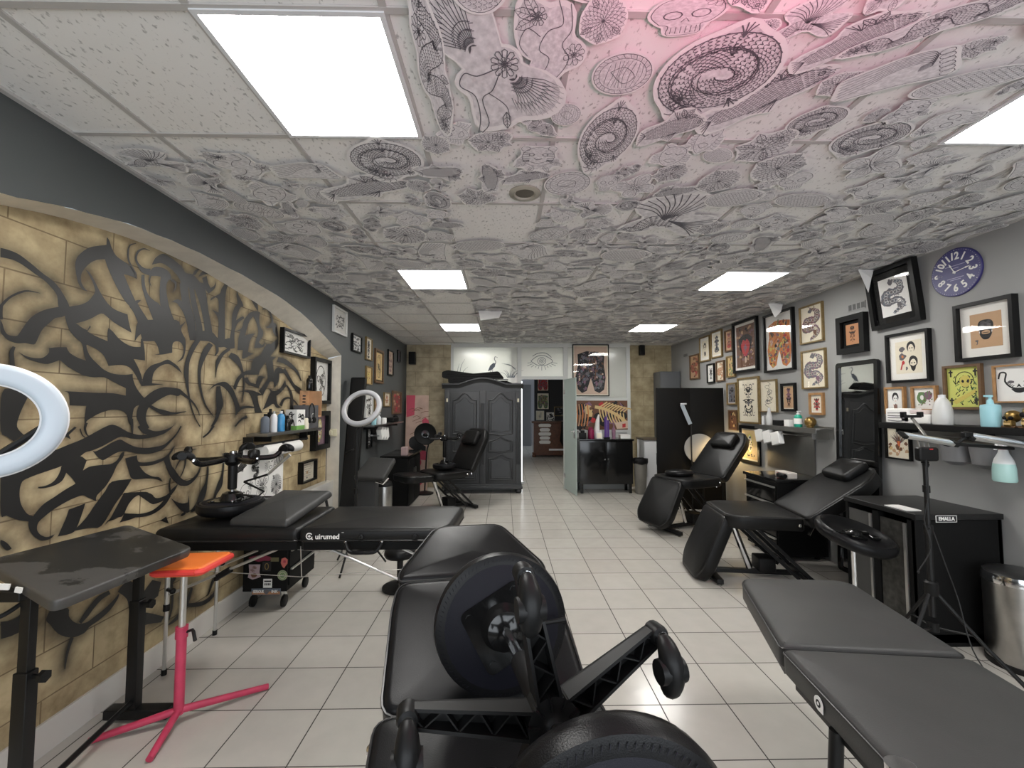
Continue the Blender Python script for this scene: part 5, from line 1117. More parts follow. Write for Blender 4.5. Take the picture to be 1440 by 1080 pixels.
    # slate wall, far left
    def L_(y0, y1, zt, zb, *a, **k):
        k.setdefault('group', 'framed flash on the slate wall')
        return picture(Matrix.Translation((XL + .002, (y0 + y1) / 2, (zt + zb) / 2)) @ MX, y1 - y0, zt - zb, *a, **k)
    L_(4.523, 4.904, 2.579, 2.291, 'whiteframe', 'white frame with dense black lettering, highest on the slate wall', 'script', 31, 'white', ('ink',), fw=.022, mount=.025)
    L_(5.096, 5.428, 2.377, 2.162, B, 'black frame with a grey townscape drawing, below the white frame', 'smudge', 32, 'white', ('inkgrey', 'ink', 'slateink', 'inkgrey'), fw=.016)
    L_(5.600, 5.857, 2.413, 2.114, G, 'pale narrow frame with a dark bird figure on cream', 'symmetric', 33, 'cream', ('slateink', 'ink'), fw=.012)
    L_(5.627, 5.868, 2.030, 1.790, G, 'small golden yellow print below the bird figure', 'symmetric', 34, 'bone', ('brownink', 'yellowink', 'bone'), fw=.010)
    L_(6.005, 6.410, 2.317, 1.829, BR, 'dark gold frame with two yellow faces in an oval mount', 'oval', 35, 'bone', ('ink', 'brownink'), fw=.03, mount=.02, mountc='blackmatte')
    L_(6.674, 6.994, 2.388, 1.987, B, 'narrow black frame with a pinkish figure print on the slate wall', 'symmetric', 36, 'skin', ('plum', 'brownink', 'skin'), fw=.02)
    L_(7.266, 7.443, 2.460, 2.255, B, 'tiny dark picture up by the corner loudspeaker', 'smudge', 37, 'inkgrey', ('plum', 'slateink', 'inkgrey'), fw=.012)
    L_(6.487, 6.807, 1.708, 1.494, G, 'small cream print with an orange blot above the shelf bottles', 'symmetric', 38, 'cream', ('brownink', 'orangeink'), fw=.012, mount=.02, mountc='cream')
    L_(6.974, 7.557, 1.751, 1.368, BR, 'rust brown print standing over the far end of the left shelf'.replace('left ', 'slate wall '), 'smudge', 39, 'brownink', ('red', 'brownink', 'tan', 'brownink'), fw=.02)
    L_(5.610, 5.930, 1.665, 1.346, 'whiteframe', 'black and white pattern print seen through the ring lamp', 'script', 40, 'white', ('ink',), fw=.008)
    L_(6.011, 6.314, 1.605, 1.419, G, 'small gold print seen at the rim of the ring lamp', 'symmetric', 41, 'tan', ('red', 'brownink'), fw=.012)
    L_(5.717, 5.912, 1.223, .936, B, 'black frame with white silhouettes, low down beyond the ring lamp', 'symmetric', 42, 'ink', ('white', 'inkgrey'), fw=.012)
    def N_(y0, y1, zt, zb, *a, **k):
        k.setdefault('group', 'frames in the graffiti niche')
        return picture(Matrix.Translation((XN + .002, (y0 + y1) / 2, (zt + zb) / 2)) @ MX, y1 - y0, zt - zb, *a, **k)
    N_(3.79, 4.314, 2.200, 1.975, B, 'wide black frame with white-on-black lettering, under the arch', 'script', 51, 'white', ('ink',), fw=.018, depth=.04)
    N_(4.40, 4.825, 2.008, 1.525, B, 'upright black frame with an oval of black lettering, by the arch pillar', 'oval', 52, 'white', ('ink',), fw=.035, depth=.05, mount=.01)
    N_(4.43, 4.794, 1.447, 1.041, B, 'black box frame with a pink and yellow spray print in the niche', 'lantern', 53, 'plum', ('pink', 'yellowink', 'greenink', 'plum'), fw=.05, depth=.06)
    N_(4.19, 4.510, .955, .745, B, 'black-framed certificate low in the niche behind the massage table', 'certificate', 54, 'cream', fw=.016, depth=.05, cat='framed certificate')
    # partition: the tall tattooed back and the skeleton poster
    M = Matrix.Translation((1.585, YP - .004, 2.155)) @ MY
    picture(M, .67, .95, B, 'tall black-framed print of a fully tattooed dark bodysuit on the partition', 'bodysuit', 61, 'skin', ('ink', 'inkgrey', 'plum', 'skin', 'brownink', 'ink', 'slateink', 'inkgrey', 'brownink'), fw=.016, depth=.03, mount=.02, mountc='cream', group='prints on the partition')
    t = MB(); t.M = Matrix.Translation((1.715, YP - .003, 1.335)) @ MY
    w, h = 1.08, .53; t.box((0, 0, 0), (w, h, .004), m=AI['brownink']); R = random.Random(8)
    z = .0024
    for k in range(60): t.poly([(a * w / 2, b * h / 2) for a, b in blob(R.uniform(-.92, .92), R.uniform(-.85, .85), .10, .2, R, 9, .4)], z + .00003 * k, AI[R.choice(('ink', 'ink', 'plum', 'brownink', 'red' if k % 4 == 0 else 'ink'))])
    z = .005
    t.poly(blob(-.18, .10, .075, .085, R, 12, .06), z, AI['bone']); t.poly(blob(-.13, .12, .028, .03, R, 9), z + .0003, AI['brownink']); t.poly([(-.2, .04), (-.1, .05), (-.11, -.03), (-.17, -.03)], z + .0002, AI['bone'])
    t.strip(spline([(-.06, .15), (.05, .13), (.2, .08), (.38, -.02), (.5, -.12)], 5), .055, z + .0004, AI['bone'])
    for k in range(9):
        x = .02 + .055 * k; t.strip(spline([(x, .14 - .1 * (k / 9)), (x + .09, .20 - .09 * k / 9), (x + .15, .24 - .16 * k / 9)], 4), .024, z + .0005, AI['bone']); t.strip(spline([(x, .12 - .1 * k / 9), (x + .02, .0 - .1 * k / 9), (x + .07, -.12 - .06 * k / 9)], 4), .024, z + .0006, AI['bone'])
    for k in range(6): t.strip(spline([(-.45 + .05 * k, .2), (-.43 + .05 * k, 0), (-.46 + .05 * k, -.2)], 4), .018, z + .0003, AI['orangeink' if k % 2 else 'tan'])
    t.poly([(.3, -.14), (.54, -.10), (.54, -.24), (.34, -.25)], z + .0008, AI['skin']); t.poly([(.44, -.16), (.50, -.15), (.50, -.22), (.44, -.23)], z + .001, AI['red'])
    o = t.build('skeleton_poster', [M_[k] for k in ART], smooth=0); tag(o, 'wide poster of a tan skeleton with ribs behind the glossy cabinet', 'poster')
    # reception pictures seen through the doorway
    for i, (x, z, w, h, fm, bg, pal, lab) in enumerate(((1.245, 2.215, .40, .50, B, 'skin', ('red', 'plum', 'slateink', 'red', 'brownink'), 'upper framed red bodysuit print on the dark reception wall'), (1.245, 1.655, .42, .56, B, 'cream', ('greenink', 'brownink', 'slateink', 'tan', 'plum'), 'lower framed green bodysuit print on the dark reception wall'))):
        picture(Matrix.Translation((x, 13.69, z)) @ MY, w, h, fm, lab, 'bodysuit', 70 + i, bg, pal, fw=.03, mount=.0, glass=False, group='prints in the reception')
    picture(Matrix.Translation((1.15, 13.69, 1.20)) @ MY, .26, .3, 'whiteframe', 'small pale sheet above the reception counter', 'lineart', 73, 'cream', ('inkgrey',), fw=.01, glass=False, group='prints in the reception')
    picture(Matrix.Translation((1.48, 13.69, 1.16)) @ MY, .28, .3, B, 'small black and white patterned picture beside the pale reception sheet', 'smudge', 74, 'white', ('ink', 'ink'), fw=.01, glass=False, group='prints in the reception')
    picture(Matrix.Translation((1.85, 13.69, 1.33)) @ MY, .5, .3, G, 'dark gilt-edged picture above the helmet in the reception', 'smudge', 75, 'ink', ('ink', 'inkgrey', 'ink'), fw=.02, glass=False, group='prints in the reception')
# ---------------------------------------------------------------- stools, tattoo chairs, massage tables
def stool(label, M, zs=.50, R=.205, arms='channel', arm_len=.28, group='stools set upside down', down=None, pads='vinyl', arm_phase=0):
    """five-star stool, built upright with its floor at z = 0; M turns it over onto whatever it lies on"""
    t = thing('rolling_stool', label, 'stool', M=M, group=group)
    b = MB()                                                   # padded seat
    b.lathe([(R - .025, zs), (R - .004, zs + .008), (R, zs + .03), (R - .004, zs + .05), (R - .018, zs + .066), (R - .05, zs + .076), (R * .4, zs + .084), (.01, zs + .086)], n=48)
    b.build('seat', pads, t, smooth=50)
    b = MB(); b.lathe([(.01, zs - .001), (R - .03, zs - .001), (R - .022, zs + .006)], n=40)
    for k in range(90):                                        # gathered, stapled edge of the cover
        a = 2 * PI * k / 90; b.tube([((R - .019) * math.cos(a), (R - .019) * math.sin(a), zs - .001), ((R - .012) * math.cos(a + .02), (R - .012) * math.sin(a + .02), zs + .003)], [.0004, .0010], 5)
    b.build('seat_underside', 'underside', t, smooth=50)
    b = MB(); b.prism(rrect(.19, .19, .02), zs - .008, zs - .002)
    for sx in (-1, 1):
        for sy in (-1, 1): b.lathe([(.011, zs - .012), (.011, zs - .008)], (sx * .072, sy * .072, 0), 10)
    b.build('mounting_plate', 'blackgloss', t)
    b = MB(); b.lathe([(.03, zs - .055), (.052, zs - .045), (.062, zs - .02), (.066, zs - .008)], n=24); b.box((.045, .02, zs - .035), (.06, .03, .025), b=.004); b.build('tilt_mechanism', 'blackgloss', t)
    b = MB(); b.tube([(.05, .02, zs - .035), (.12, .05, zs - .04), (.16, .07, zs - .035)], [.006, .006, .008], 8); b.build('lever', 'blackmetal', t)
    b = MB(); b.cyl((0, 0, zs * .55), (0, 0, zs - .05), .0135, n=16); b.build('gas_lift', 'chrome', t)
    b = MB(); b.lathe([(.026, .10), (.027, .12), (.0255, zs * .58 if arms == 'channel' else zs * .78), (.02, zs * .6 if arms == 'channel' else zs * .8)], n=18); b.build('sleeve', 'blackplastic', t)
    b = MB(); b.lathe([(.028, .045), (.05, .05), (.052, .095), (.036, .115), (.028, .12)], n=24)
    for k in range(10): a = 2 * PI * k / 10; b.box((.041 * math.cos(a), .041 * math.sin(a), .052), (.022, .004, .022), Matrix.Rotation(a, 3, 'Z'))
    b.build('hub', 'blackplastic', t)
    b = MB(); b.lathe([(.012, .028), (.019, .03), (.019, .046), (.012, .047)], n=16); b.build('hub_clip', 'chrome', t)
    d_ = (M.to_3x3().inverted() @ V(*(down or (0, 0, -1)))); d_ = V(d_.x, d_.y, 0); d_ = d_.normalized() if d_.length > .2 else None
    for k in range(5):
        a = arm_phase + 2 * PI * k / 5; c, s = math.cos(a), math.sin(a); Rz = Matrix.Rotation(a, 3, 'Z'); b = MB()
        if arms == 'channel':
            b.M = Rz.to_4x4(); l0, l1 = .045, arm_len
            w0, w1, h0, h1, zt = .025, .017, .05, .028, .098
            top = [(l0, -w0), (l1, -w1), (l1 + .012, 0), (l1, w1), (l0, w0)]
            b.prism(top, zt - .006, zt)
            for q in (-1, 1):
                b.add([(l0, q * w0, zt), (l1, q * w1, zt), (l1, q * w1, zt - h1), (l0, q * w0, zt - h0), (l0, q * (w0 - .006), zt), (l1, q * (w1 - .006), zt), (l1, q * (w1 - .006), zt - h1), (l0, q * (w0 - .006), zt - h0)], [(0, 1, 2, 3), (7, 6, 5, 4), (3, 2, 6, 7), (1, 5, 6, 2), (0, 3, 7, 4)])
            for i in range(7):
                x0 = l0 + (l1 - l0) * i / 7; x1 = l0 + (l1 - l0) * (i + 1) / 7; f0 = i / 7; y0 = (w0 + (w1 - w0) * f0 - .004) * (1 if i % 2 else -1); y1 = -(w0 + (w1 - w0) * (i + 1) / 7 - .004) * (1 if i % 2 else -1); hh = (h0 + (h1 - h0) * f0) * .85
                b.add([(x0, y0, zt - .004), (x1, y1, zt - .004), (x1, y1, zt - hh), (x0, y0, zt - hh), (x0 + .004, y0, zt - .004), (x1 + .004, y1, zt - .004), (x1 + .004, y1, zt - hh), (x0 + .004, y0, zt - hh)], [(0, 1, 2, 3), (7, 6, 5, 4), (3, 2, 6, 7)])
            b.lathe([(.017, zt - h1 - .006), (.02, zt - h1), (.02, zt), (.014, zt + .002)], (l1, 0, 0), 14)
            z0 = zt - h1 - .002
        else:
            b.tube(spline([(.03 * c, .03 * s, .075), (arm_len * .55 * c, arm_len * .55 * s, .085), (arm_len * .86 * c, arm_len * .86 * s, .082), (arm_len * c, arm_len * s, .055)], 5), [.017] * 10 + [.016] * 5 + [.015], 10); z0 = .058
        leg = b.build('leg', 'blackplastic' if arms == 'channel' else 'blackgloss', t)
        tip = V(arm_len * c, arm_len * s, z0); dd = d_ if d_ is not None else V(-s * .6 + c * .5, c * .6 + s * .5, 0).normalized(); S_ = V(0, 0, -1)
        b = MB(); b.tube([tip + V(0, 0, .006), tip + S_ * .012], .012, 10); b.build('stem_ring', 'chrome', leg)
        b = MB(); pth = [tip + S_ * .008 + dd * .0, tip + S_ * .022 + dd * .012, tip + S_ * .034 + dd * .034, tip + S_ * .034 + dd * .062, tip + S_ * .022 + dd * .086, tip + S_ * .008 + dd * .094]
        b.tube(spline(pth, 3), [.013, .015, .017, .019, .0205, .022, .0225, .023, .023, .023, .022, .021, .018, .014, .010, .006], 12)
        ax = S_.cross(dd); ctr = tip + S_ * .03 + dd * .05
        for q in (-1, 1): b.cyl(ctr + ax * q * .010, ctr + ax * q * .026, .025, .022, 18)
        b.build('caster', 'blackplastic', leg, smooth=50)
    return t

def chair_base(t, zs, rise=.0, feet=True):
    """scissor base of a tattoo chair: two floor bars, four slanting struts, gas spring"""
    bm_ = 'blackmetal'
    b = MB()
    for x in (-.36, .40): b.box((x, 0, .035), (.055, .56, .04), b=.006)
    b.box((.02, .0, .04), (.74, .05, .035), b=.005); b.build('floor_frame', bm_, t)
    for q in (-1, 1):
        for x0, x1 in ((-.14, .30), (-.04, .40)):
            b = MB(); p0, p1 = V(x0, q * .17, zs - .11), V(x1, q * .19, .05); d = p1 - p0
            b.box((p0 + p1) / 2, (.026, .02, d.length), Matrix.Rotation(math.atan2(d.x, d.z), 3, 'Y')); b.build('strut', bm_, t)
    b = MB(); b.cyl((-.02, 0, .07), (-.16, 0, zs - .13), .028, n=14); b.build('gas_spring', 'chrome', t)
    b = MB(); b.box((.10, 0, .115), (.14, .16, .12), b=.015); b.build('pump_housing', 'blackplastic', t)
    b = MB()
    for x, q in ((-.36, -1), (-.36, 1), (.40, -1), (.40, 1)):
        b = MB(); b.lathe([(.02, 0), (.024, .006), (.012, .02)], (x, q * .25, 0), 12); b.build('foot', 'steel', t)
    b = MB(); b.box((0, 0, zs - .105), (.52, .36, .03), b=.004); b.build('seat_frame', bm_, t)

def tattoo_chair(label, loc, rz, zs, seat, back, leg, pad='vinyl_chair', pillow=None, group='black tattoo chairs', th=.09, base=True, head=None, tilt_seat=0):
    t = thing('tattoo_chair', label, 'tattoo chair', loc, rz, group)
    sl, sw = seat; s0, s1 = -sl / 2, sl / 2
    b = MB(); b.M = Matrix.Translation((s1, 0, zs)) @ Matrix.Rotation(rad(tilt_seat), 4, 'Y')
    out = dens(rpoly([(-sl, -sw * .40), (-sl * .82, -sw / 2), (0, -sw / 2), (0, sw / 2), (-sl * .82, sw / 2), (-sl, sw * .40)], .05), .06)
    b.pad(out, -th, 0, .022, .010); seatp = b.build('seat', pad, t, smooth=50)
    b = MB(); b.M = Matrix.Translation((s1, 0, zs)) @ Matrix.Rotation(rad(tilt_seat), 4, 'Y'); b.tube([(x, y, -.012) for x, y in out] + [(out[0][0], out[0][1], -.012)], .0045, 6, False); b.build('piping', 'piping', seatp)
    ba, bl, bw, btop = back
    MBk = Matrix.Translation((s1 + .012, 0, zs - .01)) @ Matrix.Rotation(rad(-ba), 4, 'Y')
    out = dens(rpoly([(0.0, -bw * .5), (bl * .78, -bw / 2), (bl, -btop / 2), (bl, btop / 2), (bl * .78, bw / 2), (0.0, bw * .5)], .06), .06)
    b = MB(); b.M = MBk; b.pad(out, -th, 0, .026, .014); bk = b.build('backrest', pad, t, smooth=50)
    b = MB(); b.M = MBk; b.tube([(x, y, -.014) for x, y in out] + [(out[0][0], out[0][1], -.014)], .0045, 6, False); b.build('piping', 'piping', bk)
    b = MB(); b.M = MBk
    for q in (-1, 1): b.box((bl * .45, q * bw * .25, -th - .015), (bl * .8, .03, .03), b=.004)
    b.build('back_frame', 'blackmetal', t)
    for q in (-1, 1): b = MB(); b.lathe([(.012, 0), (.014, .006), (.008, .012)], (s1 - .05, q * (sw / 2 + .001), zs - th * .55), 10, Matrix.Rotation(-q * PI / 2, 3, 'X')); b.build('chrome_bolt', 'chrome', t)
    b = MB(); b.M = MBk; b.cyl((bl * .35, 0, -th - .03), (.02, 0, -th - .16), .014, n=10); b.build('back_gas_spring', 'chrome', t)
    if pillow:
        pu, pl, pw, pt = pillow
        b = MB(); b.M = MBk @ Matrix.Translation((pu, 0, .004)); b.pad(dens(rrect(pl, pw, .045), .06), 0, pt, .03, .012); b.build('headrest', pad, t, smooth=50)
    if head:
        ha, hl, hw0, hw1 = head
        Mh = MBk @ Matrix.Translation((bl + .012, 0, -.004)) @ Matrix.Rotation(rad(-ha), 4, 'Y')
        out = dens(rpoly([(0, -hw0 / 2), (hl * .15, -hw0 / 2), (hl, -hw1 / 2), (hl, hw1 / 2), (hl * .15, hw0 / 2), (0, hw0 / 2)], .05), .05)
        b = MB(); b.M = Mh; b.pad(out, -.085, 0, .026, .014); hd = b.build('headrest', pad, t, smooth=50)
        b = MB(); b.M = Mh; b.tube([(x, y, -.014) for x, y in out] + [(out[0][0], out[0][1], -.014)], .0045, 6, False); b.build('piping', 'piping', hd)
    if leg:
        la, ll, lw = leg
        Ml = Matrix.Translation((s0 - .012, 0, zs - .015)) @ Matrix.Rotation(PI, 4, 'Z') @ Matrix.Rotation(rad(la), 4, 'Y')
        out = dens(rpoly([(0, -lw * .46), (ll * .8, -lw / 2), (ll, -lw * .34), (ll, lw * .34), (ll * .8, lw / 2), (0, lw * .46)], .06), .06)
        b = MB(); b.M = Ml; b.pad(out, -th, 0, .026, .012); lg = b.build('leg_rest', pad, t, smooth=50)
        b = MB(); b.M = Ml; b.tube([(x, y, -.014) for x, y in out] + [(out[0][0], out[0][1], -.014)], .0045, 6, False); b.build('piping', 'piping', lg)
        b = MB(); b.M = Ml; b.box((ll * .45, 0, -th - .012), (ll * .8, .16, .02), b=.004); b.build('leg_frame', 'blackmetal', t)
    if base: chair_base(t, zs)
    return t

def chairs():
    # chair in front of the camera, backrest reclined away from it
    t = tattoo_chair('black reclining tattoo chair in the middle, carrying an upturned stool', (.008, .965, 0), rad(99.5), .672, (.56, .62), (23, .475, .60, .565), None, 'vinyl', head=(-4, .335, .575, .30), th=.085, tilt_seat=-4)
    b = MB(); b.M = Matrix.Translation((-.02, 0, .655)) @ Matrix.Rotation(rad(-4), 4, 'Y')
    for k in range(4):
        y = -.15 + .1 * k; b.pad(dens(rrect(.30, .085, .02, cx=-.06, cy=y), .05), -.01, .016, .012, .004)
    b.build('seat_channel', 'vinyl', t, smooth=50)
    # upturned stool lying on that chair
    D, H = V(-.002, 1.255, .872), V(.088, .82, .918)
    ax = (D - H); ln = ax.length; z = ax.normalized(); org = H - z * .07
    stool('upturned stool with its round black underside towards the viewer, on the middle chair', basis(org, z, (.883, 0, .469)), zs=ln + .07, R=.195, arm_len=.262)
    D, H = V(.155, .60, .878), V(.19, .22, .85)
    ax = (D - H); ln = ax.length; z = ax.normalized()
    stool('second overturned stool, its round cushion cut by the bottom edge of the view', basis(H - z * .07, z, (1, 0, .2)), zs=ln + .07, R=.185, arm_len=.27)
    # two chairs along the right wall
    tattoo_chair('black tattoo chair with folded-down leg rest beside the desk and leaning mirror', (2.20, 3.83, 0), rad(-8), .59, (.60, .64), (34, .72, .60, .42), (66, .60, .56), th=.11, pillow=(.60, .24, .34, .07))
    tattoo_chair('black tattoo chair in front of the tall black folding screen', (2.26, 5.33, 0), rad(22), .635, (.60, .58), (46, .74, .56, .40), (60, .58, .54), th=.105, pillow=(.56, .22, .34, .07))
    # chair by the wardrobe
    tattoo_chair('black tattoo chair with raised leg rest in front of the dark wardrobe', (-.88, 6.25, 0), rad(42), .575, (.55, .56), (60, .68, .54, .40), (-3, .42, .5), pillow=(.50, .22, .34, .08))
    # stools standing upside down on the other furniture
    def flip(x, y, z, zs, a): return Matrix.Translation((x, y, z + zs + .086)) @ Matrix.Rotation(PI, 4, 'X') @ Matrix.Rotation(a, 4, 'Z')
    stool('upturned stool with curved tubular legs standing on the branded massage table', flip(-1.70, 2.73, .828, .335, 0), zs=.335, R=.185, arms='tube', arm_len=.265, arm_phase=rad(175))
    stool('upturned stool standing on the tattoo chair next to the wardrobe', flip(-.86, 6.22, .587, .44, .4), zs=.44, R=.17, arms='tube', arm_len=.24)
    # round arm cushion left on the chair before the screen
    c = MB(); c.lathe([(.10, 0), (.165, .006), (.175, .03), (.16, .052), (.10, .062), (.01, .064)], n=32)
    o = c.build('round_cushion', 'vinyl', smooth=50); o.location = (2.17, 5.30, .648); o.scale = (1, .8, 1); tag(o, 'round black arm cushion lying on the chair before the folding screen', 'cushion')
    # stool by the desk: dished seat turned over on its post
    t = thing('upturned_stool', 'stool with an upturned dished black seat, standing next to the desk', 'stool', (2.35, 2.88, 0))
    b = MB(); b.M = Matrix.Translation((0, 0, .60)) @ Matrix.Rotation(rad(15), 4, 'X') @ Matrix.Rotation(rad(9), 4, 'Y')
    b.lathe([(.06, -.012), (.17, -.012), (.215, .0), (.232, .03), (.226, .058), (.205, .072), (.185, .062), (.16, .035), (.06, .028), (.01, .028)], n=44); b.build('seat', 'vinyl', t, smooth=50)
    b = MB(); b.M = Matrix.Translation((0, 0, .60)) @ Matrix.Rotation(rad(15), 4, 'X') @ Matrix.Rotation(rad(9), 4, 'Y')
    b.box((0, 0, .038), (.11, .09, .02), b=.005); b.lathe([(.04, .03), (.042, .055), (.03, .066)], n=18); b.box((-.11, -.02, .05), (.18, .018, .012), b=.003); b.box((.07, .03, .048), (.08, .03, .02), b=.004); b.box((.12, -.02, .045), (.06, .035, .018), b=.004)
    b.build('tilt_mechanism', 'blackgloss', t)
    b = MB(); b.cyl((0, 0, .25), (0, 0, .60), .016, n=16); b.build('gas_lift', 'chrome', t)
    b = MB(); b.cyl((0, 0, .08), (0, 0, .27), .028, n=18); b.build('sleeve', 'whiteplastic', t)
    b = MB(); b.lathe([(.05, .05), (.05, .09), (.03, .1)], n=20); b.build('hub', 'blackplastic', t)
    for k in range(5):
        a = 2 * PI * k / 5 + .3; b = MB(); b.tube([(.03 * math.cos(a), .03 * math.sin(a), .075), (.24 * math.cos(a), .24 * math.sin(a), .06)], [.02, .014], 8); leg = b.build('leg', 'blackplastic', t)
        b = MB(); p = V(.24 * math.cos(a), .24 * math.sin(a), .026)
        for q in (-1, 1): b.cyl(p + V(-math.sin(a), math.cos(a), 0) * .006 * q, p + V(-math.sin(a), math.cos(a), 0) * .022 * q, .026, n=14)
        b.cyl(p, p + V(0, 0, .03), .008, n=8); b.build('caster', 'blackplastic', leg)

def tables():
    # massage table on the right, two dark grey cushions
    t = thing('massage_table', 'matt charcoal massage table cut by the lower corner of the view, opposite the desk', 'massage table', (1.27, 1.2, 0), group='folding massage tables')
    off = Matrix.Translation((-1.27, -1.2, 0))
    far = [(.985, 1.548), (1.588, 1.478), (1.685, 2.06), (1.64, 2.118), (1.20, 2.150), (1.155, 2.10)]; near = [(.84, .25), (1.46, .18), (1.586, 1.466), (.978, 1.536)]
    tops = []
    for o_, nm in ((far, 'far'), (near, 'near')):
        b = MB(); b.M = off; out = dens(rpoly(o_, .03), .06); b.pad(out, .566, .65, .022, .008); c = b.build('cushion', 'vinyl_matte', t, smooth=50); tops.append(c)
        b = MB(); b.M = off; b.tube([(x, y, .636) for x, y in out] + [(out[0][0], out[0][1], .636)], .0035, 6, False); b.build('piping', 'piping', c)
    b = MB(); b.M = off
    for o_ in (far, near):
        c = sum((V(*p) for p in o_), V(0, 0)) / len(o_); b.prism([(c.x + (x - c.x) * .93, c.y + (y - c.y) * .93) for x, y in o_], .535, .568)
    b.build('table_frame', 'blackmetal', t)
    def tleg(a, bq):
        m = MB(); m.M = off; m.tube([a, bq], .019, 12); m.lathe([(.022, 0), (.024, .02), (.02, .03)], (bq[0], bq[1], 0), 12); l = m.build('leg', 'blackmetal', t)
        m = MB(); m.M = off; d = V(*a).lerp(V(*bq), .22); m.cyl(d + V(-.018, 0, 0), d + V(-.04, 0, 0), .012, n=8); m.build('leg_knob', 'blackplastic', l)
    tleg((.965, 1.27, .56), (.90, 1.24, .0)); tleg((1.50, 1.19, .56), (1.55, 1.16, .0)); tleg((.93, .42, .56), (.90, .40, .0)); tleg((1.42, .36, .56), (1.45, .34, .0))
    b = MB(); b.M = off; b.tube([(1.02, 1.26, .53), (1.14, 1.60, .55)], .009, 8); b.tube([(1.50, 1.18, .5), (1.46, 1.55, .55)], .009, 8); b.build('brace', 'alu', t)
    # white ring emblem on the side, silver tape on the corner
    b = MB(); d = V(.978 - .84, 1.536 - .25, 0).normalized(); nrm = V(-d.y, d.x, 0); p = V(.84, .25, 0) + d * 1.075 + nrm * .0035; b.M = off @ basis((p.x, p.y, .603), nrm, -d)
    b.m = 0; b.prism(circ(.021, 24), 0, .002); b.m = 1; b.prism(circ(.011, 18), 0, .0028); b.m = 0; b.prism(circ(.005, 12), 0, .0034); b.prism([(.008, -.02), (.02, -.02), (.02, -.006), (.008, -.006)], 0, .0022); b.build('emblem', ['white', 'ink'], t, label='white ring emblem')
    b = MB(); p = V(.84, .25, 0) + d * .79; b.M = off @ Matrix.Translation((p.x + .012, p.y, .651)); b.prism(circ(.034, 14, e=.8), -.03, .004); b.build('foil_patch', 'chrome', t, label='silver tape patch')
    # branded massage table on the left
    t = thing('massage_table', 'glossy black folding massage table with a white Quirumed logo, along the graffiti niche', 'massage table', (-1.1, 2.72, 0), group='folding massage tables')
    off = Matrix.Translation((1.1, -2.72, 0)); z1, z0 = .815, .738
    for x0, x1 in ((-1.945, -1.152), (-1.146, -.30)):
        b = MB(); b.M = off
        ol = [(x0, 2.44), (x1, 2.44), (x1, 3.0), (x0, 3.0)]
        if x1 > -.4: ol = [(x0, 2.44), (x1 - .05, 2.44), (x1, 2.52), (x1 + .03, 2.95), (x1 - .03, 3.0), (x0, 3.0)]
        out = dens(rpoly(ol, .03), .06); b.pad(out, z0, z1, .028, .012); c = b.build('cushion', 'vinyl_chair', t, smooth=50)
        b = MB(); b.M = off; b.tube([(x, y, z0 + .012) for x, y in out] + [(out[0][0], out[0][1], z0 + .012)], .004, 6, False); b.build('piping', 'piping', c)
        m = MB(); m.M = off; m.box(((x0 + x1) / 2, 2.72, z0 - .025), (x1 - x0 - .03, .50, .05), b=.004); m.build('table_frame', 'blackmatte', t)
    def aleg(x, y, h=.70):
        m = MB(); m.M = off; m.cyl((x, y, .36), (x, y, h), .0125, n=12); m.cyl((x, y, .0), (x, y, .37), .010, n=12); l = m.build('leg', 'alu', t)
        m = MB(); m.M = off; m.cyl((x, y, .35), (x, y, .385), .0165, n=12); m.build('leg_collar', 'blackplastic', l)
        m = MB(); m.M = off; m.cyl((x + .01, y - .01, .47), (x + .05, y - .03, .47), .010, n=8); m.ball((x + .055, y - .032, .47), .016, 8); m.build('leg_knob', 'blackplastic', l)
        m = MB(); m.M = off; m.cyl((x, y, 0), (x, y, .03), .014, n=12); m.build('leg_tip', 'blackplastic', l)
    for x in (-1.90, -.42):
        for y in (2.50, 2.92): aleg(x, y)
    for y in (2.50, 2.92):
        for xa, za, xb in ((-1.885, .44, -1.22), (-.435, .44, -1.06)):
            m = MB(); m.M = off; m.cyl((xa, y, za), (xb, y, .715), .008, n=10); m.build('brace', 'alu', t)
        m = MB(); m.M = off; m.cyl((-1.62, y - .0, .535), (-1.55, y, .575), .018, n=10); m.build('brace_clamp', 'blackplastic', t)
        m = MB(); m.M = off; m.tube([(-1.89, y, .58), (-1.15, y, .53), (-.43, y, .58)], .0022, 6); m.build('steel_cable', 'alu', t)
        m = MB(); m.M = off; m.tube([(-1.15, y, .53), (-1.16, y, .70)], .003, 6); m.build('hanger', 'alu', t)
    m = MB(); m.M = off @ Matrix.Translation((0, 2.4385, 0)) @ MY
    m.strip(ring_pts(-1.085, .776, .016, .016, 24, .6, 6.1), .0055, .0015); m.box((-1.085, .776, .0015), (.016, .005, .001)); m.box((-1.085, .776, .0015), (.005, .016, .001)); m.strip([(-1.074, .765), (-1.066, .757)], .006, .0015)
    text_mesh(m, 'uirumed', .040, Matrix.Translation((-.985, .772, .0012)), bold=.0006); m.box((-.900, .795, .0012), (.012, .0018, .001)); m.build('logo_lettering', 'white', t, label='white Quirumed logo')
    for x in (-.80, -.50): b = MB(); b.M = off; b.lathe([(.016, 0), (.016, .010), (.008, .012), (.008, .02)], (x, 2.438, .772), 18, Matrix.Rotation(PI / 2, 3, 'X')); b.build('side_knob', 'blackplastic', t)
    for x in (-.88, -.68): b = MB(); b.M = off; b.ball((x, 2.43, .745), .010, 8); b.build('carry_stud', 'chrome', t)
    b = MB(); b.M = off; b.tube(spline([(-.88, 2.43, .742), (-.85, 2.41, .70), (-.78, 2.405, .695), (-.71, 2.41, .70), (-.68, 2.43, .742)], 5), .011, 8); b.build('carry_handle', 'vinyl', t)
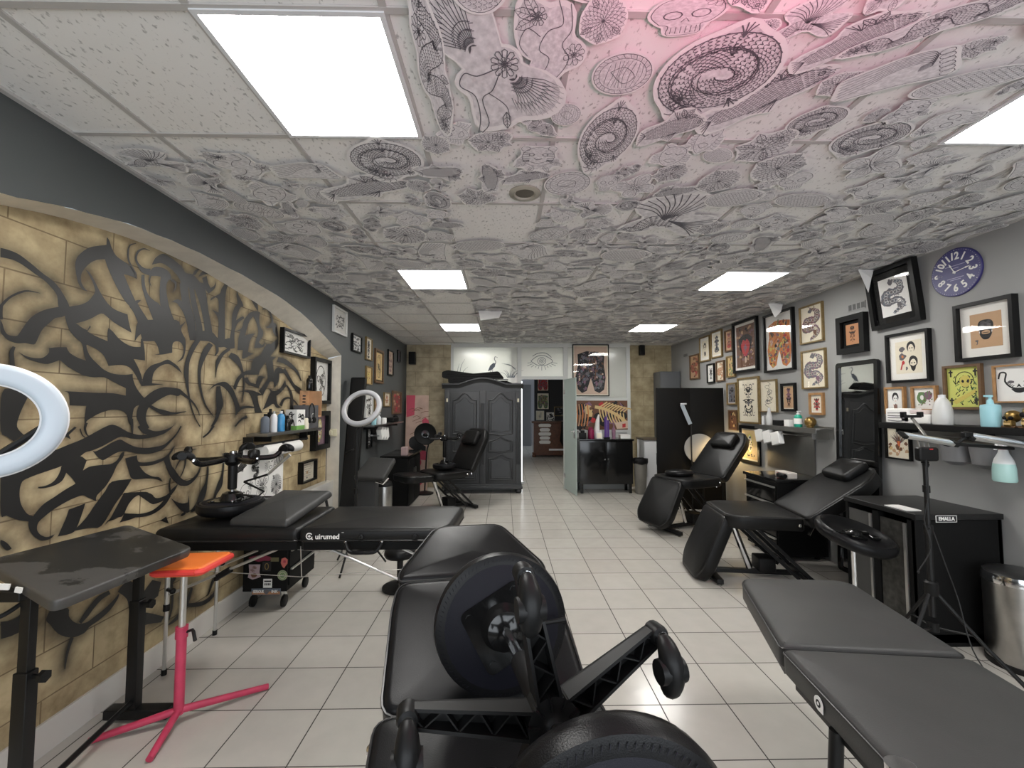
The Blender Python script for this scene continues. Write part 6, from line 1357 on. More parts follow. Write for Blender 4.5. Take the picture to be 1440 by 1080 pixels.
    # pillow on it
    b = MB(); b.M = Matrix.Translation((-1.37, 2.735, .845)) @ Matrix.Rotation(rad(-7), 4, 'Z') @ Matrix.Rotation(rad(9), 4, 'X'); b.pad(dens(rrect(.36, .50, .02), .05), .0, .050, .030, .030); o = b.build('headrest_pillow', 'vinyl_matte', smooth=60); tag(o, 'flat charcoal pillow lying on the branded massage table', 'pillow')
    # work table with peeling top and T-shaped legs
    t = thing('work_table', 'narrow black work table with a peeling grey top on T-shaped legs', 'work table', (-1.75, 1.9, 0))
    A, B_, C_, D_ = V(-1.965, 1.685, .918), V(-1.485, 1.475, .852), V(-1.47, 2.09, .832), V(-1.93, 2.26, .893)
    ex = (C_ - B_).normalized(); ey = (A - B_); nz = ex.cross(ey).normalized(); org = (A + B_ + C_ + D_) / 4; Mw = Matrix.Translation((1.75, -1.9, 0)) @ basis(org, nz, ex); inv = basis(org, nz, ex).inverted()
    q2 = [(inv @ p).to_2d() for p in (B_, C_, D_, A)]
    b = MB(); b.M = Mw; b.pad(dens(rpoly([tuple(p) for p in q2], .045), .05), -.038, 0, .008, .0)
    m, nt, bs = _nodes('peeling_board'); tc = nt.nodes.new('ShaderNodeTexCoord'); n = nt.nodes.new('ShaderNodeTexNoise'); n.inputs['Scale'].default_value = 5.5; n.inputs['Detail'].default_value = 9; n.inputs['Roughness'].default_value = .66
    sp = nt.nodes.new('ShaderNodeSeparateXYZ'); nt.links.new(tc.outputs['Object'], sp.inputs[0])
    ab = nt.nodes.new('ShaderNodeMath'); ab.operation = 'ABSOLUTE'; nt.links.new(sp.outputs['Y'], ab.inputs[0])
    ml = nt.nodes.new('ShaderNodeMath'); ml.operation = 'MULTIPLY_ADD'; nt.links.new(ab.outputs[0], ml.inputs[0]); ml.inputs[1].default_value = -1.05; ml.inputs[2].default_value = .18
    ad = nt.nodes.new('ShaderNodeMath'); ad.operation = 'ADD'; nt.links.new(ml.outputs[0], ad.inputs[0]); nt.links.new(n.outputs['Fac'], ad.inputs[1])
    rp = nt.nodes.new('ShaderNodeValToRGB'); rp.color_ramp.elements[0].position = .475; rp.color_ramp.elements[0].color = (.062, .060, .057, 1); rp.color_ramp.elements[1].position = .485; rp.color_ramp.elements[1].color = (.015, .015, .014, 1)
    nt.links.new(tc.outputs['Object'], n.inputs['Vector']); nt.links.new(ad.outputs[0], rp.inputs[0]); nt.links.new(rp.outputs[0], bs.inputs['Base Color']); bs.inputs['Roughness'].default_value = .42
    b.build('table_top', m, t, smooth=50)
    for lx, ly, top in ((-1.70, 1.60, .845), (-1.78, 2.16, .832)):
        b = MB(); b.M = Matrix.Translation((1.75, -1.9, 0)); b.box((lx, ly, .30), (.05, .042, .52), b=.004); b.box((lx, ly, .65), (.036, .03, top - .46), b=.003); leg = b.build('leg', 'blackmetal', t)
        b = MB(); b.M = Matrix.Translation((1.75, -1.9, 0)); b.box((lx + .03, ly, .035), (.30, .06, .045), b=.008); b.build('foot', 'blackmetal', leg)
        b = MB(); b.M = Matrix.Translation((1.75, -1.9, 0)); b.cyl((lx + .025, ly, .54), (lx + .055, ly, .54), .008, n=8); b.lathe([(.022, 0), (.022, .016)], (lx + .055, ly, .54), 6, Matrix.Rotation(PI / 2, 3, 'Y')); b.build('clamp_knob', 'blackplastic', leg)
    b = MB(); b.M = Matrix.Translation((1.75, -1.9, 0)); b.tube([(-1.70, 1.60, .09), (-1.78, 2.16, .09)], .012, 8); b.build('stretcher', 'blackmetal', t)
    b = MB(); b.M = Matrix.Translation((1.75, -1.9, 0)); b.tube(spline([(-1.80, 1.60, .85), (-1.80, 1.53, .83), (-1.79, 1.52, .79), (-1.75, 1.55, .77), (-1.72, 1.60, .80)], 5), .008, 8); b.box((-1.73, 1.60, .835), (.09, .10, .035), b=.006); b.build('tilt_bracket', 'blackmetal', t)
    b = MB(); b.M = Mw; b.box((-.335, .02, -.012), (.006, .05, .02), R=Matrix.Rotation(.3, 3, 'Z')); b.box((-.33, -.04, -.016), (.006, .022, .018)); b.build('white_sticker', 'white', t, label='torn white sticker')
    # red arm rest stand
    t = thing('armrest_stand', 'red steel tripod stand with an orange arm pad, between work table and massage table', 'arm rest', (-1.535, 2.12, 0))
    b = MB(); b.cyl((0, 0, .05), (0, 0, .445), .0215, n=18); b.build('lower_post', 'redpaint', t)
    b = MB(); b.cyl((0, 0, .445), (0, 0, .70), .015, n=16); b.build('upper_post', 'alu', t)
    b = MB(); b.cyl((0, 0, .40), (0, 0, .452), .026, n=18); b.build('clamp_collar', 'redpaint', t)
    b = MB(); b.tube([(.022, 0, .425), (.05, 0, .435), (.062, -.01, .43), (.085, -.03, .40)], [.006, .007, .008, .008], 8); b.build('clamp_lever', 'blackplastic', t)
    for x, y in ((-.305, -.115), (.285, .245), (.045, -.22)):
        b = MB(); b.tube([(x * .04, y * .04, .065), (x, y, .016)], [.017, .0145], 12); b.build('leg', 'redpaint', t)
    Mp = Matrix.Translation((.005, .06, .70)) @ Matrix.Rotation(rad(5), 4, 'Z') @ Matrix.Rotation(rad(-3), 4, 'X')
    b = MB(); b.M = Mp; b.pad(dens(rrect(.215, .27, .022), .05), 0, .042, .014, .004); pd = b.build('arm_pad', 'orange', t, smooth=50)
    b = MB(); b.M = Mp; o_ = rrect(.218, .273, .024); b.tube([(x, y, .020) for x, y in o_] + [(o_[0][0], o_[0][1], .020)], .0145, 8, False); b.build('edge_band', 'coral', pd)
    b = MB(); b.M = Mp; b.box((0, 0, -.008), (.10, .10, .012)); b.build('pad_plate', 'blackmetal', t)
# ---------------------------------------------------------------- everything else that stands, hangs and lies about
def single(mb, name, mats, label, cat, group=None, smooth=40, loc=None):
    o = mb.build(name, mats, smooth=smooth); tag(o, label, cat, group)
    if loc: o.location = loc
    return o
def ring_lamp(label, c, R, normal, up, face, pole_xy, pole_top, tube=.030, tripod=True, pole=True):
    t = thing('ring_lamp', label, 'ring light', (pole_xy[0], pole_xy[1], 0), group='ring lights on stands')
    off = Matrix.Translation((-pole_xy[0], -pole_xy[1], 0)); Mr = off @ basis(c, normal, up)
    b = MB(); b.M = Mr; n = 56; prof = [(-tube, .0), (-tube * .92, .008), (-tube * .5, .012), (tube * .5, .012), (tube * .92, .008), (tube, .0)]
    vs = [((R + p) * math.cos(2 * PI * i / n), (R + p) * math.sin(2 * PI * i / n), q) for i in range(n) for p, q in prof]; k = len(prof)
    b.add(vs, [(i * k + j, i * k + j + 1, ((i + 1) % n) * k + j + 1, ((i + 1) % n) * k + j) for i in range(n) for j in range(k - 1)]); b.build('diffuser', face, t, smooth=60)
    b = MB(); b.M = Mr; prof = [(tube, 0), (tube + .003, -.004), (tube, -.022), (-tube, -.022), (-tube - .003, -.004), (-tube, 0)]
    vs = [((R + p) * math.cos(2 * PI * i / n), (R + p) * math.sin(2 * PI * i / n), q) for i in range(n) for p, q in prof]
    b.add(vs, [(i * k + j, i * k + j + 1, ((i + 1) % n) * k + j + 1, ((i + 1) % n) * k + j) for i in range(n) for j in range(k - 1)]); b.build('housing', 'whiteplastic' if face == 'ringwhite' else 'greyplastic', t, smooth=30)
    if pole:
        P = V(pole_xy[0], pole_xy[1], 0)
        b = MB(); b.M = off; b.tube([P + V(0, 0, .12), P + V(0, 0, pole_top * .55)], .014, 10); b.tube([P + V(0, 0, pole_top * .5), P + V(0, 0, pole_top)], .010, 10)
        low = V(*c) + (Mr.to_3x3() @ V(0, -1, 0)) * R + V(*normal).normalized() * -.02
        b.tube([P + V(0, 0, pole_top), (P + V(0, 0, pole_top)).lerp(low, .5) + V(0, 0, .02), low], .008, 8); b.lathe([(.02, 0), (.02, .05)], P + V(0, 0, pole_top * .53), 12); b.build('pole', 'blackmetal', t)
        if tripod:
            for q in range(3):
                a = 2 * PI * q / 3 + .4; b = MB(); b.M = off; b.tube([P + V(0, 0, .42), P + V(.28 * math.cos(a), .28 * math.sin(a), .012)], .009, 8); b.tube([P + V(0, 0, .18), P + V(.16 * math.cos(a), .16 * math.sin(a), .19)], .006, 6); b.build('leg', 'blackmetal', t)
    return t

def ceiling_lights():
    em = mat('panel_glow', (1.0, .985, .95), .5, emit=PANEL)
    labs = [('large square ceiling panel light over the graffiti niche end of the studio', -.63, 1.479), ('square ceiling panel light half way along the slate wall side', -.63, 3.829), ('small-looking far ceiling panel light before the etched crane pane', -.63, 6.179),
            ('square ceiling panel light cut by the edge of the view above the clock wall', 2.17, 1.479), ('square ceiling panel light half way along the picture wall side', 2.17, 3.829), ('small-looking far ceiling panel light before the bodysuit print', 2.17, 6.179)]
    for lab, x, y in labs:
        t = thing('ceiling_light', lab, 'ceiling light', (x, y, ZC), group='square ceiling panel lights')
        b = MB(); w, h = .56, .587
        for sx in (-1, 1): b.box((sx * (w / 2 - .008), 0, -.006), (.016, h, .012)); b.box((0, sx * (h / 2 - .008), -.006), (w - .032, .016, .012))
        b.build('light_frame', 'whiteplastic', t, smooth=0)
        b = MB(); b.box((0, 0, -.005), (w - .032, h - .032, .006)); b.build('diffuser', em, t, smooth=0)
    t = thing('downlight', 'small round recessed downlight among the ceiling drawings', 'downlight', (.11, 2.245, ZC))
    b = MB(); b.lathe([(.085, -.001), (.084, -.008), (.058, -.012), (.05, -.004), (.048, .0)], n=32); b.build('rim', mat('bronze_rim', (.42, .40, .34), .35, .4), t, smooth=50)
    b = MB(); b.lathe([(.001, -.0055), (.034, -.0055), (.036, -.003)], n=28); b.build('lens', mat('downlight_lens', (.75, .74, .68), .4), t)
    b = MB(); b.lathe([(.034, -.006), (.05, -.004), (.05, -.001)], n=28); b.build('reflector', mat('bronze_dark', (.12, .11, .09), .4, .4), t)

def clock():
    t = thing('wall_clock', 'round navy blue wall clock with white numerals on the grey wall', 'clock', M=Matrix.Translation((XR - .002, 2.885, 2.435)) @ MR)
    R = .168
    b = MB(); b.lathe([(R, 0), (R, .010), (R - .004, .013), (.001, .013)], n=56); b.build('face', 'blue', t, smooth=30)
    b = MB(); b.M = Matrix.Translation((0, 0, .0135))
    for k in range(1, 13):
        a = rad(90 - 30 * k); text_mesh(b, str(k), .072, Matrix.Translation((.112 * math.cos(a), .112 * math.sin(a), 0)) @ Matrix.Rotation(rad(-30 * k if k not in (4, 5, 6, 7, 8) else 180 - 30 * k), 4, 'Z'), bold=.0022, xs=.85)
    for k in range(60):
        a = 2 * PI * k / 60; r = .156; s_ = .0045 if k % 5 == 0 else .002; b.box((r * math.cos(a), r * math.sin(a), .0003), (s_, s_, .0008), Matrix.Rotation(a, 3, 'Z'))
    b.build('numeral_ring', 'white', t, smooth=0)
    b = MB(); b.M = Matrix.Translation((0, 0, .0135))
    for z, w in ((.048, .13), (.030, .05), (-.040, .11), (-.052, .07)): b.box((0, z, .0003), (w, .004, .0006))
    b.build('dial_lettering', mat('pale_blue_print', (.35, .34, .5), .6), t, smooth=0)
    for nm, a, l, w in (('hour_hand', 118, .075, .009), ('minute_hand', 10, .105, .007)):
        b = MB(); b.M = Matrix.Translation((0, 0, .018)) @ Matrix.Rotation(rad(a), 4, 'Z'); b.prism([(-.012, -w * .4), (l * .65, -w * .3), (l * .7, -w * .8), (l, 0), (l * .7, w * .8), (l * .65, w * .3), (-.012, w * .4)], 0, .0015); b.build(nm, 'white', t, smooth=0)
    b = MB(); b.lathe([(.009, .016), (.009, .022), (.001, .023)], n=14); b.build('hub_cap', 'white', t)

def wardrobe():
    t = thing('wardrobe', 'anthracite carved wardrobe with arched panelled doors, against the partition', 'wardrobe', (-.372, 7.58, 0))
    A = 'armoire'; w, d = 1.32, .33; yf = -d / 2
    b = MB(); b.box((0, 0, .98), (w, d, 1.72)); b.build('carcass', A, t, smooth=0)
    b = MB(); b.box((0, -.01, .10), (w + .06, d + .04, .05), b=.012); b.box((0, -.01, .14), (w + .03, d + .02, .04), b=.012); b.build('plinth', A, t)
    b = MB()
    for x, y in ((-.62, -.10), (.62, -.10), (-.62, .10), (.62, .10)): b = MB(); b.lathe([(.045, 0), (.06, .03), (.05, .07), (.06, .09)], (x, y, 0), 14); b.build('foot', A, t)
    # bowed cornice
    prof = [(0, 1.80), (.012, 1.83), (.03, 1.85), (.05, 1.87), (.05, 1.89), (0, 1.895)]
    b = MB(); n = 24; vs = []; fs = []
    for i in range(n + 1):
        x = -w / 2 - .045 + (w + .09) * i / n; up = .105 * max(0, math.cos((x) / .42 * PI / 2)) ** 1.2 if abs(x) < .42 else 0
        for o, z in prof: vs.append((x, yf - o, z + up))
    k = len(prof)
    for i in range(n):
        for j in range(k - 1): fs.append((i * k + j, (i + 1) * k + j, (i + 1) * k + j + 1, i * k + j + 1))
    b.add(vs, fs); 
    top = [(x, z) for x, z in ((-w / 2, 1.78), (w / 2, 1.78))] + [(w / 2 - w * i / n, 1.89 + (.105 * max(0, math.cos((w / 2 - w * i / n) / .42 * PI / 2)) ** 1.2 if abs(w / 2 - w * i / n) < .42 else 0)) for i in range(n + 1)]
    b.M = Matrix.Translation((0, yf, 0)) @ MY; b.prism(top, -.02, .002); b.M = Matrix.Identity(4); b.box((0, .0, 1.86), (w + .06, d - .02, .05), b=.01); b.build('cornice', A, t, smooth=40)
    b = MB()
    for x in (-.615, 0, .615):
        b = MB(); b.box((x, yf - .012, .97), (.09 if x else .11, .024, 1.6), b=.006)
        for q in (-.022, 0, .022): b.cyl((x + q, yf - .026, .5), (x + q, yf - .026, 1.55), .007, n=8)
        b.build('fluted_stile', A, t)
    b = MB()
    for x in (-.615, .615): b = MB(); b.box((x, yf - .028, 1.60), (.03, .01, .06), b=.004); b.build('brass_escutcheon', mat('pale_brass', (.5, .45, .33), .35, .7), t)
    for sx in (-1, 1):
        x0, x1 = (.058, .565) if sx > 0 else (-.565, -.058); xc = (x0 + x1) / 2
        b = MB(); b.box((xc, yf - .010, .96), (x1 - x0, .02, 1.56), b=.003); door = b.build('door', A, t)
        def outline(z0, z1, top, bot, mrg=.05):
            xa, xb = x0 + mrg, x1 - mrg; pts = []
            for i in range(21):
                u = i / 20; x = xa + (xb - xa) * u; s_ = math.sin(PI * u); pts.append((x, z0 + bot * (s_ ** 2 - .5 * s_ * (1 if True else 0))))
            for i in range(21):
                u = 1 - i / 20; x = xa + (xb - xa) * u; pts.append((x, z1 + top * (1.2 * math.sin(PI * u) ** 2 - .25 * math.sin(2 * PI * u) ** 2)))
            return pts
        for z0, z1, tp, bt in ((1.02, 1.60, .10, -.05), (.72, .90, .05, -.04), (.24, .60, .05, 0)):
            o_ = outline(z0, z1, tp, bt)
            b = MB(); b.M = Matrix.Translation((0, yf - .02, 0)) @ MY; b.tube([(x, z, .004) for x, z in o_] + [(o_[0][0], o_[0][1], .004)], .012, 8, False)
            c = (xc, (z0 + z1) / 2); o2 = [(c[0] + (x - c[0]) * .80, c[1] + (z - c[1]) * .82) for x, z in o_]; b.prism(o2, 0, .008); b.tube([(x, z, .008) for x, z in o2] + [(o2[0][0], o2[0][1], .008)], .006, 6, False); b.build('raised_panel', A, door)
        b = MB(); b.lathe([(.006, 0), (.008, .02), (.012, .03), (.006, .036)], (xc - sx * .21, yf - .02, .98), 10, Matrix.Rotation(PI / 2, 3, 'X')); b.build('key_knob', 'blackmetal', door)
    # folded bags on the top
    def bag(pts, r, lab):
        m = MB(); m.tube(pts, r, 12); o = m.build('carry_bag', 'blackmatte'); o.scale = (1, 1, 1); tag(o, lab, 'bag', 'folded black bags on the wardrobe')
    def slab(x0, x1, z0, z1, tl, tr, lab, y0=7.47, y1=7.68):
        m = MB(); m.M = Matrix.Translation((0, y1, 0)) @ MY; out = rpoly([(x0, z0 + tl * .4), (x0 + .10, z0), (x1 - .12, z0), (x1, z0 + tr * .3), (x1 - .10, z1 + tr), ((x0 + x1) / 2, z1 - .03), (x0 + .10, z1 + tl), (x0, z1)], .03); m.prism(out, 0, y1 - y0)
        for zz in (.4, .7): m.tube([(x0 + .08, z0 + (z1 - z0) * zz, y1 - y0 + .002), ((x0 + x1) / 2, z0 + (z1 - z0) * (zz - .1), y1 - y0 + .002), (x1 - .1, z0 + (z1 - z0) * zz, y1 - y0 + .002)], .006, 6)
        o = m.build('carry_bag', 'blackmatte', smooth=40); tag(o, lab, 'bag', 'folded black bags on the wardrobe')
    slab(-1.09, .0, 1.985, 2.10, .03, .01, 'upper folded black carry bag lying on the wardrobe'); slab(-.98, .17, 1.905, 1.993, .0, -.06, 'lower flat black carry bag under the other on the wardrobe', 7.46, 7.70)

def back_corner():
    # glossy cabinet by the door with awards and bottles
    t = thing('sideboard', 'glossy black two-door sideboard under the skeleton poster', 'sideboard', (1.76, 7.55, 0))
    b = MB(); b.box((0, 0, .53), (.92, .36, .74), b=.006); b.build('carcass', 'blackgloss', t)
    b = MB(); b.box((0, 0, .915), (.96, .39, .03), b=.006); b.build('worktop', 'blackgloss', t)
    for x in (-.235, .235):
        b = MB(); b.box((x, -.185, .54), (.44, .016, .68), b=.004); dr = b.build('door', 'blackgloss', t)
        b = MB(); b.lathe([(.006, 0), (.013, .012), (.009, .02)], (x * .12, -.193, .58), 12, Matrix.Rotation(PI / 2, 3, 'X')); b.build('knob', 'chrome', dr)
    for x in (-.42, .42):
        for y in (-.14, .14): b = MB(); b.box((x, y, .08), (.045, .045, .16)); b.build('leg', 'blackgloss', t)
    z = .931; G = 'things on the glossy sideboard'
    def at(px, y=7.50): return ((px - 709) / 600 * y, y)
    x, y = at(841); m = MB(); m.box((0, 0, .055), (.10, .02, .11), R=Matrix.Rotation(-.2, 3, 'X'), m=0); m.box((0, -.0125, .055), (.085, .003, .09), R=Matrix.Rotation(-.2, 3, 'X'), m=1); single(m, 'photo_stand', ['whiteplastic', 'cream'], 'little white-framed card on the glossy sideboard', 'photo frame', G, loc=(x, y - .08, z))
    x, y = at(842); m = MB(); m.tube([(-.02, 0, 0), (-.025, 0, .15), (-.01, 0, .3), (.015, 0, .42)], [.055, .05, .035, .012], 14); m.tube([(.02, 0, .0), (.05, 0, .06), (.04, 0, .14)], [.03, .03, .02], 10); single(m, 'horn_trophy', 'white', 'tall white horn-shaped trophy on the glossy sideboard', 'trophy', G, loc=(x, y + .05, z))
    x, y = at(853); tr = thing('acrylic_trophy', 'tall purple acrylic trophy on the glossy sideboard', 'trophy', (x, y, z), group=G)
    m = MB(); m.box((0, 0, .012), (.10, .06, .024)); m.build('base', 'blackgloss', tr); m = MB(); m.box((-.022, 0, .20), (.035, .02, .36)); m.box((.03, 0, .17), (.03, .02, .30)); m.build('purple_blade', 'purple', tr); m = MB(); m.box((.004, -.004, .22), (.012, .02, .40)); m.build('lilac_blade', 'lilac', tr)
    x, y = at(831); m = MB(); m.lathe([(.05, 0), (.055, .01), (.055, .15), (.03, .17), (.03, .2), (.001, .2)], n=18); single(m, 'gift_tin', 'magenta', 'dark magenta tin on the glossy sideboard beside the door', 'tin', G, loc=(x, y, z))
    x, y = at(863); m = MB(); m.lathe([(.032, 0), (.034, .16), (.012, .20), (.012, .24), (.001, .24)], n=14); single(m, 'dark_bottle', 'plum', 'plum coloured bottle next to the purple trophy', 'bottle', G, loc=(x, y, z))
    x, y = at(819); m = MB(); m.box((0, 0, .05), (.12, .08, .1), b=.01); m.box((0, 0, .12), (.07, .05, .05), b=.01); single(m, 'card_reader', 'blackplastic', 'small black box on the sideboard end nearest the door handle', 'box', G, loc=(x, y, z))
    x, y = at(874); m = MB()
    for k in range(4): m.box((0, 0, .012 + .016 * k), (.17, .14, .014))
    single(m, 'leaflet_stack', 'white', 'white leaflets stacked on the sideboard under the poster', 'leaflets', G, loc=(x + .05, y, z))
    # grey pedal bin with liner, white cupboard, grey tall cabinet, loudspeakers
    t = thing('waste_bin', 'grey plastic waste bin with a black liner beside the sideboard', 'bin', (2.35, 7.38, 0))
    m = MB(); m.lathe([(.085, 0), (.09, .01), (.115, .56), (.11, .56)], n=22); m.build('body', 'galvanised', t)
    m = MB(); rr = random.Random(2); m.lathe([(.112, .50), (.128, .53), (.135, .565), (.12, .60), (.10, .585), (.09, .52)], n=22); m.v = [(a + rr.uniform(-.008, .008), b_ + rr.uniform(-.008, .008), c + rr.uniform(-.008, .008)) for a, b_, c in m.v]; m.build('liner', 'vinyl', t)
    t = thing('cupboard', 'low white cupboard with a dark top between stone wall and black screen', 'cupboard', (2.60, 7.66, 0))
    m = MB(); m.box((0, 0, .46), (.30, .40, .88)); m.build('carcass', 'whiteplastic', t, smooth=0); m = MB(); m.box((0, -.01, .915), (.34, .43, .03), b=.004); m.build('worktop', mat('brown_top', (.10, .08, .06), .4), t); m = MB(); m.box((0, -.206, .47), (.28, .012, .82), b=.003); dr = m.build('door', 'whiteplastic', t); m = MB(); m.box((.06, -.216, .58), (.012, .012, .2)); m.build('handle', 'blackplastic', dr)
    t = thing('tall_cabinet', 'tall grey cabinet rising behind the black folding screen', 'cabinet', (2.975, 7.75, 0))
    m = MB(); m.box((0, 0, 1.06), (.36, .34, 2.12)); m.build('carcass', mat('cabinet_grey', (.10, .105, .11), .45), t, smooth=0)
    m = MB(); m.box((0, -.177, 1.06), (.34, .014, 2.06), b=.003); m.build('door', mat('cabinet_grey', (.10, .105, .11), .45), t)
    for x, y, zz, s_, lab in ((-1.70, 7.90, 2.385, .2, 'small dark loudspeaker in the corner above the bare stone, slate wall side'), (2.58, 7.91, 2.545, .16, 'small black loudspeaker on the stone wall above the folding screen')):
        t = thing('loudspeaker', lab, 'loudspeaker', (x, y, zz), group='wall loudspeakers')
        m = MB(); m.box((0, 0, 0), (s_ * .6, s_ * .55, s_ * 1.15), b=.01); m.build('housing', 'blackplastic', t); m = MB(); m.box((0, -s_ * .285, 0), (s_ * .5, .008, s_ * 1.02), b=.003); m.build('grille', 'blackmatte', t); m = MB(); m.box((0, s_ * .38, 0), (.03, s_ * .3, .03)); m.build('bracket', 'blackmetal', t)
    # black folding screen
    t = thing('folding_screen', 'tall plain black folding screen next to the picture wall', 'screen', (2.665, 6.08, 0))
    for x0, x1, y0, y1 in ((-.49, 0, -.004, .004), (0, .48, .004, -.004)):
        m = MB(); p = V(x0, y0, .90); q = V(x1, y1, .90); m.box((p + q) / 2, ((q - p).length, .03, 1.72), Matrix.Rotation(math.atan2(y1 - y0, x1 - x0), 3, 'Z'), b=.004); m.build('panel', mat('screen_black', (.006, .0055, .005), .5, spec=.2), t)
    for x in (-.44, .44): m = MB(); m.box((x, 0, .02), (.06, .34, .04), b=.006); m.build('foot', 'blackmetal', t)
    # LED bar lamp and round reflector behind the chair
    t = thing('bar_lamp', 'slim white bar lamp on a thin black stand in front of the folding screen', 'lamp', (2.63, 5.98, 0))
    m = MB(); m.tube([(0, 0, .05), (0, 0, 1.24)], .010, 8); m.build('pole', 'blackmetal', t)
    m = MB(); p, q = V(-.125, 0, 1.525), V(-.01, 0, 1.245); d = q - p; m.box((p + q) / 2, (.055, .012, d.length), Matrix.Rotation(math.atan2(-d.x, -d.z), 3, 'Y'), b=.004); m.build('light_bar', 'ringwhite', t); m = MB(); m.box(V(-.10, 0, 1.53), (.08, .03, .02), b=.004); m.build('clamp', 'whiteplastic', t)
    m = MB(); m.lathe([(.12, 0), (.12, .02), (.02, .04)], n=20); m.build('base', 'blackmetal', t)
    t = thing('round_reflector', 'pale round reflector disc leaning behind the chair at the folding screen', 'reflector', M=basis((2.76, 6.0, .90), (-.25, -1, .12), (1, 0, 0)))
    m = MB(); m.lathe([(.205, -.006), (.21, .0), (.205, .006), (.175, .006)], n=36); m.build('rim', 'greyplastic', t); m = MB(); m.lathe([(.001, .004), (.178, .004), (.178, .001)], n=36); m.build('fabric', mat('reflector_pink', (.36, .31, .30), .5), t); m = MB(); m.lathe([(.001, .0055), (.10, .0055), (.10, .003)], n=30); m.build('inner_fabric', mat('reflector_pale', (.46, .42, .40), .45), t)
    m = MB(); m.cyl((0, -.2, 0), (0, -.94, 0), .012, n=8); m.build('stand', 'blackmetal', t)
    # assumed warm lamp, hidden behind the chair, that lights the gilt frame
    t = thing('assumed_glow_lamp', 'unseen slim warm lamp assumed on the floor beside the lit gilt frame', 'lamp', (2.95, 5.76, 0))
    m = MB(); m.lathe([(.06, 0), (.06, .02), (.012, .03), (.012, .84), (.02, .86)], n=16); m.build('base', 'blackmetal', t); m = MB(); m.ball((0, 0, .92), .055, 14); m.build('bulb', mat('assumed_warm_bulb', (1, .72, .36), .4, emit=90), t)
    # art panel leaning in the far slate corner
    m = MB(); m.box((0, 0, .85), (.40, .025, 1.70), m=0); m.M = Matrix.Translation((0, -.0135, 0)) @ MY; R = random.Random(4); z = .0002
    m.poly([(-.20, 1.70), (-.04, 1.70), (-.05, 1.34), (-.19, 1.30)], z, 1)
    for x, y, r in ((.15, 1.22, .07), (.16, 1.08, .06), (.10, .62, .11), (.02, .50, .09), (.17, .30, .10), (.03, .16, .08), (.12, .95, .05)): m.poly(blob(x, y, r, r * .9, R, 12, .3), z + .0004, 1)
    m.poly(blob(.0, .85, .12, .16, R, 14, .25), z + .0002, 2); m.poly(blob(.06, .70, .10, .14, R, 12, .3), z + .0003, 2)
    for k in range(16): a = R.uniform(-.17, .1); y = R.uniform(.9, 1.5); m.strip(spline([(a, y), (a + .07, y + .03), (a + .14, y + .02 + R.uniform(-.05, .05))], 4), .008, z + .0006, 3)
    o = m.build('painted_panel', [mat('faded_pink_wood', (.46, .32, .26), .7, var=.15, vscale=5), M_['pink'], M_['ink'], M_['brownink']], smooth=0); o.location = (-1.575, 7.72, 0); o.rotation_euler = (rad(-4), 0, rad(4)); tag(o, 'tall faded wooden panel painted with pink blossoms, leaning in the stone corner', 'painting')

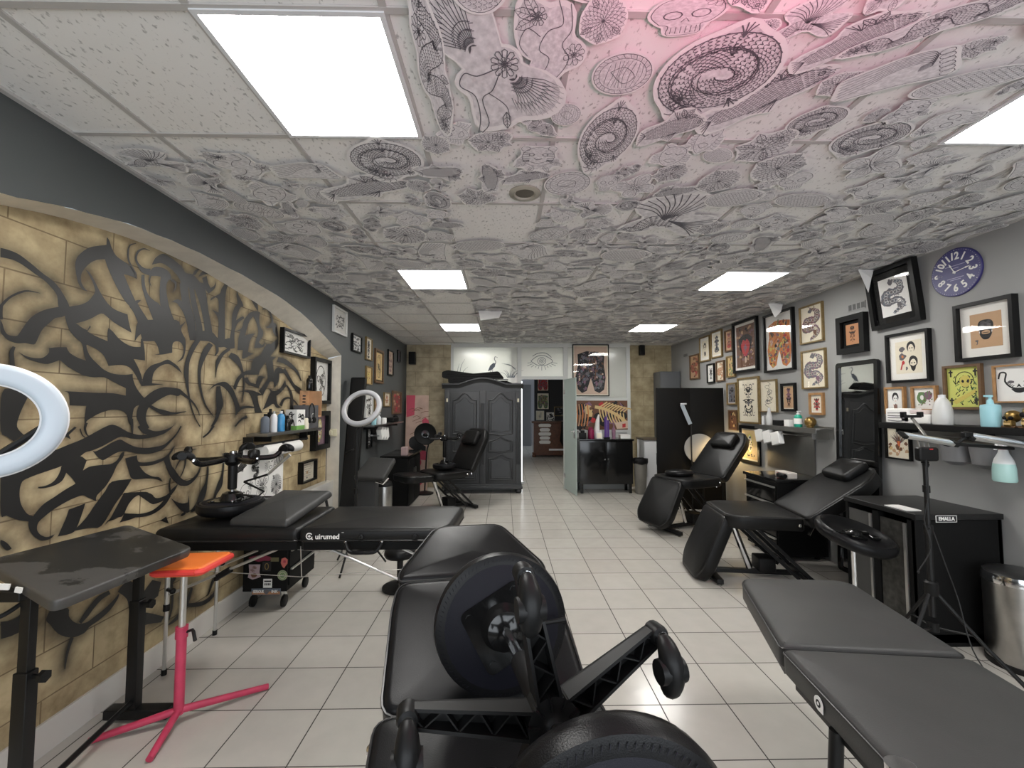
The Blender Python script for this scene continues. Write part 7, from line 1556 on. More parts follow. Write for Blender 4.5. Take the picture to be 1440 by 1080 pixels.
def slate_wall_side():
    ring_lamp('grey ring lamp on a black stand, before the slate wall', (-1.335, 4.02, 1.487), .168, (-.12, -.9, .50), (0.25, 0, 1), 'ringgrey', (-1.39, 4.08), 1.28, tube=.022)
    ring_lamp('big white ring lamp cut by the edge of the view, in front of the graffiti', (-1.125, .95, 1.468), .103, (1, -.86, .06), (.0, .0, 1), 'ringwhite', (-1.20, .90), 1.25, tube=.0215)
    # folded table leaning beside the pillar
    t = thing('folded_table', 'tall folded black massage table leaning beside the niche pillar', 'folded table', (-1.70, 4.72, 0))
    b = MB(); p, q = V(0, -.06, .02), V(0, .30, 1.83); d = q - p; Rm = Matrix.Rotation(-math.atan2(d.y, d.z), 3, 'X')
    b.box((p + q) / 2, (.17, .07, d.length), Rm, b=.02); b.build('cushion', 'vinyl', t)
    b = MB(); b.box((p + q) / 2 + V(.02, -.055, 0), (.15, .04, d.length * .98), Rm, b=.006); b.build('table_frame', 'blackmetal', t)
    b = MB(); b.tube([(-.02, -.02, .98), (-.01, -.06, 1.0), (.05, -.06, 1.02), (.07, -.02, 1.03)], .010, 8); b.build('carry_handle', 'blackplastic', t)
    b = MB(); b.M = Matrix.Translation((-.06, -.24, .36)); b.tube([(-.09, 0, .25), (-.02, -.02, 0), (.06, -.02, -.02)], .014, 8); b.build('strut', 'blackmetal', t)
    # socket and lead on the pillar
    b = MB(); b.M = Matrix.Translation((-1.90, 4.805, 1.205)) @ MY; b.box((0, 0, .012), (.085, .08, .024), b=.006); b.box((-.02, -.0, .03), (.04, .05, .03), b=.008)
    t = thing('wall_socket', 'ivory wall socket on the plaster pillar beside the slate wall', 'socket', (-1.885, 4.795, 1.20)); o = b.build('plate', 'socket', t); o.location = (1.885, -4.795, -1.20)
    b = MB(); b.tube(spline([(-1.925, 4.765, 1.20), (-1.945, 4.75, 1.12), (-1.95, 4.75, .95), (-1.945, 4.74, .70), (-1.93, 4.70, .45)], 6), .004, 6); single(b, 'power_lead', 'cord', 'thin black lead hanging from the ivory socket', 'cable')
    # armrest on a grey pedestal
    t = thing('armrest_stand', 'grey padded arm rest on a slab pedestal in front of the slate wall', 'arm rest', (-1.42, 4.62, 0))
    b = MB(); b.M = Matrix.Translation((.04, 0, .83)) @ Matrix.Rotation(rad(38), 4, 'X') @ Matrix.Rotation(rad(-4), 4, 'Z'); b.pad(dens(rpoly([(-.18, -.15), (.15, -.15), (.19, .15), (-.10, .15)], .03), .05), -.03, .03, .02, .006); b.build('arm_pad', 'vinyl_matte', t, smooth=50)
    b = MB(); b.box((-.05, .05, .37), (.20, .16, .70), b=.01); b.build('pedestal', mat('pedestal_grey', (.035, .036, .037), .5), t)
    b = MB(); b.box((-.03, .05, .02), (.30, .3, .04), b=.008); b.build('base', 'blackmetal', t)
    b = MB(); b.tube([(.06, -.02, .70), (.14, -.04, .68), (.19, -.02, .74)], .012, 8); b.build('tilt_bar', 'chrome', t)
    # steel bin behind it
    t = thing('pedal_bin', 'small steel pedal bin next to the grey arm rest pedestal', 'bin', (-1.475, 5.32, 0))
    b = MB(); b.lathe([(.10, .02), (.103, .03), (.103, .52), (.10, .53)], n=28); b.build('body', 'steel', t); b = MB(); b.lathe([(.106, .525), (.106, .545), (.09, .575), (.03, .59), (.001, .592)], n=28); b.build('lid', 'blackplastic', t); b = MB(); b.lathe([(.104, 0), (.106, .02), (.104, .03)], n=28); b.build('base', 'blackplastic', t); b = MB(); b.box((0, -.115, .018), (.05, .05, .012), b=.003); b.build('pedal', 'blackplastic', t)
    # wall shelf with bottles
    t = thing('wall_shelf', 'pale shelf on the slate wall holding pump bottles', 'shelf', (XL, 6.2, 1.245))
    b = MB(); b.box((.105, -.02, 0), (.20, 1.55, .022), b=.003); b.build('board', 'steel', t)
    for y in (-.6, .55): b = MB(); b.box((.08, y, -.03), (.15, .016, .04)); b.build('bracket', 'blackmetal', t)
    G = 'bottles on the slate wall shelf'
    pump_bottle((-1.70, 5.62, 1.257), .032, .13, 'aqua', 'pale blue pump bottle on the slate wall shelf', G); pump_bottle((-1.69, 5.80, 1.257), .030, .11, 'whiteplastic', 'white pump bottle on the slate wall shelf', G)
    b = MB(); b.lathe([(.035, 0), (.035, .075), (.03, .08)], n=16); single(b, 'cream_jar', 'white', 'short white jar on the slate wall shelf', 'jar', G, loc=(-1.67, 5.98, 1.257))
    b = MB(); b.box((0, 0, .035), (.14, .30, .07), b=.02); b.ball((0, .2, .05), .05, 10); single(b, 'black_pouch', 'blackmatte', 'black pouch at the far end of the slate wall shelf', 'pouch', G, loc=(-1.72, 6.60, 1.257))
    t = thing('glove_box_rack', 'white glove packets tilted in a rack under the slate wall shelf', 'glove packets', (-1.70, 6.05, 1.10), group='glove packets under shelves')
    for k in range(3):
        b = MB(); b.box((0, -.13 + .13 * k, .03 - .012 * k), (.07, .115, .15), Matrix.Rotation(rad(24), 3, 'X'), b=.008); b.build('packet', 'white', t)
    b = MB(); b.box((-.065, 0, .0), (.13, .36, .02)); b.build('rack', 'steel', t)
    # low black cabinet and fan-shaped lamp
    t = thing('low_cabinet', 'low black cabinet under the slate wall shelf', 'cabinet', (-1.60, 6.77, 0))
    b = MB(); b.box((0, 0, .38), (.38, .9, .72)); b.build('carcass', 'blackmatte', t, smooth=0); b = MB(); b.box((0, 0, .755), (.42, .95, .03), b=.004); b.build('worktop', 'blackgloss', t)
    for y in (-.22, .22): b = MB(); b.box((.195, y, .38), (.012, .42, .66), b=.003); d = b.build('door', 'blackmatte', t); b = MB(); b.box((.205, y * .3, .5), (.01, .012, .1)); b.build('handle', 'steel', d)
    b = MB(); b.box((0, 0, .06), (.08, .13, .12), b=.005); single(b, 'small_carton', mat('pink_grey_card', (.42, .30, .29), .7), 'small pinkish carton on the low black cabinet', 'carton', loc=(-1.48, 6.42, .772))
    t = thing('hood_lamp', 'round black hood on a bent stand in front of the blossom panel', 'lamp', (-1.36, 7.42, 0))
    b = MB(); b.M = basis((0, 0, 1.02), (.25, -1, .1), (1, 0, 0)); b.lathe([(.001, -.09), (.10, -.08), (.17, -.03), (.19, .01), (.18, .015), (.12, -.02), (.001, -.03)], n=32); b.build('hood', 'blackmatte', t, smooth=50)
    b = MB(); b.M = basis((0, 0, 1.02), (.25, -1, .1), (1, 0, 0)); b.lathe([(.001, -.02), (.06, -.015), (.065, -.005), (.001, -.002)], n=22); b.build('bulb_cover', 'blackgloss', t)
    b = MB(); b.tube(spline([(0, .06, 1.0), (.03, .08, .9), (.05, .02, .82), (.03, 0, .70), (0, 0, .05)], 5), .013, 8); b.build('stand', 'blackmetal', t); b = MB(); b.lathe([(.15, 0), (.15, .02), (.03, .05)], n=22); b.build('base', 'blackmetal', t)

def pump_bottle(loc, r, h, m, lab, group, labelm=None):
    t = thing('pump_bottle', lab, 'bottle', loc, group=group)
    b = MB(); b.lathe([(r * .9, 0), (r, .008), (r, h * .78), (r * .8, h * .92), (r * .35, h)], n=20); b.build('bottle', m, t, smooth=40)
    b = MB(); b.lathe([(r * .38, h * .98), (r * .38, h * 1.10), (r * .12, h * 1.12), (r * .12, h * 1.24)], n=12); b.box((r * .3, 0, h * 1.25), (r * 1.1, r * .35, r * .22), b=.002); b.build('pump', 'whiteplastic', t)
    if labelm: b = MB(); b.lathe([(r * 1.012, h * .25), (r * 1.012, h * .68)], n=20); b.build('sticker', labelm, t)
    return t
def plain_bottle(loc, r, h, m, cap, lab, group, neck=.35):
    t = thing('bottle', lab, 'bottle', loc, group=group)
    b = MB(); b.lathe([(r * .92, 0), (r, .006), (r, h * .70), (r * .75, h * .82), (r * neck, h * .88), (r * neck, h * .90)], n=18); b.build('body', m, t, smooth=40)
    b = MB(); b.lathe([(r * neck * 1.15, h * .88), (r * neck * 1.1, h), (.001, h)], n=14); b.build('cap', cap, t)
    return t

def niche_side():
    # shelf in the niche
    t = thing('wall_shelf', 'grey shelf in the graffiti niche crowded with bottles', 'shelf', (XN, 3.83, 1.275))
    b = MB(); b.box((.085, 0, 0), (.165, .98, .024), b=.003); b.build('board', 'darksteel', t)
    for y in (-.38, .38): b = MB(); b.box((.07, y, -.035), (.13, .014, .045)); b.build('bracket', 'blackmetal', t)
    z = 1.288; G = 'bottles on the niche shelf'
    plain_bottle((-1.90, 3.44, z), .032, .15, 'slateink', 'blackplastic', 'dark spray bottle at the near end of the niche shelf', G)
    plain_bottle((-1.88, 3.53, z), .026, .17, 'whiteplastic', 'steel', 'slim white bottle on the niche shelf', G)
    plain_bottle((-1.88, 3.64, z), .030, .17, 'bluebottle', 'whiteplastic', 'blue bottle with white cap on the niche shelf', G)
    plain_bottle((-1.92, 3.55, z), .028, .19, 'blackplastic', 'blackplastic', 'tall black bottle behind the slim white one on the niche shelf', G)
    plain_bottle((-1.88, 3.75, z), .028, .13, 'blackgloss', 'blackplastic', 'short black bottle next to the blue one on the niche shelf', G); plain_bottle((-1.93, 3.76, z), .030, .18, 'blackgloss', 'blackplastic', 'black bottle standing against the wall on the niche shelf', G)
    t = thing('printed_carton', 'white carton with a black brush pattern and green base on the niche shelf', 'carton', (-1.90, 3.93, z))
    b = MB(); b.box((0, 0, .09), (.10, .16, .18)); b.build('box', 'white', t, smooth=0); b = MB(); b.box((.0, 0, .018), (.104, .164, .036)); b.build('green_band', mat('leaf_green', (.16, .36, .08), .5), t, smooth=0)
    b = MB(); b.M = Matrix.Translation((.0515, 0, .10)) @ MX; R = random.Random(6)
    for k in range(9): x, y = R.uniform(-.06, .02), R.uniform(-.04, .04); b.strip(spline([(x, y), (x + .03, y + R.uniform(-.03, .03)), (x + .05, y + R.uniform(-.03, .03))], 4), .009, .0003)
    b.M = Matrix.Translation((0, -.0815, .10)) @ MY
    for k in range(9): x, y = R.uniform(-.04, .02), R.uniform(-.04, .04); b.strip(spline([(x, y), (x + .02, y + R.uniform(-.03, .03)), (x + .03, y + R.uniform(-.03, .03))], 4), .009, .0003)
    b.build('brush_pattern', 'ink', t, smooth=0)
    t = thing('speaker_box', 'dark grey cloth box at the far end of the niche shelf', 'box', (-1.905, 4.15, z))
    b = MB(); b.box((0, 0, .11), (.13, .24, .22), b=.006); b.build('body', mat('box_grey', (.085, .083, .088), .7, bump=.1), t); b = MB(); b.M = Matrix.Translation((.066, 0, .11)) @ MX; b.strip(ring_pts(0, 0, .03, .03, 16), .006, .0005); b.build('ring_mark', 'white', t)
    t = thing('headphones', 'black headset hanging over the dark grey box', 'headset', (-1.82, 4.08, z))
    b = MB(); b.tube(spline([(0, -.05, .10), (0, -.05, .19), (0, 0, .235), (0, .05, .19), (0, .05, .10)], 5), .006, 8); b.build('headband', 'blackplastic', t); b = MB()
    for q in (-.05, .05): b = MB(); b.M = Matrix.Translation((0, q, .08)); b.ball((0, 0, 0), .032, 12, (.7, .55, 1)); b.build('earcup', 'blackplastic', t)
    b = MB(); b.M = Matrix.Translation((.024, -.05, .08)) @ MX; b.strip([(-.012, -.01), (-.006, .012), (0, -.004), (.006, .012), (.012, -.01)], .004, .001); b.build('white_mark', 'white', t)
    b = MB(); b.lathe([(.02, 0), (.022, .09), (.016, .1), (.001, .1)], n=12); single(b, 'lotion_tube', 'cream', 'small cream tube in front of the dark grey box', 'tube', loc=(-1.84, 4.02, z))
    # paper towel holder and flash sheet under the shelf
    t = thing('paper_holder', 'black rod holder with rolls under the niche shelf', 'roll holder', (-1.90, 3.75, 1.19))
    b = MB(); b.tube([(0, -.5, 0), (0, .42, 0)], .012, 10); b.build('rod', 'blackmetal', t)
    for y in (-.34, -.02): b = MB(); b.lathe([(.02, 0), (.05, .0), (.05, .26), (.02, .26)], (0, y, -.05), 20, Matrix.Rotation(-PI / 2, 3, 'X')); b.build('paper_roll', 'white', t)
    for y in (-.48, .41): b = MB(); b.box((-.03, y, .03), (.07, .016, .09)); b.build('bracket', 'blackmetal', t)
    b = MB(); b.M = Matrix.Translation((XN + .012, 3.555, .92)) @ MX; w, h = .66, .50
    b.box((0, 0, 0), (w, h, .006), m=0)
    R = random.Random(12); z = .0034
    for cx, cy, kind, s_ in ((-.22, -.10, 'skull', .10), (.0, -.08, 'butterfly', .10), (.22, -.10, 'chrysanthemum', .10), (-.1, .10, 'snake', .10), (.12, .10, 'mask', .09), (.27, .12, 'medallion', .07), (-.27, .12, 'koi', .08)):
        for pts, wd in drawing(kind, 2): b.strip([(cx + x * s_, cy + y * s_) for x, y in pts], max(.0035, wd * s_ * 1.5), z, 1)
    for cx in (-.17, .10): b.poly(circ(.07, 20, cx, .17, .8), z + .0003, 0)
    o = b.build('flash_sheet', ['white', 'ink'], smooth=0); tag(o, 'white sheet of black flash drawings hung under the niche shelf', 'drawing sheet')
    # wooden brush rack with dark bottle
    t = thing('brush_rack', 'little wooden rack on the niche wall between the upright frames', 'rack', (XN, 4.27, 1.52))
    b = MB(); b.box((.012, 0, 0), (.02, .17, .26)); b.box((.08, .08, 0), (.13, .012, .26)); b.box((.08, -.02, -.12), (.13, .19, .012)); b.build('wooden_box', mat('raw_pine', (.48, .27, .14), .6, var=.15, vscale=12), t, smooth=0)
    b = MB(); b.M = Matrix.Translation((.024, 0, .02)) @ MX
    for k in range(4): b.box((-.04, -.03 + .03 * k, .001), (.06, .014, .002))
    b.build('print', 'ink', t, smooth=0)
    plain_bottle((-1.93, 4.26, 1.652), .030, .15, 'blackgloss', 'blackplastic', 'dark dropper bottle standing on the wooden rack', 'bottles on the niche shelf', .4)
    # jointed arm clamped to the table
    t = thing('jointed_arm', 'thin black jointed arm reaching over the branded massage table', 'boom arm', (-1.74, 2.97, .83))
    b = MB(); b.box((0, 0, -.02), (.05, .04, .05), b=.005); b.build('clamp', 'blackmetal', t)
    b = MB(); b.tube([(0, 0, 0), (.05, .10, .07), (-.03, .0, .155)], .008, 8); b.build('lower_arm', 'blackmetal', t); b = MB(); b.tube([(-.03, 0, .155), (.13, .0, .205)], .007, 8); b.build('upper_arm', 'blackmetal', t); b = MB(); b.tube([(.13, 0, .205), (.265, .02, .335)], [.009, .011], 10); b.build('silver_tip', 'alu', t)
    t = thing('acrylic_tray', 'clear shallow tray with a black rim beside the charcoal pillow', 'tray', (-1.56, 2.955, .832)); b = MB(); o_ = rrect(.22, .10, .02); b.tube([(x, y, .045) for x, y in o_] + [(o_[0][0], o_[0][1], .045)], .005, 6, False); b.build('rim', 'blackplastic', t)
    b = MB(); b.prism(o_, 0, .04); b.build('basin', mat('clear_acrylic', (.6, .6, .6), .1, trans=.7), t)
    # tool trolley with stickers
    t = thing('tool_trolley', 'black sticker-covered tool trolley on casters under the branded massage table', 'trolley', (-1.775, 3.50, 0))
    w, d, z0, z1 = .325, .46, .125, .70; yf = -d / 2
    b = MB(); b.box((0, 0, (z0 + z1) / 2), (w, d, z1 - z0), b=.006); b.build('body', 'blackmatte', t)
    for k in range(4):
        b = MB(); b.box((w / 2 + .004, 0, z0 + .10 + .135 * k), (.012, d - .04, .125), b=.003); dr = b.build('drawer', 'blackmatte', t); b = MB(); b.box((w / 2 + .018, 0, z0 + .155 + .135 * k), (.014, d - .06, .012)); b.build('drawer_pull', 'alu', dr)
    for x in (-.115, .115):
        for y in (-.17, .17):
            b = MB(); b.box((x, y, .105), (.03, .035, .07), b=.003); cs = b.build('caster_fork', 'chrome', t); b = MB(); b.lathe([(.030, -.013), (.043, -.009), (.043, .009), (.030, .013)], (x + .012, y - .02, .044), 20, Matrix.Rotation(rad(90), 3, 'Y') @ Matrix.Rotation(0, 3, 'X')); b.build('caster_wheel', 'blackplastic', cs)
    def sticker(label, mats, fn):
        m = MB(); m.M = Matrix.Translation((0, yf - .0012, 0)) @ MY; fn(m); m.build('sticker', mats, t, smooth=0, label=label)
    R = random.Random(9)
    def s1(m): m.poly([(-.12, .325), (-.035, .325), (-.04, .27), (-.03, .235), (-.055, .225), (-.09, .215), (-.125, .23), (-.115, .27)], 0, 0); m.poly(blob(-.08, .245, .025, .018, R, 9), .0003, 1); [m.strip(ring_pts(-.08 + R.uniform(-.025, .025), .29 + R.uniform(-.015, .02), .009, .007, 7), .0025, .0004, 1) for _ in range(7)]
    sticker('mauve scalloped sticker', [mat('mauve', (.42, .32, .34), .6), M_['brownink']], s1)
    def s2(m): m.poly([(-.01, .155), (.055, .155), (.055, .22), (-.01, .22)], 0, 0); m.poly([(-.003, .197), (.048, .197), (.048, .207), (-.003, .207)], .0003, 1); [m.poly([(-.0 + .012 * k, .172), (.008 + .012 * k, .172), (.008 + .012 * k, .188), (-.0 + .012 * k, .188)], .0003, 1) for k in range(4)]
    sticker('white square sticker with black print', ['white', 'ink'], s2)
    def s3(m):
        m.poly([(-.095, .103), (.12, .103), (.12, .15), (-.095, .15)], 0, 0); m.poly([(-.09, .107), (.115, .107), (.115, .128), (-.09, .128)], .0003, 1); m.poly(circ(.018, 14, .015, .127), .0006, 2)
        text_mesh(m, 'SERIOUS', .028, Matrix.Translation((-.043, .127, .0008)), 3, .0008, xs=.72); text_mesh(m, 'INK', .028, Matrix.Translation((.075, .127, .0008)), 3, .0008)
    sticker('blue and orange lettered bumper sticker', ['slateink', 'copper', 'inkgrey', 'white'], s3)
    def s4(m): m.poly(circ(.037, 22, .13, .245), 0, 0); m.strip(ring_pts(.13, .245, .030, .030, 20), .004, .0003, 1); m.poly(circ(.018, 14, .13, .245), .0003, 1); m.strip(ring_pts(.13, .25, .010, .006, 10), .003, .0005, 0)
    sticker('round pale green emblem sticker', [mat('sage', (.40, .42, .27), .6), M_['greenink']], s4)
    def s5(m): m.poly([(.125, .31), (.115, .335), (.12, .365), (.145, .375), (.165, .36), (.165, .33), (.15, .312), (.14, .295)][:8], 0, 0); m.poly(blob(.142, .345, .012, .012, R, 8), .0003, 1)
    sticker('coral rose sticker', [mat('coral_pink', (.62, .16, .13), .6), M_['pink']], s5)
    def s6(m): m.poly([(-.02, .275), (.045, .275), (.045, .345), (-.02, .345)], 0, 0); m.strip(ring_pts(.012, .31, .013, .022, 12), .005, .0003, 1); m.poly(blob(-.03, .37, .09, .022, R, 14, .2), .0001, 2); m.poly([(.04, .345), (.10, .345), (.10, .375), (.04, .375)], .0002, 3)
    sticker('cluster of dark red and olive stickers', [M_['ink'], mat('old_gold', (.25, .17, .05), .6), mat('wine', (.20, .02, .05), .6), mat('olive', (.14, .13, .06), .6)], s6)

def picture_wall_side():
    # black desk with grey doors
    t = thing('desk', 'black desk with grey doors along the picture wall, beneath the leaning mirror', 'desk', (2.87, 3.15, 0)); x0, x1, y0, y1 = -.27, .28, -.46, .09
    b = MB(); b.box((.005, (y0 + y1) / 2, .80), (.57, y1 - y0 + .02, .035), b=.004); b.build('worktop', mat('desk_top_black', (.014, .014, .014), .40, spec=.35), t)
    b = MB(); b.box((.005, y0 + .012, .39), (.56, .024, .78)); b.box((.005, y1 - .012, .39), (.56, .024, .78)); b.box((.27, (y0 + y1) / 2, .39), (.02, y1 - y0, .78)); b.box((.0, (y0 + y1) / 2, .05), (.52, y1 - y0, .05)); b.build('side_panel', 'blackmatte', t, smooth=0)
    for ya, yb, mt in ((-.40, -.20, mat('mottled_door', (.060, .058, .052), .35, .3, var=.45, vscale=26)), (-.14, .07, mat('plain_grey_door', (.075, .074, .070), .4))):
        b = MB(); b.box((x0 + .008, (ya + yb) / 2, .41), (.014, yb - ya, .66)); d = b.build('door', mt, t, smooth=0)
        b = MB(); b.box((x0 - .002, ya + .012, .41), (.016, .018, .66)); b.build('edge_handle', 'alu', d)
    for y in (-.43, -.17): b = MB(); b.box((x0 + .015, y, .40), (.04, .05, .74)); b.build('stile', 'blackmatte', t, smooth=0)
    b = MB(); b.M = Matrix.Translation((x0 + .185, y0 - .0125, .790)) @ MY; b.box((0, 0, 0), (.135, .042, .002), m=1); b.box((0, 0, .0012), (.128, .036, .001), m=0); text_mesh(b, 'EMALLA', .030, Matrix.Translation((0, 0, .0018)), 1, .0012, xs=.95); b.build('name_plate', ['ink', 'white'], t, smooth=0, label='black sticker with white EMALLA lettering')
    b = MB(); b.box((0, 0, .003), (.10, .16, .006)); single(b, 'paper_sheet', 'white', 'white paper lying on the front edge of the desk', 'paper', loc=(2.66, 2.84, .818))
    # mirror standing on the desk
    t = thing('wall_mirror', 'tall black-framed mirror with rounded top leaning against the grey wall behind the desk', 'mirror', M=Matrix.Translation((3.12, 3.735, .952)) @ MR @ Matrix.Rotation(rad(-1.6), 4, 'X'))
    w, h = .45, 1.895; o_ = rrect(w, h, .03); i_ = rrect(w - .07, h - .07, .012)
    b = MB(); n = len(o_); vs = [(x, y, -.012) for x, y in o_] + [(x, y, .018) for x, y in o_] + [(x, y, .018) for x, y in i_] + [(x, y, .004) for x, y in i_]; fs = [(k, (k + 1) % n, (k + 1) % n + n * 1, k + n) for k in range(n)] + [(k + n, (k + 1) % n + n, (k + 1) % n + 2 * n, k + 2 * n) for k in range(n)] + [(k + 2 * n, (k + 1) % n + 2 * n, (k + 1) % n + 3 * n, k + 3 * n) for k in range(n)]; fs.append(tuple(range(n - 1, -1, -1))); b.add(vs, fs); b.build('frame', 'blackgloss', t, smooth=30)
    b = MB(); b.box((0, 0, .003), (w - .06, h - .06, .003)); b.build('mirror_glass', mat('mirror_silver', (.55, .55, .55), .02, 1), t, smooth=0)
    # long black shelf with bottles and skulls
    t = thing('wall_shelf', 'long black shelf on the grey wall carrying jugs and skulls', 'shelf', (XR, 2.85, 1.35))
    b = MB(); b.box((-.115, -.14, 0), (.23, 1.20, .042), b=.003); b.build('board', 'blackmatte', t)
    for y in (-.65, -.14, .37): b = MB(); b.box((-.09, y, -.035), (.16, .016, .03)); b.build('bracket', 'blackmetal', t)
    z = 1.372; G = 'things on the long black shelf'
    t = thing('tissue_pack', 'white printed wipes pack at the mirror end of the long black shelf', 'wipes', (3.03, 3.19, z), group=G); b = MB(); b.box((0, 0, .055), (.10, .20, .11), b=.012); b.build('pack', 'white', t); b = MB(); b.M = Matrix.Translation((-.0505, 0, .05)) @ MR; R = random.Random(3); [b.strip(spline([(-.08, -.03 + .018 * k), (0, -.03 + .018 * k + R.uniform(-.01, .01)), (.06, -.03 + .018 * k)], 4), .006, .0008) for k in range(4)]; b.build('print', 'inkgrey', t)
    t = thing('tissue_pack', 'flat pile of white wipes packs beside the frosted jug', 'wipes', (3.04, 3.06, z), group=G); b = MB(); b.box((0, 0, .035), (.12, .22, .07), b=.014); b.build('pack', 'white', t); b = MB(); b.box((.0, .01, .085), (.11, .18, .03), b=.01); b.build('upper_pack', mat('pale_pink_pack', (.66, .56, .54), .6), t)
    t = thing('jug', 'frosted white plastic jug with a white cap on the long black shelf', 'jug', (3.03, 2.90, z), group=G); b = MB(); b.lathe([(.052, 0), (.056, .01), (.054, .09), (.042, .15), (.022, .185)], n=22); b.build('body', mat('frosted_plastic', (.62, .62, .60), .3), t, smooth=50); b = MB(); b.lathe([(.020, .18), (.020, .205), (.001, .207)], n=16); b.build('cap', 'whiteplastic', t)
    t = thing('pump_jug', 'aqua cylindrical bottle with a sprayer on the long black shelf', 'bottle', (3.02, 2.60, z), group=G); b = MB(); b.lathe([(.044, 0), (.046, .006), (.046, .125), (.043, .135), (.02, .14)], n=22); b.build('body', 'aqua', t, smooth=40); b = MB(); b.lathe([(.018, .138), (.014, .165), (.008, .17), (.008, .19)], n=12); b.box((-.01, 0, .19), (.05, .014, .012), b=.003); b.build('pump', 'aqua', t)
    for x, y, s_, lab in ((3.04, 2.50, .85, 'smaller brass skull ornament next to the aqua bottle'), (3.03, 2.385, 1.15, 'larger brass skull ornament at the outer end of the long black shelf')):
        t = thing('skull_ornament', lab, 'skull', (x, y, z), group=G); b = MB(); b.M = Matrix.Scale(s_, 4); b.ball((0, 0, .078), .046, 16, (1.05, .9, .95)); b.box((-.028, 0, .028), (.045, .05, .05), b=.014); b.build('cranium', 'brass', t, smooth=60); b = MB(); b.M = Matrix.Scale(s_, 4)
        for q in (-.018, .018): b.ball((-.040, q, .068), .0135, 10)
        b.ball((-.048, 0, .05), .007, 8); b.build('eye_socket', 'blackmatte', t); b = MB(); b.M = Matrix.Scale(s_, 4)
        for k in range(5): b.box((-.051, -.016 + .008 * k, .026), (.004, .006, .014))
        b.build('teeth', 'bone', t)
        b = MB(); b.M = Matrix.Scale(s_, 4); b.box((0, 0, .006), (.09, .08, .012), b=.003); b.build('base', 'brownframe', t)
    # glove holders under the shelf, spray bottle hung from it
    t = thing('glove_holder', 'smoky plastic glove bins hanging beneath the long black shelf', 'holder', (3.06, 2.76, 1.19)); 
    for y in (.09, -.10):
        b = MB(); b.M = Matrix.Translation((0, y, 0)); b.prism([(-.06, -.05), (.05, -.02), (.05, .06), (-.05, .02)], -.045, .045) if False else b.lathe([(.04, -.085), (.075, -.06), (.088, .05), (.082, .05), (.065, -.045)], (0, 0, 0), 20); b.build('bin', 'frost_dark', t)
    b = MB(); b.tube([(-.02, -.2, .10), (-.02, .2, .10)], .008, 8); b.box((.05, 0, .06), (.03, .34, .10)); b.build('rail', 'darksteel', t)
    t = thing('spray_bottle', 'mint green spray bottle hanging by its trigger from the rail under the shelf', 'spray bottle', (2.955, 2.49, 1.055)); b = MB(); b.lathe([(.048, 0), (.052, .008), (.050, .075), (.046, .105)], n=22); b.build('mint_liquid', 'mint', t, smooth=50); b = MB(); b.lathe([(.046, .105), (.040, .13), (.024, .165), (.018, .19)], n=22); b.build('upper_bottle', mat('spray_clear', (.60, .62, .62), .3), t, smooth=50); b = MB(); b.lathe([(.021, .188), (.021, .204)], n=16); b.build('red_collar', 'pink', t); b = MB(); b.lathe([(.018, .203), (.014, .235), (.001, .236)], n=14); b.box((-.012, .0, .238), (.06, .018, .022), b=.004); b.box((-.04, 0, .21), (.008, .014, .05), Matrix.Rotation(.35, 3, 'Y')); b.build('trigger_head', 'whiteplastic', t)
    # two-bar light on a tripod
    P = V(2.45, 2.46, 0); t = thing('twin_bar_light', 'twin LED bars and phone clamp on a black tripod at the end of the desk', 'light stand', P); off = Matrix.Translation(-P)
    b = MB(); b.tube([(0, 0, .30), (0, 0, .80)], .017, 10); b.tube([(0, 0, .75), (0, 0, 1.17)], .0125, 10); b.lathe([(.022, 0), (.022, .05)], (0, 0, .765), 12); b.lathe([(.018, 0), (.018, .04)], (0, 0, 1.0), 12); b.cyl((.0, -.01, .80), (-.04, -.02, .80), .008, n=8); b.build('pole', 'blackmetal', t)
    b = MB(); b.tube(spline([(0, 0, 1.15), (.006, 0, 1.165), (-.006, 0, 1.18), (.006, 0, 1.195), (0, 0, 1.21)], 4), [.014 + .003 * (k % 2) for k in range(17)], 10); b.build('gooseneck', 'blackplastic', t)
    b = MB(); b.box((0, -.012, 1.222), (.115, .045, .082), b=.018); b.build('control_box', 'blackplastic', t); b = MB(); b.box((.005, -.036, 1.252), (.02, .002, .006)); b.build('indicator', 'red', t)
    for q in (-.028, 0, .028): b = MB(); b.tube([(q, 0, 1.26), (q, .01, 1.30)], .005, 6); b.build('gooseneck_stub', 'steel', t)
    def bar(p, q, wd):
        d = q - p; b = MB(); R_ = d.to_track_quat('X', 'Z').to_matrix() @ Matrix.Rotation(rad(35), 3, 'X'); c = (p + q) / 2 - P
        b.box(c, (d.length, wd, .016), R_, b=.003); o = b.build('led_bar', 'alu', t); b = MB(); b.box(c + R_ @ V(0, 0, .009), (d.length * .98, wd * .34, .003), R_); b.build('led_strip', 'ringwhite', o)
        for e in (-1, 1): b = MB(); b.box(c + R_ @ V(e * (d.length / 2 + .012), 0, 0), (.026, wd * 1.08, .02), R_, b=.004); b.build('end_cap', 'blackplastic', o)
    bar(V(2.34, 2.46, 1.330), V(2.615, 2.46, 1.285), .050); bar(V(2.70, 2.43, 1.325), V(3.02, 2.40, 1.275), .062)
    b = MB(); b.tube([(.14, .0, 1.27), (.19, -.01, 1.285), (.235, -.03, 1.335)], .008, 8); b.tube([(.17, -.01, 1.28), (.30, -.03, 1.27), (.48, -.04, 1.255)], .010, 8); b.box((.225, -.03, 1.335), (.05, .03, .03), b=.006); b.tube([(-.02, .01, 1.30), (.02, .0, 1.31), (.14, 0, 1.27)], .007, 8); b.build('bar_mount', 'blackmetal', t)
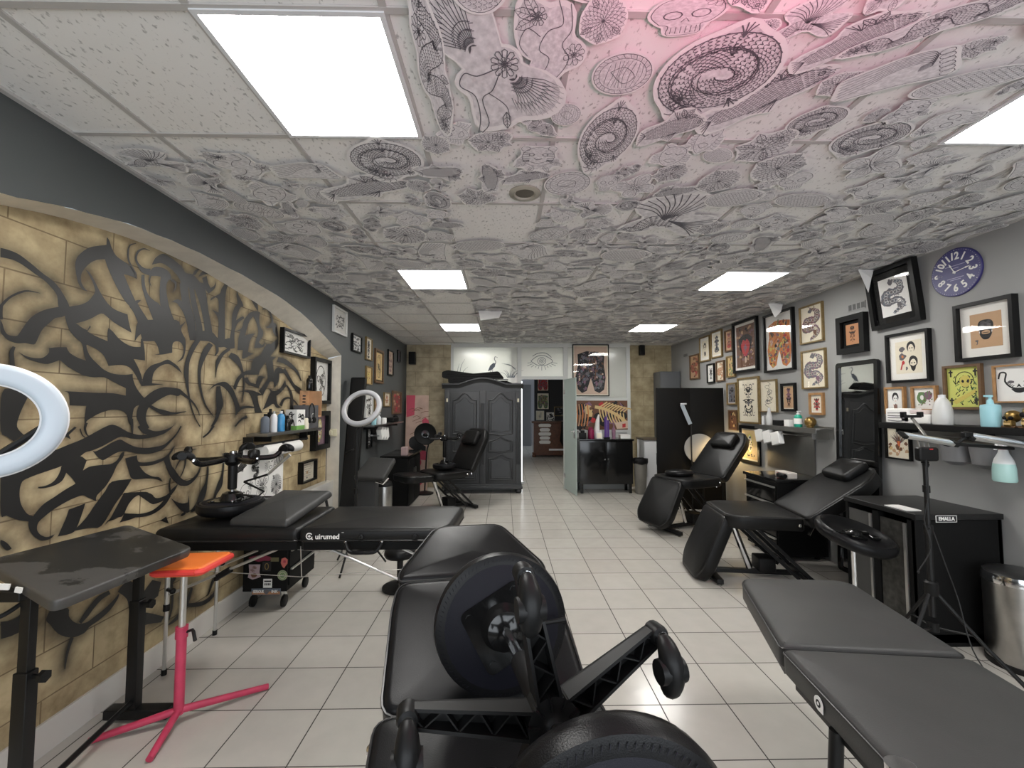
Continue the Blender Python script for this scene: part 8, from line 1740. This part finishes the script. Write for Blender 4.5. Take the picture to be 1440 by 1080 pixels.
    b = MB(); b.tube([(.01, 0, 1.33), (-.03, 0, 1.385), (-.065, 0, 1.43)], .008, 8); b.build('phone_arm', 'darksteel', t); b = MB(); b.box((-.07, 0, 1.44), (.11, .025, .016), b=.004); b.box((-.12, -.005, 1.452), (.016, .03, .03), b=.004); b.box((-.02, -.005, 1.452), (.016, .03, .03), b=.004); b.build('phone_clamp', 'blackplastic', t)
    for a in (rad(-38), rad(80), rad(200)):
        b = MB(); c, s = math.cos(a), math.sin(a); b.tube([(0, 0, .46), (.20 * c, .20 * s, .20), (.36 * c, .36 * s, .014)], [.010, .010, .012], 8); b.tube([(0, 0, .24), (.17 * c, .17 * s, .24)], .006, 6); lg = b.build('leg', 'blackmetal', t); b = MB(); b.ball((.36 * c, .36 * s, .016), .016, 8); b.build('rubber_foot', 'blackplastic', lg)
    b = MB(); b.lathe([(.03, .42), (.034, .44), (.034, .49), (.022, .50)], n=14); b.build('leg_collar', 'blackplastic', t); b = MB(); b.lathe([(.026, .22), (.026, .27)], n=14); b.build('brace_collar', 'blackplastic', t)
    b = MB(); b.tube(spline([(2.425, 2.43, 1.20), (2.42, 2.42, 1.0), (2.40, 2.43, .85), (2.42, 2.42, .70), (2.36, 2.44, .56)], 6), .0035, 6); b.ball((2.36, 2.44, .555), .007, 6); single(b, 'power_lead', 'cord', 'thin black lead dangling from the control box of the twin bar light', 'cable')
    b = MB(); b.tube(spline([(2.46, 2.44, .78), (2.50, 2.42, .60), (2.54, 2.40, .42), (2.50, 2.3, .2), (2.53, 2.2, .01), (2.4, 2.25, .006), (2.35, 2.5, .006)], 6), .0035, 6); single(b, 'power_lead', 'cord', 'second black lead running down the tripod to the floor', 'cable')
    # big steel bin
    t = thing('pedal_bin', 'large brushed steel bin beyond the end of the black desk', 'bin', (3.0, 2.49, 0)); r = .148
    b = MB(); b.lathe([(r, .03), (r, .48)], n=44); b.build('body', 'steel', t, smooth=50); b = MB(); b.lathe([(r + .006, .475), (r + .007, .50), (r, .525)], n=44); b.build('rim', 'chrome', t, smooth=50); b = MB(); b.lathe([(r, .522), (r * .9, .535), (r * .5, .545), (.001, .547)], n=44); b.build('lid', mat('dark_lid', (.05, .05, .05), .3, .6), t, smooth=50); b = MB(); b.lathe([(r + .002, 0), (r + .004, .03), (r, .035)], n=44); b.build('base', 'blackplastic', t); b = MB(); b.box((0, -r - .03, .02), (.08, .07, .014), b=.004); b.build('pedal', 'blackplastic', t)
    # steel sheet, shelf and soap on the wall behind the chair
    b = MB(); b.box((3.158, 4.70, 1.035), (.006, .78, .50)); single(b, 'splash_panel', 'darksteel', 'brushed steel sheet fixed to the grey wall under the bottle shelf', 'steel sheet', smooth=0)
    t = thing('wall_shelf', 'grey steel shelf with towel bar above the steel sheet', 'shelf', (XR, 4.56, 1.275)); b = MB(); b.box((-.09, 0, 0), (.18, 1.0, .014)); b.box((-.178, 0, -.02), (.006, 1.0, .04)); b.box((-.004, 0, -.035), (.008, 1.0, .11)); b.build('board', 'darksteel', t, smooth=0); b = MB(); b.tube([(-.14, -.42, -.075), (-.14, .42, -.075)], .008, 8); b.build('towel_bar', 'steel', t)
    for y in (-.44, .44): b = MB(); b.box((-.09, y, -.05), (.17, .012, .10)); b.build('bracket', 'darksteel', t)
    z = 1.283; G = 'things on the steel shelf'
    pump_bottle((3.06, 4.40, z), .038, .13, 'teal', 'green soap pump bottle with a white label on the steel shelf', G, 'white')
    b = MB(); b.ball((0, 0, .055), .055, 14, (1, 1, 1)); b.lathe([(.03, 0), (.035, .01), (.03, .02)], n=14); single(b, 'round_ornament', 'brass', 'round brass ornament behind the green soap bottle', 'ornament', G, loc=(3.10, 4.28, z), smooth=60)
    b = MB(); b.box((0, 0, .03), (.06, .16, .06), b=.006); single(b, 'black_carton', 'blackplastic', 'flat black carton on the steel shelf', 'carton', G, loc=(3.06, 4.70, z)); b = MB(); b.box((0, 0, .035), (.05, .08, .07), b=.003); single(b, 'white_carton', 'white', 'little white carton beside the green soap bottle', 'carton', G, loc=(3.06, 4.55, z))
    b = MB(); b.lathe([(.028, 0), (.034, .09), (.03, .10), (.02, .14), (.012, .2)], n=16); single(b, 'clear_funnel', mat('clear_cloudy', (.55, .55, .54), .3), 'cloudy plastic funnel on the far half of the steel shelf', 'funnel', G, loc=(3.07, 4.90, z))
    b = MB(); b.lathe([(.014, 0), (.014, .08), (.006, .1)], n=10); single(b, 'white_tube', 'whiteplastic', 'tiny white tube at the far end of the steel shelf', 'tube', G, loc=(3.07, 5.02, z))
    t = thing('glove_box_rack', 'white glove packets hung aslant from the steel shelf', 'glove packets', (3.02, 4.83, 1.14), group='glove packets under shelves')
    for k in range(3): b = MB(); b.box((0, .16 - .15 * k, .02 - .008 * k), (.06, .14, .14), Matrix.Rotation(rad(-14), 3, 'X'), b=.01); b.build('packet', 'white', t)
    b = MB(); b.box((.08, 0, .10), (.10, .46, .016)); b.build('rack', 'steel', t)
    t = thing('tool_cabinet', 'black three-drawer tool cabinet between the two chairs and the grey wall', 'tool cabinet', (2.90, 4.42, 0)); b = MB(); b.box((0, 0, .40), (.48, .54, .72)); b.build('carcass', 'blackmatte', t, smooth=0); b = MB(); b.box((-.005, 0, .77), (.52, .58, .03), b=.005); b.build('worktop', 'blackgloss', t)
    for k in range(4):
        b = MB(); b.box((-.246, 0, .14 + .165 * k), (.014, .50, .15), b=.003); dr = b.build('drawer', 'blackgloss', t); b = MB(); b.box((-.262, 0, .21 + .165 * k), (.02, .50, .014)); b.build('drawer_pull', 'alu', dr)
    for x in (-.18, .18):
        for y in (-.2, .2): b = MB(); b.cyl((x, y, 0), (x, y, .05), .025, n=12); b.build('caster', 'blackplastic', t)
    t = thing('wipes_packet', 'printed packet lying on the tool cabinet', 'packet', (2.82, 4.26, .786)); b = MB(); b.box((0, 0, .03), (.10, .20, .06), b=.012); b.build('pack', mat('packet_beige', (.55, .50, .45), .6), t); b = MB(); b.box((-.051, 0, .03), (.002, .12, .03)); b.build('print', 'coral', t)
    b = MB(); b.tube([(0, -.05, .03), (0, .05, .03), (.02, .09, .03)], [.022, .025, .014], 12); b.cyl((-.02, -.02, .03), (-.07, -.05, .03), .010, n=8); single(b, 'tattoo_machine', 'blackplastic', 'black hand piece lying in front of the printed packet on the tool cabinet', 'tattoo machine', loc=(2.74, 4.20, .786))
    # vents
    def vent(y, z, w, h, lab):
        t = thing('wall_vent', lab, 'vent', M=Matrix.Translation((XR - .001, y, z)) @ MR, group='wall vents'); b = MB(); b.box((0, 0, .003), (w, h, .006)); b.build('plate', 'grey_wall', t, smooth=0)
        b = MB(); [b.box((-w / 2 + w * (k + .5) / 4, 0, .0065), (w / 4 * .72, h * .74, .002)) for k in range(4)]; b.build('grille', mat('vent_dark', (.10, .10, .10), .6), t, smooth=0)
    vent(3.735, 2.395, .185, .068, 'small grey wall vent above the copper reaper card'); vent(7.35, 2.385, .16, .06, 'tiny wall vent near the stone corner of the picture wall')
    # power strip cable along the skirting
    b = MB(); b.box((0, 0, .03), (.05, .30, .06), b=.01); single(b, 'power_strip', 'blackplastic', 'black power strip on the floor at the foot of the desk', 'power strip', loc=(2.80, 3.36, 0))
    # black step stool under the branded massage table
    t = thing('floor_cushion_stool', 'low round black stool on the floor beyond the branded massage table', 'stool', (-.86, 3.62, 0)); b = MB(); b.lathe([(.12, .26), (.13, .28), (.125, .31), (.10, .325), (.001, .328)], n=28); b.build('seat', 'vinyl', t, smooth=50); b = MB(); b.cyl((0, 0, .04), (0, 0, .27), .025, n=12); b.build('post', 'blackmetal', t); b = MB(); b.lathe([(.14, 0), (.14, .02), (.03, .05)], n=24); b.build('base', 'blackmetal', t)
# ---------------------------------------------------------------- light and camera
PANEL = 26.0
def lights():
    w = bpy.data.worlds.new('daylight'); SC.world = w; w.use_nodes = True; nt = w.node_tree; bg = nt.nodes['Background']
    bg.inputs[0].default_value = (.80, .90, 1.0, 1); bg.inputs[1].default_value = .8
    def area(name, loc, rot, sx, sy, e, col):
        l = bpy.data.lights.new(name, 'AREA'); l.shape = 'RECTANGLE'; l.size = sx; l.size_y = sy; l.energy = e; l.color = col
        o = bpy.data.objects.new(name, l); COL.objects.link(o); o.location = loc; o.rotation_euler = rot; return o
    area('assumed_window_daylight', (.67, YF - .12, 1.375), (rad(90), 0, 0), 4.3, 1.9, DAY, (.90, .95, 1.0))  # daylight assumed to enter by the unseen front window
    # assumed pink neon ring, unseen above the camera, added to tint the ceiling
    t = thing('assumed_neon_ring', 'unseen pink neon ring added above the view for the pink cast on the ceiling', 'assumed light', (.62, .50, 2.30))
    b = MB(); p = ring_pts(0, 0, .16, .16, 28); b.tube([(x, y, 0) for x, y in p], .012, 8, False); b.build('tube', mat('assumed_neon_pink', (1, .10, .30), .4, emit=6), t)
    b = MB(); b.cyl((-.13, 0, .0), (-.13, 0, .35), .003, n=6); b.cyl((.13, 0, 0), (.13, 0, .35), .003, n=6); b.build('hanger', 'blackmetal', t)
    l = bpy.data.lights.new('assumed_neon_glow', 'SPOT'); l.energy = PINK_FILL; l.color = (1, .24, .42); l.spot_size = rad(150); l.spot_blend = 1; l.shadow_soft_size = .1  # spot added to throw the assumed ring's pink onto the ceiling
    o = bpy.data.objects.new('assumed_neon_glow', l); COL.objects.link(o); o.location = (.62, .62, 2.22); o.rotation_euler = (rad(180 - 38), 0, rad(-5))
DAY, PINK_FILL = 85, 22
def camera():
    c = bpy.data.cameras.new('camera'); c.sensor_width = 36; c.lens = 15.0; c.clip_start = .02; c.clip_end = 60
    o = bpy.data.objects.new('camera', c); COL.objects.link(o); o.location = (0, 0, 1.5); o.rotation_euler = (rad(90 + 2.96), 0, rad(-1.05)); SC.camera = o
    vs = SC.view_settings; vs.view_transform = 'Standard'; vs.look = 'None'; vs.gamma = 1; vs.exposure = .12; vs.use_curve_mapping = False
shell(); partition(); hall(); mural(); ceiling_lights(); ceiling_papers(); wall_pictures(); chairs(); tables(); clock(); wardrobe(); back_corner(); slate_wall_side(); niche_side(); picture_wall_side(); lights(); camera()
